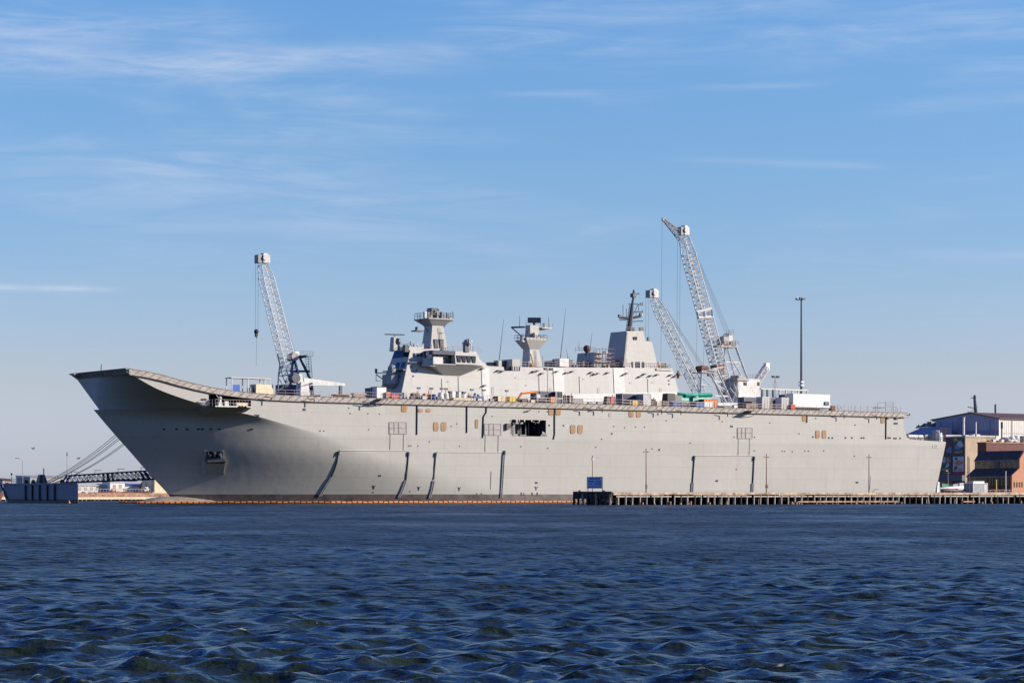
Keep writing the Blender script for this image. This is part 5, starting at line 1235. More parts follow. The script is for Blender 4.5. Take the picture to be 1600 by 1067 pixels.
while s < 180 and i < 92:
    lean_ = (rp.random()-.5)*.25; w = .15+rp.random()*.06
    mt = M['pilepale'] if rp.random() < .8 else M['piledark']
    m = MB().tube((s+lean_, PY0+.25, -2), (s, PY0+.16, DK-.45), w, 8)
    if rp.random() < .35: m.tube((s+.5+lean_*2, PY0+1.2, -2), (s+.3, PY0+.9, DK-.4), w, 7)
    m.build('pile', mt, pier)
    s += 1.38+rp.random()*.36; i += 1
m = MB()
for k in range(120):
    s = PS+.8+k*1.15+rp.random()*.5; y = PY0+1.6+rp.random()*3; h = .4+rp.random()*.5
    m.box(s, s+.3+rp.random()*.7, y, y+.3, DK-.6-h, DK-.6-h*.3)
m.build('cross_bracing', M['timber'], pier)
m = MB(); p, q = SH(1246, 785, PY0-.1), SH(1402, 783, PY0-.1); m.box(p[0], q[0], PY0-.22, PY0+.02, .34, .6); p, q = SH(1504, 785, PY0), SH(1522, 783, PY0); m.box(p[0], q[0], PY0-.22, PY0, .3, .55)
m.build('low_waling', M['pinkwood'], pier)
m = MB()
for k in range(34): s = PS+2+rp.random()*110; m.tube((s, PY0-.1, -.6), (s, PY0-.1, .25+rp.random()*.4), .22, 7)
m.build('pile_stub', M['pinkwood'], pier)
# pier head: dark boarded end
he = MB(); y = PY0+.1
while y < PY1: w = .28+rp.random()*.12; he.box(PS-.12+rp.random()*.06, PS+.16, y, y+w-.03, 1.0+rp.random()*.15, DK+.22); y += w
he.box(PS-.25, PS-.1, PY0, PY1, 1.45, 1.75).box(PS-.25, PS-.1, PY0, PY1, 2.0, 2.28)
he.build('end_boarding', M['piledark'], pier)
for k in range(9):
    y = PY0+.3+k*1.3; MB().tube((PS-.3, y, -2), (PS-.2, y, 1.6+rp.random()*.4), .22, 8).build('end_pile', M['piledark'] if k % 3 else M['timber'], pier)
m = MB()
for k in range(16): y = PY0+.4+rp.random()*10; m.box(PS+.5, PS+.8, y, y+.2+rp.random()*.4, .1+rp.random()*.8, .5+rp.random()*.6)
m.build('end_bracing', M['pilepale'], pier)
m = MB()
for k in range(1500):
    s = PS+1+rp.random()*150; d = rp.random(); 
    if math.sin(s*.32)+math.sin(s*.11+1) < -.3+d*.8: continue
    y = PY0+.2+rp.random()*1.5; h = .08+rp.random()*.28*(.6+.6*abs(math.sin(s*.21))); a = (rp.random()-.5)*.3
    m.add([(s-.03, y, DK), (s+.03, y, DK), (s+a, y+.02, DK+h)], [(0, 1, 2)])
gw = m.build('dry_weeds', M['grass'], None, loc=(PS, PY0, DK)); gw['kind'] = 'stuff'; gw['label'] = 'fringe of dry brown weeds along the pier edge'
# bollards at the pier head
bl = None
for i, (x, lab) in enumerate(((905.5, 'dark mushroom bollard left of the blue sign'), (943.5, 'dark mushroom bollard at the right leg of the blue sign'))):
    p = FS(x, 768, PS+.8)
    if i == 0:
        bl = thing('bollard', lab, 'bollard', (p[0], p[1], DK), 'bollards on the pier head')
        MB().tube((p[0], p[1], DK), (p[0], p[1], DK+.32), .16, 10).build('stem', M['black'], bl); MB().tube((p[0], p[1], DK+.3), (p[0], p[1], DK+.42), .3, 12, .2).build('cap', M['black'], bl)
    else: dup(bl, (p[0], p[1], DK), lab)
# blue notice board (its lettering is too worn to read)
S0 = PS+1.5
a, b = FS(917.3, 763, S0), FS(940.8, 745, S0)
sg = thing('notice_board', 'wide blue notice board with four rows of dark lettering on the pier head', 'sign', (S0, (a[1]+b[1])/2, DK))
y0, y1 = sorted((a[1], b[1]))
MB().box(S0, S0+.08, y0, y1, a[2], b[2]).build('panel', M['sign'], sg)
MB().box(S0-.012, S0+.1, y0-.05, y0, a[2]-.04, b[2]+.04).box(S0-.012, S0+.1, y1, y1+.05, a[2]-.04, b[2]+.04).box(S0-.012, S0+.1, y0, y1, b[2], b[2]+.05).build('rim', M['navy'], sg)
hh = (b[2]-a[2])/4.3; m = MB()
for r, words in enumerate(((.16, [(0, .30), (.34, .72)]), (.08, [(0, .38), (.47, .86)]), (.1, [(0, .12), (.16, .28), (.36, .84)]), (.06, [(0, .2), (.24, .44), (.48, .88)]))):
    zt = b[2]-.14-r*hh*1.04; off, ws = words; L_ = y1-y0
    for w0, w1 in ws:
        t = off+w0
        while t < off+w1-.02:
            cw = .045; ya = y1-(t)*L_; yb = y1-(t+cw*.8)*L_
            m.box(S0-.014, S0-.004, yb, yb+.05, zt-hh*.62, zt).box(S0-.014, S0-.004, ya-.05, ya, zt-hh*.62, zt)
            k_ = rp.choice((0, .45, .56)); m.box(S0-.0135, S0-.0045, yb+.05, ya-.05, zt-hh*(.62-k_)+.002-.0, zt-hh*(.62-k_)+.07)
            if rp.random() < .6: m.box(S0-.0135, S0-.0045, yb+.05, ya-.05, zt-.09, zt-.012)
            t += cw
m.build('lettering', M['signink'], sg)
for y in (y0+.1, y1-.1): MB().box(S0+.1, S0+.2, y-.06, y+.06, DK, b[2]).build('post', M['dark'], sg)
p = FS(925.7, 718, S0+.6)
t = thing('beacon_post', 'thin post with a small white beacon rising behind the blue notice board', 'beacon', (p[0], p[1], DK))
MB().tube((p[0], p[1], DK), (p[0], p[1], p[2]), .07, 6, .05).build('post', M['rust'], t); MB().tube((p[0], p[1], p[2]-.15), (p[0], p[1], p[2]+.35), .16, 8).build('lantern', M['white'], t); MB().tube((p[0], p[1], p[2]+.35), (p[0], p[1], p[2]+.8), .12, 8, .02).build('top_mark', M['mastdark'], t)
# lamp posts on the pier
PYL = -98.
l0 = None
for i, (x, py, lab) in enumerate(((1009.5, 700, 'rusty double arm lamp post on the pier nearest the blue sign'), (1197.5, 708.5, 'rusty double arm lamp post on the pier with a box low on its post'), (1357.7, 709, 'rusty double arm lamp post on the pier nearest the stern'))):
    p = SH(x, py, PYL)
    t = thing('pier_lamp_post', lab, 'lamp post', (p[0], PYL, DK), 'lamp posts on the pier')
    MB().tube((p[0], PYL, DK), (p[0], PYL, p[2]), .1, 6, .06).build('post', M['rust'], t)
    MB().tube((p[0]-.45, PYL, p[2]-.62), (p[0]+.45, PYL, p[2]-.62), .04, 5).build('arm', M['strut'], t)
    for s in (-.45, .45): MB().frus(p[0]+s, PYL, p[2]-.75, p[2]-.58, .17, .12, .1, .08).build('lamp_head', M['strut'], t)
    if i == 1: MB().box(p[0]-.22, p[0]+.2, PYL-.25, PYL+.05, DK+.85, DK+1.45).build('junction_box', M['rust'], t)
    if i == 0: MB().box(p[0]-.14, p[0]+.14, PYL-.2, PYL+.05, DK+.7, DK+1.5).build('junction_box', M['strut'], t)
p = SH(1366, 768, -97); t = thing('bent_rail', 'bent broken rail leaning over the weeds near the last pier lamp', 'rail', (p[0], -97, DK)); m = MB()
m.tube((p[0]-.6, -97, DK), (p[0]+.2, -97, DK+.7), .05, 5).build('upright', M['strut'], t); MB().tube((p[0]-.2, -97, DK+.55), (p[0]+1.2, -97, DK+.75), .05, 5).build('top_bar', M['strut'], t)

# ---------------------------------------------------------------- boom and buoys on the water
pts = []
q0 = (c0-2.2, 13.)
path = [(c0-1.8, 17), (c0-.6, 11.5), (c0+4, 9.6), (c0+14, 7), (c0+26, 1), (c0+36, -3.5), (c0+48, -4.5), (c0+70, -5), (112, -6)]
ob = thing('oil_boom', 'orange floating oil boom lying on the water along the ship', 'oil boom', (path[1][0], path[1][1], 0))
seg = []
for a, b in zip(path, path[1:]):
    L_ = math.hypot(b[0]-a[0], b[1]-a[1]); seg.append((a, b, L_))
tot = sum(s[2] for s in seg); n = 92; flt = []
def onpath(d):
    for a, b, L_ in seg:
        if d <= L_: t = d/L_; return (a[0]+(b[0]-a[0])*t, a[1]+(b[1]-a[1])*t)
        d -= L_
    return path[-1]
for k in range(n):
    a, b = onpath(tot*k/n), onpath(tot*(k+.78)/n); z = .12+.05*math.sin(k*1.7)
    MB().tube((a[0], a[1], z), (b[0], b[1], z), .27, 8).build('float', M['boom'], ob)
m = MB()
for k in range(n): a, b = onpath(tot*(k+.76)/n), onpath(tot*(k+1.02)/n); m.tube((a[0], a[1], .12), (b[0], b[1], .12), .2, 6)
m.build('coupling', M['black'], ob)
m = MB()
for k in range(n): a, b = onpath(tot*k/n), onpath(tot*(k+1)/n); m.hexa([(a[0], a[1]-.02, -.6), (b[0], b[1]-.02, -.6), (b[0], b[1]+.02, -.6), (a[0], a[1]+.02, -.6)], [(a[0], a[1]-.02, .02), (b[0], b[1]-.02, .02), (b[0], b[1]+.02, .02), (a[0], a[1]+.02, .02)])
m.build('skirt', M['redp'], ob)

# ---------------------------------------------------------------- mooring barge ahead of the bow
SB = -3.
f0_, f1_ = FS(5, 785, SB)[1], FS(122, 785, SB)[1]
zt = FS(60, 755, SB)[2]
yk = FS(15, 780, SB)[1]
bg_ = thing('mooring_barge', 'dark slab sided barge with five fender strips moored ahead of the bow', 'barge', (SB, (f0_+f1_)/2, 0))
fa = [(SB, f1_, -1), (SB, yk, -1), (SB, f0_-.6, 1.6), (SB, f0_, zt), (SB, f1_, zt)]
bk = [(SB+5, p[1]+12.2, p[2]) for p in fa]
MB().hexa(fa, bk).build('barge_hull', M['bargeside'], bg_)
MB().hexa([(SB-.06, f1_-.02, -.5), (SB-.06, yk+.3, -.5), (SB-.06, yk+1.2, .9), (SB-.06, f1_-.02, .75)], [(SB+.2, f1_, -.5), (SB+.2, yk+.3, -.5), (SB+.2, yk+1.2, .9), (SB+.2, f1_, .75)]).build('boot_topping', M['black'], bg_)
for x in (40.5, 51, 62.5, 74.5, 86): y = FS(x, 770, SB)[1]; MB().box(SB-.3, SB, y-.28, y+.28, .5, zt-.35).build('fender_strip', M['black'], bg_)
MB().box(SB-.2, SB+.1, f1_, f0_-.2, zt-.25, zt+.05).build('rubbing_beam', M['bargeside'], bg_)
m = MB(); y = FS(3, 765, SB)[1]; m.bar((SB-.1, FS(2, 757, SB)[1], zt-.2), (SB-.1, FS(12, 778, SB)[1], .9), .3); m.build('end_fender', M['black'], bg_)
m = MB()
for k in range(10): y = FS(8+k*3.2, 750, SB+1)[1]; m.tube((SB+1, y, zt), (SB+1, y, zt+1.05), .04, 4)
for h in (.55, 1.05): m.tube((SB+1, FS(8, 750, SB+1)[1], zt+h), (SB+1, FS(37, 750, SB+1)[1], zt+h), .035, 4)
m.build('rail', M['grey'], bg_)
for x in (41, 52, 97): y = FS(x, 752, SB+2)[1]; MB().box(SB+1.7, SB+2.3, y-.5, y+.5, zt, zt+.5).tube((SB+2, y-.3, zt+.4), (SB+2, y-.3, zt+.8), .2, 8).tube((SB+2, y+.3, zt+.4), (SB+2, y+.3, zt+.8), .2, 8).build('bitts', M['black'], bg_)
y = FS(65, 752, SB+3)[1]; MB().frus(SB+3, y, zt, zt+1.9, 1, 1, .5, .5).tube((SB+3, y-1.3, zt+.7), (SB+3, y+1.3, zt+.7), .55, 10).build('winch', M['dark'], bg_)
y = FS(68.3, 752, SB+2.4)[1]; MB().tube((SB+2.4, y, zt), (SB+2.4, y, FS(68, 731, SB)[2]), .11, 6).build('post', M['timber'], bg_)
y = FS(18, 752, SB+2)[1]; MB().tube((SB+2, y, zt), (SB+2, y, zt+1.9), .06, 5).ball((SB+2, y, zt+2.1), .22, 8).build('lamp', M['dark'], bg_)
# mooring lines to the bow
for i, (bx, by, hx_, hz_) in enumerate(((70, 753.5, 181, 676), (72, 754, 183, 678.5), (76, 754, 186, 681), (77.5, 754, 188, 683), (85, 754.5, 193.5, 690.5), (86.5, 754.5, 195.5, 692))):
    A = Vector(FS(bx, by, SB+2.5)); B_ = SH(hx_+5, hz_-2, 17.5); B_ = Vector(B_)
    m = MB(); pts = []
    for k in range(15): t = k/14; p = A.lerp(B_, t); p.z -= .8*4*t*(1-t); pts.append(p)
    m.path(pts, .06, 5); o = m.build('mooring_line', M['rope'], None, loc=tuple(A))
    tag(o, 'grey mooring line rising from the dark barge to the overhanging bow', 'rope', 'mooring lines from the bow to the barge')
# trussed gangway between barge and quay
YT = 35.
gt = thing('truss_gangway', 'navy blue trussed gangway spanning from the barge to behind the bow', 'gangway', (SH(103, 754, YT)[0], YT, 4))
def tl(t, top): 
    a, b = (SH(109, 743, YT), SH(238, 735, YT)) if top else (SH(103, 754, YT), SH(249, 748, YT))
    p = Vector(a).lerp(Vector(b), t); return p
ch = MB(); wb = MB(); fl_ = MB(); nb = 18
for yo in (0, 1.8):
    o = Vector((0, yo, 0))
    ch.bar(tl(0, 0)+o, tl(1.3, 0)+o, .26).bar(tl(0, 1)+o, tl(1.3, 1)+o, .2)
    for k in range(int(nb*1.3)+1):
        t = k/nb; wb.bar(tl(t, 0)+o, tl(t, 1)+o, .26 if k in (0, 8, 9, 16, 17) else .1)
        if k < nb*1.3-.5: wb.bar(tl(t, 1)+o, tl((k+1)/nb, 0)+o, .1)
        if k % 5 == 0: wb.bar(tl(t, 1)+o, tl((k-1)/nb, 0)+o, .1) if k else None
M['truss'] = mat('truss_blue_paint', (.03, .06, .15), .5)
ch.build('chord', M['truss'], gt); wb.build('web_member', M['truss'], gt)
a, b = tl(0, 0), tl(1.3, 0); fl_.hexa([(a.x, YT+.1, a.z-.1), (b.x, YT+.1, b.z-.1), (b.x, YT+1.7, b.z-.1), (a.x, YT+1.7, a.z-.1)], [(a.x, YT+.1, a.z), (b.x, YT+.1, b.z), (b.x, YT+1.7, b.z), (a.x, YT+1.7, a.z)]); fl_.build('walkway', M['dark'], gt)
for t in (.02, .3, .58, .86): p = tl(t, 1); MB().tube((p.x, YT, p.z), (p.x, YT, p.z+.8), .05, 5).box(p.x-.1, p.x+1.5, YT-.1, YT+.1, p.z+.75, p.z+.85).build('lamp', M['dark'], gt)

# ---------------------------------------------------------------- far jetty and what stands on it
YJ = 165.
def J(px, py, o=0.): return SH(px, py, YJ+o)
jt = thing('far_jetty', 'distant jetty with a red brown edge beam seen below the truss gangway', 'jetty', (J(122, 780)[0], YJ, 0))
a, b = J(-60, 780)[0], J(330, 780)[0]; zj = J(200, 770)[2]
MB().box(a, b, YJ, YJ+14, zj-.35, zj).build('deck', M['concrete'], jt); MB().box(a, b, YJ-.3, YJ, zj-1.0, zj-.05).build('edge_beam', M['pinkwood'], jt); MB().box(a, b, YJ-.2, YJ+.3, zj-1.75, zj-1.02).build('fender_beam', M['cream'], jt)
for k in range(60):
    s = a+(b-a)*k/60; MB().tube((s, YJ+.2, -2), (s, YJ+.2, zj-1.7), .22, 7).build('pile', M['timber'] if k % 3 else M['piledark'], jt)
MB().box(a, b, YJ+5, YJ+5.3, -2, zj-.4).build('dark_gap_backing', M['piledark'], jt)  # same dark backing behind the jetty piles
def jbox(kind, x0, y0, x1, dep, o, mt, label, cat, win=0, group=None, roof='steel', wx='glass'):
    p, q = J(x0, 770, o), J(x1, y0, o); t = thing(kind, label, cat, ((p[0]+q[0])/2, YJ+o, zj), group)
    MB().box(p[0], q[0], YJ+o, YJ+o+dep, zj, q[2]).build('wall', M[mt], t); MB().hexa([(p[0]-.2, YJ+o-.3, q[2]), (q[0]+.2, YJ+o-.3, q[2]), (q[0]+.2, YJ+o+dep, q[2]), (p[0]-.2, YJ+o+dep, q[2])], [(p[0]-.2, YJ+o-.3, q[2]+.15), (q[0]+.2, YJ+o-.3, q[2]+.15), (q[0]+.2, YJ+o+dep, q[2]+.6), (p[0]-.2, YJ+o+dep, q[2]+.6)]).build('roof', M[roof], t)
    for k in range(win): w = (q[0]-p[0])/(win*2+1); s = p[0]+w*(1+2*k); MB().box(s, s+w, YJ+o-.05, YJ+o+.1, zj+(q[2]-zj)*.35, zj+(q[2]-zj)*.8).build('window', M[wx], t)
    return t
jbox('long_shed', 118, 759, 168, 3, 6, 'whitedirty', 'long low pale pinkish shed at the left of the far jetty', 'shed', 5, None, 'whitedirty', 'frame')
jbox('jetty_office', 172, 753.5, 195, 5, 4, 'white', 'white office hut with two windows on the far jetty', 'hut', 2, None, 'whitedirty', 'frame')
jbox('blue_roof_shed', 195.5, 759, 240, 6, 8, 'primer', 'pale shed with a thin blue roof on the far jetty', 'shed', 0, None, 'blue')
jbox('distant_store', 196, 751, 214, 6, 30, 'bluecl', 'blue grey store half hidden by the gangway on the far jetty', 'store', 0, None, 'blue')
jbox('cream_store', 241.5, 749, 300, 8, 3, 'cream', 'tall cream store building right beside the bow on the far jetty', 'store', 1, None, 'cream', 'redwall')
p = J(239, 770, 2.6); t = thing('gate_post', 'tall dark blue post left of the cream store', 'post', (p[0], YJ+2.6, zj)); MB().box(p[0]-.25, p[0]+.25, YJ+2.4, YJ+2.8, zj, J(239, 750, 2.6)[2]).build('shaft', M['navy'], t); MB().box(p[0]-.35, p[0]+.35, YJ+2.3, YJ+2.9, zj, zj+.25).build('foot', M['concrete'], t)
for i, (x0, x1, mt, lab) in enumerate(((176, 180, 'orange', 'small orange crate at the left of the far jetty pallets'), (181, 193, 'cream', 'pale brown pallet stack before the white office hut'), (194, 199, 'timber', 'brown timber pile right of the pale pallet stack'))):
    p, q = J(x0, 770, 2), J(x1, 765.5, 2); t = thing('pallet_stack', lab, 'pallets', (p[0], YJ+2, zj))
    for k in range(3): z = zj+k*.42; MB().box(p[0]+.05*k, q[0]-.1*k, YJ+2, YJ+3.2, z+.1, z+.42).build('load', M[mt], t)
    MB().box(p[0], q[0], YJ+2.1, YJ+3.1, zj, zj+.08).build('pallet', M['timber'], t)
p, q = J(217, 770, 2), J(226, 764, 2); t = thing('jetty_truck', 'small dark truck with a tall black load left of the gate post', 'truck', (p[0], YJ+2, zj))
MB().box(p[0], q[0], YJ+2, YJ+3.8, zj+.5, zj+.95).build('bed', M['dark'], t); MB().frus(p[0]+1.6, YJ+2.9, zj+.95, zj+2.9, .9, .8, .25, .5).build('load', M['black'], t); MB().frus(q[0]+.7, YJ+2.9, zj+.5, zj+1.7, .7, .8, .5, .7).build('cab', M['primer'], t)
for s in (p[0]+.4, q[0]-.2, q[0]+.9): MB().tube((s, YJ+1.9, zj+.35), (s, YJ+2.1, zj+.35), .35, 10).build('wheel', M['black'], t)
m = MB()
for k in range(26): s = J(120+k*4.6, 770, .6)[0]; m.tube((s, YJ+.6, zj), (s, YJ+.6, zj+1.1), .04, 4)
m.tube((J(120, 770, .6)[0], YJ+.6, zj+1.1), (J(235, 770, .6)[0], YJ+.6, zj+1.1), .04, 4)
m.build('edge_rail', M['white'], jt)
m = MB(); rr2 = random.Random(4)
for k in range(30): s = J(122+rr2.random()*110, 770, .3)[0]; m.box(s, s+.4+rr2.random()*1.2, YJ+.2, YJ+.7, zj, zj+.15+rr2.random()*.25)
m.build('kerb_clutter', M['rust'], jt)
# lamp and poles ashore on the left
p = J(35.5, 716.5, 10); t = thing('street_lamp', 'tall curved arm street lamp standing behind the dark barge', 'street lamp', (p[0], YJ+10, zj)); q = J(27, 715.5, 10)
MB().path([(p[0], YJ+10, zj), (p[0], YJ+10, p[2]-.4), (p[0]-.3, YJ+10, p[2]), (q[0]+.4, YJ+10, q[2])], .08, 6).build('column', M['steel'], t); MB().frus(q[0], YJ+10, q[2]-.15, q[2]+.08, .6, .2, .4, .12).build('lamp_head', M['dark'], t)
p = J(104.8, 707, 12); t = thing('antenna_pole', 'thin straight pole with a dark tip between the barge and the mooring lines', 'pole', (p[0], YJ+12, zj)); MB().tube((p[0], YJ+12, zj), (p[0], YJ+12, p[2]), .1, 6, .07).build('pole', M['frame'], t); MB().tube((p[0], YJ+12, p[2]-.9), (p[0], YJ+12, p[2]+.2), .2, 8, .12).build('tip', M['mastdark'], t)
jbox('distant_warehouse', 47, 745.5, 100, 10, 40, 'frame', 'faded pinkish warehouse just over the top of the dark barge', 'warehouse', 6, None, 'steel', 'far')
jbox('distant_hut', 4, 750, 18, 6, 26, 'frame', 'small faded hut over the left end of the dark barge', 'hut', 1, None, 'redwall')
# red workboat cut by the left edge
wbt = thing('workboat', 'red and white workboat cut off by the left edge behind the barge', 'boat', (J(-6, 780, -45)[0], YJ-45, 0))
a, b = J(-30, 780, -45)[0], J(5.5, 780, -45)[0]; y = YJ-45
MB().hexa([(a, y-1.6, -.6), (b-1.5, y-1.2, -.6), (b-1.5, y+1.2, -.6), (a, y+1.6, -.6)], [(a, y-2, 1.9), (b, y-.5, 2.3), (b, y+.5, 2.3), (a, y+2, 1.9)]).build('hull', M['redwall'], wbt)
MB().frus(b-3, y, 1.9, 3.4, 1.4, 1.3, 1.2, 1.1).build('wheelhouse', M['white'], wbt); MB().tube((b-2.2, y, 3.4), (b-2.2, y, 6.4), .09, 6).build('mast', M['white'], wbt); MB().box(b-3.8, b-1.9, y-1.36, y-1.2, 2.6, 3.1).build('window', M['glass'], wbt)
# little orange buoy by the barge
p = FS(108, 784.5, SB-2); t = thing('mooring_buoy', 'tiny orange buoy floating against the right end of the barge', 'buoy', (p[0], p[1], 0)); MB().ball((p[0], p[1], .12), .28, 10).build('float', M['orange'], t); MB().tube((p[0], p[1], .3), (p[0], p[1], .62), .05, 6).build('lifting_eye', M['primer'], t)

# ================================================================ THE SHORE ON THE RIGHT
GZ = 1.85
def wbox(par, name, x0, y0, x1, y1, ypl, dep, mt): p, q = SH(x0, y1, ypl), SH(x1, y0, ypl); return MB().box(p[0], q[0], ypl, ypl+dep, p[2], q[2]).build(name, M[mt], par)
def fbox(par, name, x0, y0, x1, y1, s, th, mt, lab=None):
    "panel on a wall that faces the bow (plane s = const)"
    p, q = FS(x0, y1, s), FS(x1, y0, s); ya, yb = sorted((p[1], q[1])); return MB().box(s-th, s+.05, ya, yb, p[2], q[2]).build(name, M[mt], par, label=lab)
# --- rendered building carrying the banners
tc_ = WP(1508, 770, 640); TS, TY = tc_[0], tc_[1]
zt = SH(1508, 683, TY)[2]; ye = FS(1452, 700, TS)[1]; se = SH(1556, 700, TY)[0]
tb = thing('rendered_building', 'tall windowless tan building whose shaded side carries large banners', 'building', (TS, TY, GZ))
MB().box(TS, se, TY, ye, GZ, zt).build('wall', M['tan'], tb)
MB().box(TS-.15, se+.15, TY-.15, ye+.1, zt, zt+.35).build('parapet', M['concrete'], tb)
fbox(tb, 'backing_board', 1460, 681.5, 1508.2, 742, TS, .12, 'banner'); fbox(tb, 'canopy', 1470, 742, 1508, 751.5, TS, 1.2, 'slate')
fbox(tb, 'doorway', 1488, 752, 1507, 770, TS, .15, 'recess'); fbox(tb, 'shutter', 1470, 752, 1487, 760, TS, .15, 'board')
MB().tube(SH(1519, 683, TY+2), (SH(1519, 683, TY+2)[0], TY+2, zt+.9), .8, 10).build('roof_vent', M['white'], tb)
for x0, x1, h in ((1509, 1514, 3.5), (1515.5, 1520, 2.5), (1526, 1531.5, 4.5)): p, q = SH(x0, 683, TY+1), SH(x1, 683-h, TY+1); MB().box(p[0], q[0], TY+1, TY+2.6, zt+.3, q[2]).build('roof_plant', M['whitedirty'], tb)
def blob(par, name, s, x, y, rx_, ry_, mt, k=0, n=16, rot=0.):
    pts = []
    for i in range(n):
        a = 2*math.pi*i/n; w = 1+.18*math.sin(3*a+k)+.1*math.sin(5*a+2*k); c, sn = rx_*w*math.cos(a), ry_*w*math.sin(a)
        pts.append(FS(x+c*math.cos(rot)-sn*math.sin(rot), y+c*math.sin(rot)+sn*math.cos(rot), s))
    return MB().hexa([(p[0]-.02*(1+k % 4), p[1], p[2]) for p in pts], [(p[0]+.01, p[1], p[2]) for p in pts]).build(name, M[mt], par)
def banner(x0, y0, x1, y1, base, label, shapes):
    S = TS-.14; p, q = FS(x0, y1, S), FS(x1, y0, S); ya, yb = sorted((p[1], q[1]))
    t = thing('wall_banner', label, 'banner', (S, (ya+yb)/2, p[2]), 'banners on the tan building')
    MB().box(S-.06, S, ya, yb, p[2], q[2]).build('cloth', M[base], t)
    for i, (nm, x, y, rx_, ry_, mt, rot) in enumerate(shapes): blob(t, nm, S-.07-.012*i, x, y, rx_, ry_, mt, i, 16, rot)
    return t
M['bpale'] = mat('banner_pale_print', (.44, .46, .53), .7); M['bblue'] = mat('banner_blue_print', (.13, .20, .42), .7); M['bskin'] = mat('banner_brown_print', (.40, .22, .15), .7); M['bgreen'] = mat('banner_green_print', (.05, .10, .09), .7); M['bmag'] = mat('banner_magenta_print', (.55, .03, .18), .7); M['bgold'] = mat('banner_gold_print', (.48, .30, .07), .7)
banner(1488.7, 683.5, 1506.3, 709, 'bgreen', 'upper right banner with gold, pale blue and orange shapes', [('printed_shape', 1493, 687, 3.2, 2.6, 'bgold', 0), ('printed_shape', 1500, 694, 5, 5, 'bpale', .4), ('printed_shape', 1496, 699, 5, 3, 'bblue', .5), ('printed_shape', 1498, 706, 7, 1.8, 'bskin', -.1)])
banner(1474, 691, 1487.7, 709.5, 'redwall', 'upper left banner with a big blue slope on dark red', [('printed_shape', 1483.5, 703, 4, 5.2, 'bblue', .4)])
banner(1489.3, 713, 1506.3, 736.5, 'bpale', 'lower right banner with brown shapes on a pale ground', [('printed_shape', 1494, 716.5, 2.2, 2.2, 'bgreen', 0), ('printed_shape', 1496, 723, 4, 4.2, 'bskin', .6), ('printed_shape', 1502, 722.5, 3.4, 2.2, 'bskin', -.5), ('printed_shape', 1493, 731, 2.2, 3.4, 'bgreen', .3), ('printed_shape', 1500, 733.4, 5.5, 1.4, 'bgold', 0)])
banner(1470, 713, 1486.7, 736.5, 'bgreen', 'lower left banner with pale and mauve shapes on a dark ground', [('printed_shape', 1475.5, 719, 2, 5, 'bpale', .2), ('printed_shape', 1481.5, 719, 3, 4, 'bskin', -.2), ('printed_shape', 1480.5, 727, 2, 4.5, 'bpale', .5), ('printed_shape', 1478, 733.6, 6, 1.6, 'bgold', 0)])
fbox(tb, 'caption_strip', 1489.3, 737.8, 1506, 740.2, TS-.13, .06, 'bmag'); fbox(tb, 'caption_strip', 1472, 737.8, 1486, 739.8, TS-.13, .06, 'bskin')
# --- boat shed with stepped roofs and a brick end
YB = -8.9
sec = [SH(*p, YB) for p in ((1580, 771), (1580, 743), (1592, 732), (1592, 718), (1599.5, 705), (1650, 705), (1650, 771))]
sec[0] = (sec[0][0], YB, GZ); sec[-1] = (sec[-1][0], YB, GZ)
sh_ = thing('boat_shed', 'stepped boat shed with dark roofs, board walls and an orange brick end', 'shed', (sec[0][0], YB, GZ))
YE = YB+15.2
MB().hexa(sec, [(p[0], YE, p[2]) for p in sec]).build('body', M['redwall'], sh_)
mb_ = MB(); ex = [(p[0]-.05 if i < 5 else p[0], YB-.3, p[2]+(.12 if 0 < i < 6 else 0)) for i, p in enumerate(sec)]; mb_.hexa(ex, [(p[0], YB+.25, p[2]) for p in ex]); mb_.build('brick_end', M['brick'], sh_)
def strip(name, i, mt, o=.1, t0=0., t1=1., y0=YB+.26, y1=YE):
    a, b = Vector(sec[i]), Vector(sec[i+1]); a, b = a.lerp(b, t0), a.lerp(b, t1); n = Vector((-(b.z-a.z), 0, b.x-a.x)).normalized()*o
    if n.x > 0: n = -n
    return MB().hexa([(a.x, y0, a.z), (a.x, y1, a.z), (b.x, y1, b.z), (b.x, y0, b.z)], [(a.x+n.x, y0, a.z+n.z), (a.x+n.x, y1, a.z+n.z), (b.x+n.x, y1, b.z+n.z), (b.x+n.x, y0, b.z+n.z)]).build(name, M[mt], sh_)
strip('roof', 1, 'darkroof', .18, -.12, 1.); strip('roof', 3, 'darkroof', .18, -.12, 1.05)
strip('upper_wall', 2, 'board', .06); strip('lower_wall', 0, 'board', .06, .5, 1, YB+8.5, YE)
def y_at(px, s): return FS(px, 750, s)[1]
strip('window_band', 0, 'glass', .05, .45, 1, YB+.3, YB+8.4)
m = MB(); s = sec[0][0]
for k in range(8): y = YB+.6+k*1.05; m.box(s-.16, s-.06, y-.08, y+.08, GZ+1.9, sec[1][2])
m.build('mullion', M['redwall'], sh_)
s2 = sec[2][0]; MB().box(s2-.25, s2-.07, YB+6.6, YB+8.2, sec[2][2]+.3, sec[2][2]+2).build('loft_door', M['slate'], sh_)
m = MB()
for k in range(3): y = YB+1.5+k*1.7; m.bar((s2-.12, y, sec[2][2]+.2), (s2-.12, y+1.5, sec[3][2]-.1), .1)
m.build('brace', M['timber'], sh_)
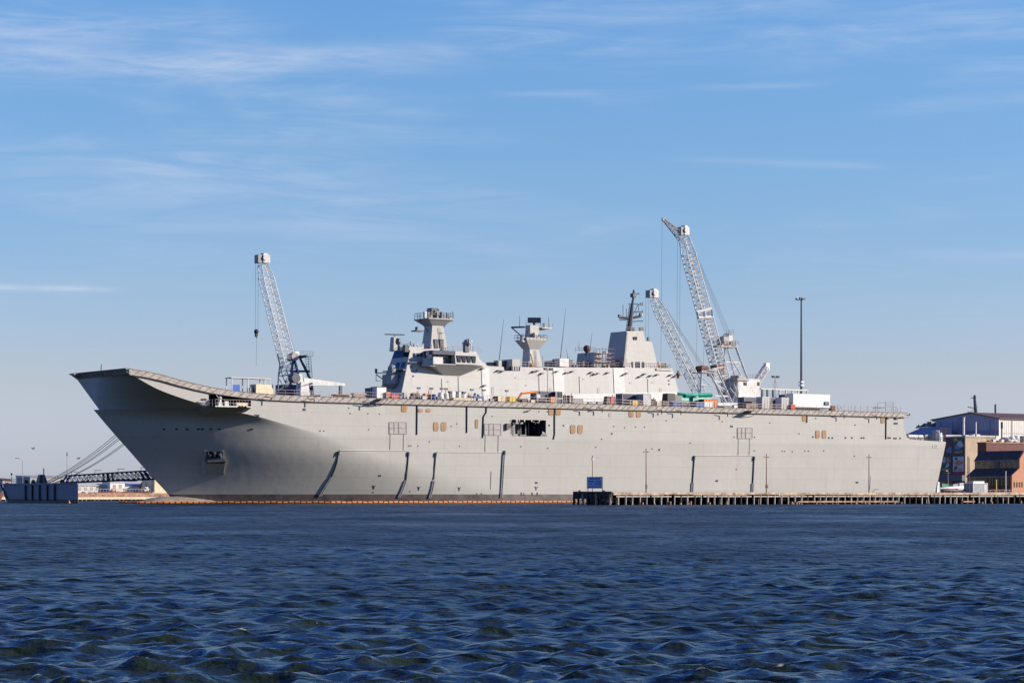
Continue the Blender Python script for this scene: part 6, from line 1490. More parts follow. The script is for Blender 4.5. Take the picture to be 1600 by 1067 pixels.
# --- dark red building with roof plant behind the shed
p, q = SH(1541, 705, 6.5), SH(1660, 694, 6.5)
rb = thing('red_building', 'dark red building with roof ducts rising behind the boat shed', 'building', (p[0], 6.5, GZ))
MB().box(p[0], q[0], 6.5, 9.6, GZ, q[2]).build('wall', M['redwall'], rb); MB().box(p[0]-.2, q[0], 6.3, 9.8, q[2], q[2]+.25).build('roof_edge', M['pinkwood'], rb)
zr = q[2]+.25
m = MB()
for k in range(26): s = p[0]+.3+k*.75; m.tube((s, 6.5, zr), (s, 6.5, zr+.8), .04, 4)
m.tube((p[0], 6.5, zr+.8), (p[0]+20, 6.5, zr+.8), .05, 4); m.build('roof_rail', M['rust'], rb)
for x, y0, w, mt in ((1581, 684, 1.2, 'white'), (1588.5, 682.5, 1.1, 'white'), (1598, 684, 1.6, 'grey'), (1571, 688, 2.4, 'grey')):
    c = SH(x, y0, 9); MB().tube((c[0], 9, zr), (c[0], 9, c[2]), w*.7, 10).ball((c[0], 9, c[2]), w*.7, 10, .5).build('roof_duct', M[mt], rb)
c = SH(1584, 688, 8.4); m = MB().path([SH(1580, 700, 8), SH(1578.5, 690, 8), SH(1584, 687, 8), SH(1588, 690, 8)], .42, 8); m.build('duct_bend', M['white'], rb)
for k, x in enumerate((1548, 1554, 1562, 1567)): c = SH(x, 693, 8); MB().box(c[0]-.5, c[0]+.5, 8, 9, zr, zr+.5+.3*(k % 2)).build('roof_plant', M['whitedirty'] if k % 2 else M['rust'], rb)
# --- big blue grey shed
bc = WP(1561, 770, 760); BSs, BYy = bc[0], bc[1]
yl_ = FS(1456.5, 700, BSs)[1]
ga = [(BSs, BYy, GZ), (BSs, yl_, GZ), (BSs, yl_, FS(1457, 656.5, BSs)[2]), FS(1515, 646, BSs), (BSs, BYy, FS(1561, 654.5, BSs)[2])]
bs = thing('big_shed', 'large blue grey shed with a shallow gable and a brown roof', 'shed', (BSs, BYy, GZ))
LN = 130
MB().add([ga[0], (BSs+LN, BYy, GZ), (BSs+LN, BYy, ga[4][2]), ga[4]], [(0, 1, 2, 3)]).build('side_wall', M['whitecl'], bs)
MB().add(ga, [(0, 1, 2, 3, 4)]).build('gable', M['bluecl'], bs)
def up(p, o=0., s=None): return (p[0]+(s or 0), p[1], p[2]+o)
e1 = (BSs-.4, BYy-.6, ga[4][2]-.05); r1 = (BSs-.4, ga[3][1], ga[3][2]+.1); e2 = (BSs-.4, yl_+.6, ga[2][2]-.05)
MB().hexa([e1, r1, up(r1, .3), up(e1, .3)], [up(e1, 0, LN), up(r1, 0, LN), up(r1, .3, LN), up(e1, .3, LN)]).hexa([e2, r1, up(r1, .3), up(e2, .3)], [up(e2, 0, LN), up(r1, 0, LN), up(r1, .3, LN), up(e2, .3, LN)]).build('roof', M['brownroof'], bs)
fbox(bs, 'lower_band', 1457.2, 671.5, 1560.5, 681, BSs, .1, 'bluecl2')
MB().box(BSs-.1, BSs+.5, BYy-.12, BYy+.3, GZ, ga[4][2]-.1).build('corner_flashing', M['white'], bs)
MB().box(BSs+.5, BSs+LN, BYy-.1, BYy+.05, SH(1580, 676.5, BYy)[2]-.2, SH(1580, 676.5, BYy)[2]).build('side_rail', M['frame'], bs)
fbox(bs, 'louvre_tower', 1497, 652.5, 1504, 682, BSs, .5, 'bluecl2')
# low white store in front of it
p, q = SH(1524, 692, 60), SH(1563, 682, 60); t = thing('low_white_store', 'long flat white store between the tan building and the big shed', 'store', (p[0], 60, GZ)); MB().box(p[0]-12, q[0], 60, 70, GZ, q[2]).build('wall', M['white'], t); MB().box(p[0]-12.2, q[0]+.2, 59.8, 70.2, q[2], q[2]+.2).build('roof', M['whitedirty'], t)
# --- low blue shed left of it
LS = 352.; t = thing('low_shed', 'low blue shed with dark roof plant at the left of the big shed', 'shed', (LS, FS(1440, 700, LS)[1], GZ))
ya, yb = FS(1456.8, 700, LS)[1], FS(1409, 700, LS)[1]; z1, z2 = FS(1440, 667.5, LS)[2], FS(1440, 681, LS)[2]
MB().hexa([(LS, ya, GZ), (LS, yb, GZ), (LS, yb, z2), (LS, ya, z2)], [(LS+9, ya, GZ), (LS+9, yb, GZ), (LS+9, yb, z2), (LS+9, ya, z2)]).build('wall', M['bluecl2'], t)
MB().hexa([(LS-.3, ya, z2), (LS-.3, yb, z2), (LS+9, yb, z2), (LS+9, ya, z2)], [(LS+4, ya, z1), (LS+4, yb-5, z1), (LS+9, yb-5, z1), (LS+9, ya, z1)]).build('roof', M['bluecl'], t)
MB().box(LS+4, LS+9, ya+6, yb-3, z1, z1+.3).build('ridge', M['whitedirty'], t)
for x0, y0, x1, mt in ((1430, 664.5, 1449, 'dark'), (1442, 661, 1449, 'dark'), (1448.5, 658.5, 1456, 'mastdark'), (1446, 662, 1449.5, 'white'), (1434.5, 662.5, 1436.5, 'dark')):
    p, q = FS(x0, 668, LS+6), FS(x1, y0, LS+6); y_0, y_1 = sorted((p[1], q[1])); MB().hexa([(LS+6, y_0, z1), (LS+8, y_0, z1), (LS+8, y_1, z1), (LS+6, y_1, z1)], [(LS+6, y_0+.2, q[2]), (LS+8, y_0+.2, q[2]), (LS+8, y_1-.8 if y_1-y_0 > 3 else y_1, q[2]), (LS+6, y_1-.8 if y_1-y_0 > 3 else y_1, q[2])]).build('roof_plant', M[mt], t)
# chimneys and poles
def pole(kind, x, yt, yb, ypl, r, mt, label, cat, top=None):
    p = SH(x, yt, ypl); t = thing(kind, label, cat, (p[0], ypl, GZ)); MB().tube((p[0], ypl, GZ), (p[0], ypl, p[2]), r, 8, r*.85).build('shaft', M[mt], t)
    if top: MB().tube((p[0], ypl, p[2]-top[1]), (p[0], ypl, p[2]+.15), r*top[0], 8).build('tip', M[top[2]], t)
    else: MB().tube((p[0], ypl, p[2]), (p[0], ypl, p[2]+.25), r*1.25, 8).build('cap', M['steel'], t)
    return t, p
pole('chimney', 1505.8, 652.5, 690, 50, .36, 'white', 'short fat white chimney above the banners', 'chimney')
pole('chimney', 1525, 660, 690, 44, .22, 'white', 'thin white vent pipe above the tan building roof', 'chimney')
pole('flag_pole', 1555.3, 632.5, 700, 24, .1, 'rust', 'tall thin pole with a furled dark flag before the big shed', 'flag pole', (2.6, 2.2, 'dark'))
pole('chimney', 1565.3, 660, 700, 20, .24, 'frame', 'pinkish pipe stack at the corner of the big shed', 'chimney', (1.3, 1.6, 'dark'))
# mast of a vessel lying beyond the sheds
vm_ = thing('ship_mast', 'black ship mast with yards showing over the ridge of the big shed', 'mast', (WP(1525, 770, 800)[0], WP(1525, 770, 800)[1], 0)); YV = WP(1525, 770, 800)[1]
def V(px, py): return SH(px, py, YV)
b0v = V(1525.5, 660); MB().tube((b0v[0], YV, 0), V(1525, 646), .9, 8, .7).tube(V(1525, 646), V(1522.8, 622), .65, 8, .45).build('mast', M['mastdark'], vm_)
MB().ball(V(1523, 620), .5, 8, 1.4).build('mast_head', M['mastdark'], vm_)
m = MB().bar(V(1517, 622), V(1525, 621.5), .2).bar(V(1512, 635.5), V(1524.5, 638), .22).bar(V(1512.5, 644.5), V(1525, 644), .26).bar(V(1514, 645), V(1523.5, 638), .12).bar(V(1512.5, 646), V(1512.5, 642.5), .25).bar(V(1528, 635), V(1523, 636), .15)
m.build('yard', M['mastdark'], vm_)
# --- small things on the shore
YQ = -22.
def Q(px, py, o=0.): return SH(px, py, YQ+o)
a, b = Q(1466, 768)[0], Q(1505, 768)[0]; z = GZ
t = thing('sailing_boat', 'white boat on a cradle beside the stern with a red stripe', 'boat', ((a+b)/2, YQ, GZ)); rows = []
for k in range(15):
    u = k/14; s = a+(b-a)*u; w = 1.15*math.sin(math.pi*min(1, .12+u*1.0 if u < .5 else 1-(u-.5)*1.7+.0)**1.0*.5); w = max(.04, 1.15*(1-abs(u-.42)**2.4*3.0)); zb = z+.55+.75*(u-.45)**2*2; zt_b = z+1.55+.35*u
    rows.append([(s, YQ-w, zt_b), (s, YQ-w*.86, (zt_b+zb)/2+.05), (s, YQ-w*.3, zb+.06), (s, YQ, zb-.03), (s, YQ+w*.3, zb+.06), (s, YQ+w*.86, (zt_b+zb)/2+.05), (s, YQ+w, zt_b), (s, YQ, zt_b+.12), (s, YQ-w, zt_b)])
MB().grid(rows).build('hull', M['white'], t, smooth=True); MB().box(a+1, b-2, YQ-1.17, YQ-1.12, z+1.32, z+1.4).build('stripe', M['redp'], t)
MB().hexa([(a+.4, YQ-.9, z+1.6), (a+3.2, YQ-.9, z+1.6), (a+3.2, YQ+.9, z+1.6), (a+.4, YQ+.9, z+1.6)], [(a+.7, YQ-.5, z+2.5), (a+2.8, YQ-.5, z+2.4), (a+2.8, YQ+.5, z+2.4), (a+.7, YQ+.5, z+2.5)]).build('cover', M['bgreen2'], t)
m = MB()
for s in (a+1.2, a+3.4): m.box(s, s+.15, YQ-.9, YQ+.9, z, z+.75)
m.build('cradle', M['rust'], t)
p, q = SH(1462, 769, -26), SH(1467.5, 753, -26)
t = thing('upright_dinghy', 'white dinghy stood on end against the stern corner of the ship', 'dinghy', (p[0], -26, GZ)); x_ = (p[0]+q[0])/2
MB().hexa([(x_-.6, -26.4, GZ), (x_+.55, -26.4, GZ), (x_+.55, -25.8, GZ), (x_-.6, -25.8, GZ)], [(x_-.05, -26.2, q[2]), (x_+.5, -26.2, q[2]), (x_+.5, -25.9, q[2]), (x_-.05, -25.9, q[2])]).build('hull', M['white'], t)
MB().tube((x_+.2, -26.45, GZ), (x_+.3, -26.25, q[2]-.3), .05, 5).build('keel_band', M['frame'], t)
p, q = Q(1501, 770, 4), Q(1511, 763.8, 4); t = thing('small_car', 'small pale car parked between the boat and the grey cabin', 'car', (p[0], YQ+4, GZ))
MB().hexa([(p[0], YQ+4, z+.3), (q[0], YQ+4, z+.3), (q[0], YQ+5.6, z+.3), (p[0], YQ+5.6, z+.3)], [(p[0]+.05, YQ+4.05, z+.85), (q[0]-.05, YQ+4.05, z+.8), (q[0]-.05, YQ+5.5, z+.8), (p[0]+.05, YQ+5.5, z+.85)]).build('body', M['whitedirty'], t); MB().hexa([(p[0]+.3, YQ+4.05, z+.85), (q[0]-.6, YQ+4.05, z+.8), (q[0]-.6, YQ+5.5, z+.8), (p[0]+.3, YQ+5.5, z+.85)], [(p[0]+.55, YQ+4.25, z+1.35), (q[0]-1, YQ+4.25, z+1.35), (q[0]-1, YQ+5.3, z+1.35), (p[0]+.55, YQ+5.3, z+1.35)]).build('cabin_glass', M['glass'], t)
for s in (p[0]+.4, q[0]-.4): MB().tube((s, YQ+3.95, z+.3), (s, YQ+4.15, z+.3), .3, 12).build('wheel', M['black'], t)
p, q = Q(1520.5, 770, 2), Q(1543, 755.5, 2); t = thing('site_cabin', 'pale blue grey cabin with a white roof in front of the boat shed', 'cabin', ((p[0]+q[0])/2, YQ+2, GZ))
MB().box(p[0], q[0], YQ+2, YQ+5, z+.2, q[2]).build('wall', M['far'], t); MB().box(p[0]-.1, q[0]+.1, YQ+1.9, YQ+5.1, q[2], q[2]+.12).box(p[0]+.4, q[0]-.8, YQ+2.3, YQ+4.6, q[2]+.12, q[2]+.6).build('roof', M['white'], t); m = MB()
for s in (p[0]-.03, q[0]-.08): m.box(s, s+.12, YQ+1.95, YQ+2.1, z, q[2])
m.build('corner_post', M['white'], t); MB().box(q[0]-1.2, q[0]-.35, YQ+1.95, YQ+2.1, z+.2, q[2]-.25).build('door', M['primer'], t)
for i, (x0, y0, x1, mt, lab) in enumerate(((1489.5, 757, 1496.5, 'far', 'small pale box behind the boat cradle'), (1499.5, 755, 1506, 'bpale', 'taller blue white box behind the small pale car'))):
    p, q = Q(x0, 770, 8), Q(x1, y0, 8); t = thing('storage_box', lab, 'box', (p[0], YQ+8, GZ)); MB().box(p[0], q[0], YQ+8, YQ+9.4, z+.1, q[2]).build('body', M[mt], t); MB().box(p[0]-.06, q[0]+.06, YQ+7.94, YQ+9.46, q[2], q[2]+.1).build('lid', M['white'], t); MB().box(p[0]+.1, q[0]-.1, YQ+8.1, YQ+9.2, z, z+.1).build('skid', M['timber'], t)
def qpole(kind, x, yt, o, r, mt, label, cat, arm=0):
    p = Q(x, yt, o); t = thing(kind, label, cat, (p[0], YQ+o, GZ)); MB().tube((p[0], YQ+o, GZ), (p[0], YQ+o, p[2]), r, 7, r*.8).build('column', M[mt], t)
    if arm: MB().tube((p[0], YQ+o, p[2]-.1), (p[0]-arm, YQ+o, p[2]), .05, 5).build('arm', M[mt], t); MB().frus(p[0]-arm, YQ+o, p[2]-.12, p[2]+.06, .35, .15, .22, .1).build('lamp_head', M['dark'], t)
    else: MB().tube((p[0], YQ+o, p[2]), (p[0], YQ+o, p[2]+.15), r*1.4, 8).build('cap', M['steel'], t)
    return t
qpole('street_lamp', 1514.5, 715, 1, .09, 'rust', 'thin rusty lamp pole in front of the tan building wall', 'street lamp', 1.2)
qpole('street_lamp', 1481.3, 735, 1, .08, 'frame', 'thin pale lamp pole rising behind the white boat', 'street lamp', .5)
qpole('marker_post', 1556.7, 750, 1, .17, 'yellow', 'thick yellow post in front of the boat shed windows', 'post')
qpole('marker_post', 1571.5, 736.5, 1, .14, 'white', 'tall white post left of the orange brick end', 'post')
t = thing('quay_rail', 'low pinkish railing beside the pale blue grey cabin', 'railing', (Q(1535, 768)[0], YQ-1, GZ)); m = MB()
for k in range(9): s = Q(1532+k*7.5, 768, -1)[0]; m.tube((s, YQ-1, GZ), (s, YQ-1, GZ+1), .05, 5)
m.build('post', M['railing'], t); m = MB()
for h in (.5, 1): m.tube((Q(1532, 768, -1)[0], YQ-1, GZ+h), (Q(1592, 768, -1)[0], YQ-1, GZ+h), .04, 5)
m.build('bar', M['railing'], t)

# ================================================================ BIRDS
def gull(px, py, D, label, sc_=1.):
    p = WP(px, py, D); t = thing('gull', label, 'bird', p, None)
    m = MB(); rows = []
    prof = [(-.30, .015, 0), (-.2, .05, 0), (-.05, .085, -.01), (.1, .07, 0), (.18, .04, .02), (.24, .045, .03), (.29, .03, .025), (.34, .006, .015)]
    for s, r, dz in prof: rows.append([(p[0]+s*sc_, p[1]+r*sc_*math.cos(a), p[2]+(dz+r*math.sin(a))*sc_) for a in [2*math.pi*i/8 for i in range(9)]])
    m.grid(rows)
    for sg_ in (-1, 1):
        for y0, z0, y1, z1, c0_, c1_ in ((.04, .04, .42, .2, .2, .17), (.42, .2, .85, .1, .17, .03)):
            m.hexa([(p[0]-.06*sc_, p[1]+sg_*y0*sc_, p[2]+z0*sc_), (p[0]+(c0_-.06)*sc_, p[1]+sg_*y0*sc_, p[2]+z0*sc_), (p[0]+(c1_-.08)*sc_, p[1]+sg_*y1*sc_, p[2]+z1*sc_), (p[0]-.08*sc_, p[1]+sg_*y1*sc_, p[2]+z1*sc_)],
                   [(p[0]-.06*sc_, p[1]+sg_*y0*sc_, p[2]+(z0+.02)*sc_), (p[0]+(c0_-.06)*sc_, p[1]+sg_*y0*sc_, p[2]+(z0+.025)*sc_), (p[0]+(c1_-.08)*sc_, p[1]+sg_*y1*sc_, p[2]+(z1+.01)*sc_), (p[0]-.08*sc_, p[1]+sg_*y1*sc_, p[2]+(z1+.01)*sc_)])
    m.build('body', M['bird'], t, smooth=True)
gull(52, 701, 300, 'tiny gull gliding high over the dark barge', .85)
gull(123, 716.5, 300, 'tiny gull gliding just above the mooring lines', .85)

# gutters, downpipes and wires of the shore buildings
for x in (1513, 1530, 1539): 
    p = SH(x, 690, TY-.1); MB().tube((p[0], TY-.1, GZ), (p[0], TY-.1, tb.children[0].dimensions.z+GZ-.2), .07, 6).build('downpipe', M['grey'], tb)
a, b = sec[2], sec[4]
MB().tube((sec[1][0]-.35, YB+.2, sec[1][2]-.25), (sec[1][0]-.35, YE, sec[1][2]-.25), .12, 6).build('gutter', M['steel'], sh_)
MB().tube((sec[3][0]-.35, YB+.2, sec[3][2]-.2), (sec[3][0]-.35, YE, sec[3][2]-.2), .12, 6).build('gutter', M['steel'], sh_)
for y in (YB+4.2, YB+9, YB+13.5): MB().tube((sec[0][0]-.2, y, GZ), (sec[1][0]-.2, y, sec[1][2]-.25), .07, 6).build('downpipe', M['grey'], sh_)
for k in range(4): x = 1584+k*4; p, q = SH(x, 761, YB-.32), SH(x+2, 753, YB-.32); MB().box(p[0], q[0], YB-.36, YB-.2, p[2], q[2]).build('window', M['glass'], sh_)
for k in range(9): s = BSs+6+k*9; MB().box(s, s+.3, BYy-.16, BYy, GZ, ga[4][2]-.3).build('wall_rib', M['frame'], bs)
for k in range(5): y = BYy+4+k*(yl_-BYy-8)/4; MB().box(BSs-.12, BSs, y-.12, y+.12, GZ, ga[4][2]-.2).build('gable_rib', M['bluecl2'], bs)
# ================================================================ WATER
def build_water():
    rng = np.random.default_rng(5)
    D = [6.0]
    while D[-1] < 900: D.append(D[-1]+max(.05, min(.0034*D[-1], .46 if D[-1] < 440 else .002*D[-1])))
    while D[-1] < 9000: D.append(D[-1]*1.12)
    D = np.array(D); nc = 620
    u = np.linspace(-.46, .46, nc)
    X = u[None, :]*(D[:, None]+14); Y = np.repeat(D[:, None], nc, 1)
    ds = np.maximum(np.gradient(D)[:, None], np.abs(.92*(D[:, None]+14)/nc))+0*X
    N = 118
    lam = np.exp(rng.uniform(math.log(.22), math.log(1.15), N))
    lam[:14] = np.exp(rng.uniform(math.log(1.2), math.log(3.4), 14))
    th = R(-98)+rng.normal(0, R(46), N)
    kx, ky = 2*np.pi/lam*np.cos(th), 2*np.pi/lam*np.sin(th)
    k = 2*np.pi/lam
    stp = WAVE_STEEP*lam**-.12*np.where(np.arange(N) < 14, .62, 1.)
    a = stp/k; ph = rng.uniform(0, 2*np.pi, N)
    miss = np.zeros_like(X); Z = np.zeros_like(X); PX = np.zeros_like(X); PY = np.zeros_like(X); J = np.zeros_like(X)
    # slow gusts vary the chop from place to place
    gust = 1+.22*np.sin(X*.05+Y*.021+1)+.18*np.sin(X*.017-Y*.06+2.2)+.14*np.sin(X*.21+Y*.11)
    for i in range(N):
        w = np.clip((lam[i]/ds-2.0)/2.5, 0, 1)*gust
        p = kx[i]*X+ky[i]*Y+ph[i]; s, c = np.sin(p), np.cos(p)
        Z += w*a[i]*c; PX -= w*.85*a[i]*kx[i]/k[i]*s; PY -= w*.85*a[i]*ky[i]/k[i]*s
        J += w*a[i]*k[i]*c; miss += (1-np.minimum(w, 1)**2)*stp[i]**2
    far = np.clip((Y-2000)/3000, 0, 1)
    me = bpy.data.meshes.new('harbour_water')
    nr = len(D)
    co = np.stack([X+PX, Y+PY, Z*(1-far)], -1).reshape(-1, 3)
    me.vertices.add(len(co)); me.vertices.foreach_set('co', co.ravel().astype(np.float32))
    idx = np.arange(nr*nc).reshape(nr, nc)
    q = np.stack([idx[:-1, :-1], idx[:-1, 1:], idx[1:, 1:], idx[1:, :-1]], -1).reshape(-1, 4)
    me.loops.add(q.size); me.loops.foreach_set('vertex_index', q.ravel().astype(np.int32))
    me.polygons.add(len(q)); me.polygons.foreach_set('loop_start', np.arange(0, q.size, 4, dtype=np.int32))
    me.polygons.foreach_set('use_smooth', np.ones(len(q), dtype=bool))
    me.update(); me.validate()
    th_ = J[:700].std()*2.95
    foam = np.clip((J-th_)/(J[:700].std()*.4), 0, 1)
    at_ = me.attributes.new('foam', 'FLOAT', 'POINT'); at_.data.foreach_set('value', foam.ravel().astype(np.float32))
    miss = miss/(stp**2).sum()
    a2 = me.attributes.new('unresolved', 'FLOAT', 'POINT'); a2.data.foreach_set('value', np.sqrt(miss).ravel().astype(np.float32))
    o = bpy.data.objects.new('harbour_water', me); COL.objects.link(o); o['kind'] = 'structure'
    m = bpy.data.materials.new('harbour_water'); m.use_nodes = True
    nt = m.node_tree; Nn = nt.nodes; L = nt.links; b = Nn['Principled BSDF']
    b.inputs['Base Color'].default_value = (*WATER_COL, 1); b.inputs['Roughness'].default_value = .07; b.inputs['IOR'].default_value = 1.333
    tc = Nn.new('ShaderNodeTexCoord')
    def noise(sc_, det, st):
        mp = Nn.new('ShaderNodeMapping'); mp.inputs['Scale'].default_value = st
        n = Nn.new('ShaderNodeTexNoise'); n.inputs['Scale'].default_value = sc_; n.inputs['Detail'].default_value = det; n.inputs['Roughness'].default_value = .6
        L.new(tc.outputs['Object'], mp.inputs[0]); L.new(mp.outputs[0], n.inputs['Vector']); return n
    n0 = noise(11, 2, (1, 1.4, 1)); n1 = noise(3.2, 3, (1, 1.5, 1)); n2 = noise(.55, 3, (1, 1.6, 1))
    b1 = Nn.new('ShaderNodeBump'); b1.inputs['Strength'].default_value = 1; b1.inputs['Distance'].default_value = WATER_B1
    b2 = Nn.new('ShaderNodeBump'); b2.inputs['Strength'].default_value = 1; b2.inputs['Distance'].default_value = WATER_B2
    au = Nn.new('ShaderNodeAttribute'); au.attribute_name = 'unresolved'
    rr_ = Nn.new('ShaderNodeMapRange'); rr_.inputs[3].default_value = .06; rr_.inputs[4].default_value = .40; L.new(au.outputs['Fac'], rr_.inputs[0])
    ng = noise(.11, 5, (.5, .35, 1)); rg_ = Nn.new('ShaderNodeMapRange'); rg_.inputs[1].default_value = .32; rg_.inputs[2].default_value = .68; rg_.inputs[3].default_value = .62; rg_.inputs[4].default_value = 1.3; L.new(ng.outputs[0], rg_.inputs[0])
    rm_ = Nn.new('ShaderNodeMath'); rm_.operation = 'MULTIPLY'; L.new(rr_.outputs[0], rm_.inputs[0]); L.new(rg_.outputs[0], rm_.inputs[1]); L.new(rm_.outputs[0], b.inputs['Roughness'])
    rb_ = Nn.new('ShaderNodeMapRange'); rb_.inputs[3].default_value = WATER_B2; rb_.inputs[4].default_value = WATER_B3; L.new(au.outputs['Fac'], rb_.inputs[0]); L.new(rb_.outputs[0], b2.inputs['Distance'])
    L.new(n2.outputs[0], b2.inputs['Height']); L.new(n1.outputs[0], b1.inputs['Height'])
    L.new(b2.outputs[0], b1.inputs['Normal']); b0 = Nn.new('ShaderNodeBump'); b0.inputs['Distance'].default_value = .022; L.new(n0.outputs[0], b0.inputs['Height']); L.new(b1.outputs[0], b0.inputs['Normal']); L.new(b0.outputs[0], b.inputs['Normal'])
    # whitecaps where the crests fold over
    af = Nn.new('ShaderNodeAttribute'); af.attribute_name = 'foam'
    n3 = noise(14, 5, (.6, 1.4, 1)); r3 = Nn.new('ShaderNodeMapRange'); r3.inputs[1].default_value = .5; r3.inputs[2].default_value = .68
    L.new(n3.outputs[0], r3.inputs[0])
    mu = Nn.new('ShaderNodeMath'); mu.operation = 'MULTIPLY'; L.new(af.outputs['Fac'], mu.inputs[0]); L.new(r3.outputs[0], mu.inputs[1])
    fm = Nn.new('ShaderNodeBsdfPrincipled'); fm.inputs['Base Color'].default_value = (.75, .75, .74, 1); fm.inputs['Roughness'].default_value = .8
    ms = Nn.new('ShaderNodeMixShader'); L.new(mu.outputs[0], ms.inputs[0]); L.new(b.outputs[0], ms.inputs[1]); L.new(fm.outputs[0], ms.inputs[2])
    L.new(ms.outputs[0], Nn['Material Output'].inputs['Surface'])
    me.materials.append(m)
    # the same water beyond the reach of the modelled chop
    me2 = bpy.data.meshes.new('open_water'); me2.from_pydata([(-9000, -3000, -.8), (9000, -3000, -.8), (9000, 9500, -.8), (-9000, 9500, -.8)], [], [(0, 1, 2, 3)])
    me2.materials.append(m); o2 = bpy.data.objects.new('open_water', me2); COL.objects.link(o2); o2['kind'] = 'structure'
WAVE_STEEP = .030; WATER_COL = (.013, .021, .012); WATER_B1 = .075; WATER_B2 = .06; WATER_B3 = 1.1
build_water()

# ================================================================ SKY AND SUN
SUN_EL, SUN_A = R(20), R(53)           # elevation, and angle aft of the ship's beam
sx = math.cos(SUN_A)*nx+math.sin(SUN_A)*dx; sy = math.cos(SUN_A)*ny+math.sin(SUN_A)*dy
sd = Vector((sx*math.cos(SUN_EL), sy*math.cos(SUN_EL), math.sin(SUN_EL)))
ld = bpy.data.lights.new('sun', 'SUN'); ld.energy = 5.0; ld.angle = R(.5); ld.color = (1, .89, .745)
lo_ = bpy.data.objects.new('sun', ld); COL.objects.link(lo_); lo_.rotation_euler = sd.to_track_quat('Z', 'Y').to_euler(); lo_.location = (300, 0, 300)
W = bpy.data.worlds.new('World'); SC.world = W; W.use_nodes = True
nt = W.node_tree; N = nt.nodes; L = nt.links; bg = N['Background']
sky = N.new('ShaderNodeTexSky'); sky.sky_type = 'NISHITA'; sky.sun_disc = False; sky.sun_elevation = SUN_EL
sky.sun_rotation = math.atan2(sx, sy); sky.altitude = 0; sky.air_density = 1.0; sky.dust_density = .35; sky.ozone_density = 2.2
tc = N.new('ShaderNodeTexCoord'); sp3 = N.new('ShaderNodeSeparateXYZ'); L.new(tc.outputs['Generated'], sp3.inputs[0])
def math_(op, a, b=None, c=None):
    n = N.new('ShaderNodeMath'); n.operation = op
    for i, v in enumerate((a, b, c)):
        if v is None: continue
        if isinstance(v, (int, float)): n.inputs[i].default_value = v
        else: L.new(v, n.inputs[i])
    return n.outputs[0]
def rng_(v, a, b, c=0., d=1., smooth=True):
    n = N.new('ShaderNodeMapRange'); n.interpolation_type = 'SMOOTHSTEP' if smooth else 'LINEAR'
    for i, q in enumerate((a, b, c, d)): n.inputs[i+1].default_value = q
    L.new(v, n.inputs[0]); return n.outputs[0]
zc = sp3.outputs[2]; az = math_('DIVIDE', sp3.outputs[0], math_('MAXIMUM', sp3.outputs[1], .05))
# tint by height above the horizon: deeper blue up, faint mauve in the lowest air
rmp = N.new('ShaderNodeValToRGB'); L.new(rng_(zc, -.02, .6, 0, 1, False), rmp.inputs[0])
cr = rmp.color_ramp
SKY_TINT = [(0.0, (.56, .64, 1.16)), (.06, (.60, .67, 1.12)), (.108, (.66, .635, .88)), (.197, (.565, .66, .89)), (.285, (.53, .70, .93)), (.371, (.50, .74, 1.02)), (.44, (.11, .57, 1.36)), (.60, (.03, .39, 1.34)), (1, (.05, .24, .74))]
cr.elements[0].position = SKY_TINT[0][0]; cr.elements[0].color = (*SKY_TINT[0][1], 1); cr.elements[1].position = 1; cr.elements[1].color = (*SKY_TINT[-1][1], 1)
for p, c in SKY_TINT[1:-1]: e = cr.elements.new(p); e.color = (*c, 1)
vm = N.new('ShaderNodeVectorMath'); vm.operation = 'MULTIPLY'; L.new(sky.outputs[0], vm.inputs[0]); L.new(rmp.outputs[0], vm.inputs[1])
# high thin cirrus on a flat layer, so that it streaks towards the horizon
zz = math_('ADD', math_('MAXIMUM', zc, 0), .02)
cb = N.new('ShaderNodeCombineXYZ'); L.new(math_('DIVIDE', sp3.outputs[0], zz), cb.inputs[0]); L.new(math_('DIVIDE', sp3.outputs[1], zz), cb.inputs[1])
def cloud(scale, st, rot, off, lo, hi, det=7, dist=.6):
    mp = N.new('ShaderNodeMapping'); mp.inputs['Scale'].default_value = st; mp.inputs['Rotation'].default_value = (0, 0, rot); mp.inputs['Location'].default_value = off
    n = N.new('ShaderNodeTexNoise'); n.inputs['Scale'].default_value = scale; n.inputs['Detail'].default_value = det; n.inputs['Roughness'].default_value = .6; n.inputs['Distortion'].default_value = dist
    L.new(cb.outputs[0], mp.inputs[0]); L.new(mp.outputs[0], n.inputs['Vector']); return rng_(n.outputs[0], lo, hi)
def wisp(sx_, sz_, rot, off, lo, hi, det, dist, rough=.6):
    c = N.new('ShaderNodeCombineXYZ'); L.new(math_('MULTIPLY', az, sx_), c.inputs[0]); L.new(math_('MULTIPLY', zc, sz_), c.inputs[1])
    mp = N.new('ShaderNodeMapping'); mp.inputs['Rotation'].default_value = (0, 0, rot); mp.inputs['Location'].default_value = off
    n = N.new('ShaderNodeTexNoise'); n.inputs['Scale'].default_value = 1; n.inputs['Detail'].default_value = det; n.inputs['Roughness'].default_value = rough; n.inputs['Distortion'].default_value = dist
    L.new(c.outputs[0], mp.inputs[0]); L.new(mp.outputs[0], n.inputs['Vector']); return rng_(n.outputs[0], lo, hi)
big = wisp(5, 20, R(6), (2.3, .7, 0), .40, .68, 3, .5)
fine = wisp(9, 75, R(10), (4, 2, 0), .33, .72, 8, 1.4, .62)
fib = wisp(22, 190, R(-12), (1, 5, 0), .30, .75, 6, 1.2, .6)
c1 = math_('MULTIPLY', rng_(zc, .06, .15, .10, 1), math_('MULTIPLY', math_('MULTIPLY', big, math_('ADD', math_('MULTIPLY', fine, .75), math_('MULTIPLY', fib, .25))), .42))
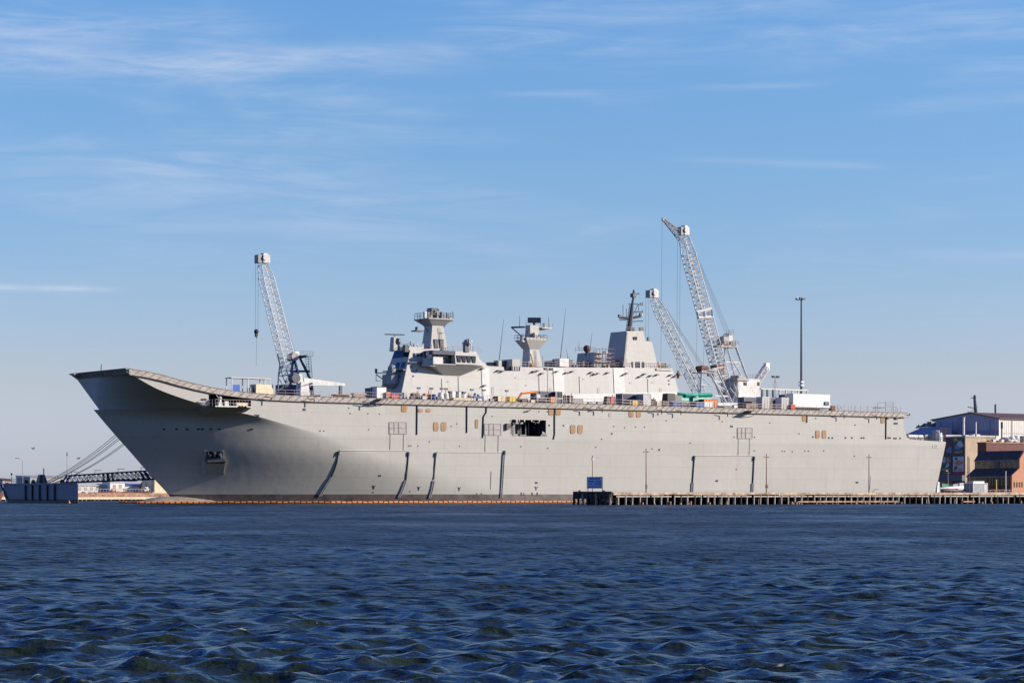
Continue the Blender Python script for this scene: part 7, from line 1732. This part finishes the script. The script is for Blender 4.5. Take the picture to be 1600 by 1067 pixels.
# the few streaks that stand out
def streak(a0, a1, e0, w, slope, amp):
    v = math_('DIVIDE', math_('SUBTRACT', zc, math_('ADD', math_('MULTIPLY', az, slope), e0)), w)
    g = math_('POWER', 2.718, math_('MULTIPLY', math_('MULTIPLY', v, v), -1))
    f = max(.02, (a1-a0)*.3)
    return math_('MULTIPLY', math_('MULTIPLY', g, math_('MULTIPLY', rng_(az, a0, a0+f), rng_(az, a1-f, a1, 1, 0))), amp)
nz = math_('ADD', math_('MULTIPLY', fine, .55), math_('MULTIPLY', fib, .6))
def el(py): t = (HY-py)/F; return t/math.sqrt(1+t*t)
def azp(px): return (px-CX)/F
st = None
for x0, x1, y, w, sl, amp in ((-90, 215, 457, 4.5, 0, .55), (-500, 640, 120, 24, .03, .38), (-400, 520, 58, 22, .04, .28), (200, 760, 90, 16, .05, .20), (1010, 1400, 257, 5, -.035, .16), (1180, 1420, 266, 4, -.03, .14), (740, 960, 146, 5, -.01, .18), (1380, 1800, 408, 9, -.03, .25),
                              (1050, 1320, 139, 5, -.0, .17), (900, 1480, 12, 7, .09, .20), (300, 900, 215, 14, .0, .12), (1300, 1800, 170, 12, .06, .18), (-300, 300, 735, 14, 0, .12)):
    q = streak(azp(x0), azp(x1), el(y)-sl*azp((x0+x1)/2), w/F, sl, amp); st = q if st is None else math_('ADD', st, q)
st = math_('MULTIPLY', st, math_('ADD', math_('MULTIPLY', nz, .95), .12))
cl = math_('MINIMUM', math_('ADD', c1, st), .9)
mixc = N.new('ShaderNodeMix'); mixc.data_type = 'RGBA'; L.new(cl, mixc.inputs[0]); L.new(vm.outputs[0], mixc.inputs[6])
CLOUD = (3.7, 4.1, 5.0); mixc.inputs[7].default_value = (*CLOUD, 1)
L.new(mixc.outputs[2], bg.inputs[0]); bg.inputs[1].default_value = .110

# ================================================================ CAMERA AND RENDER
cd = bpy.data.cameras.new('camera'); cam = bpy.data.objects.new('camera', cd); COL.objects.link(cam)
cam.location = (0, 0, H); cam.rotation_euler = (R(90), 0, 0)
cd.sensor_width = 36; cd.lens = 36*F/1600; cd.shift_y = (HY-533.5)/1600; cd.clip_start = .5; cd.clip_end = 20000
SC.camera = cam
SC.view_settings.view_transform = 'Standard'; SC.view_settings.look = 'None'; SC.view_settings.exposure = .64; SC.view_settings.gamma = 1
SC.render.engine = 'CYCLES'; SC.cycles.max_bounces = 6; SC.cycles.caustics_reflective = False; SC.cycles.caustics_refractive = False
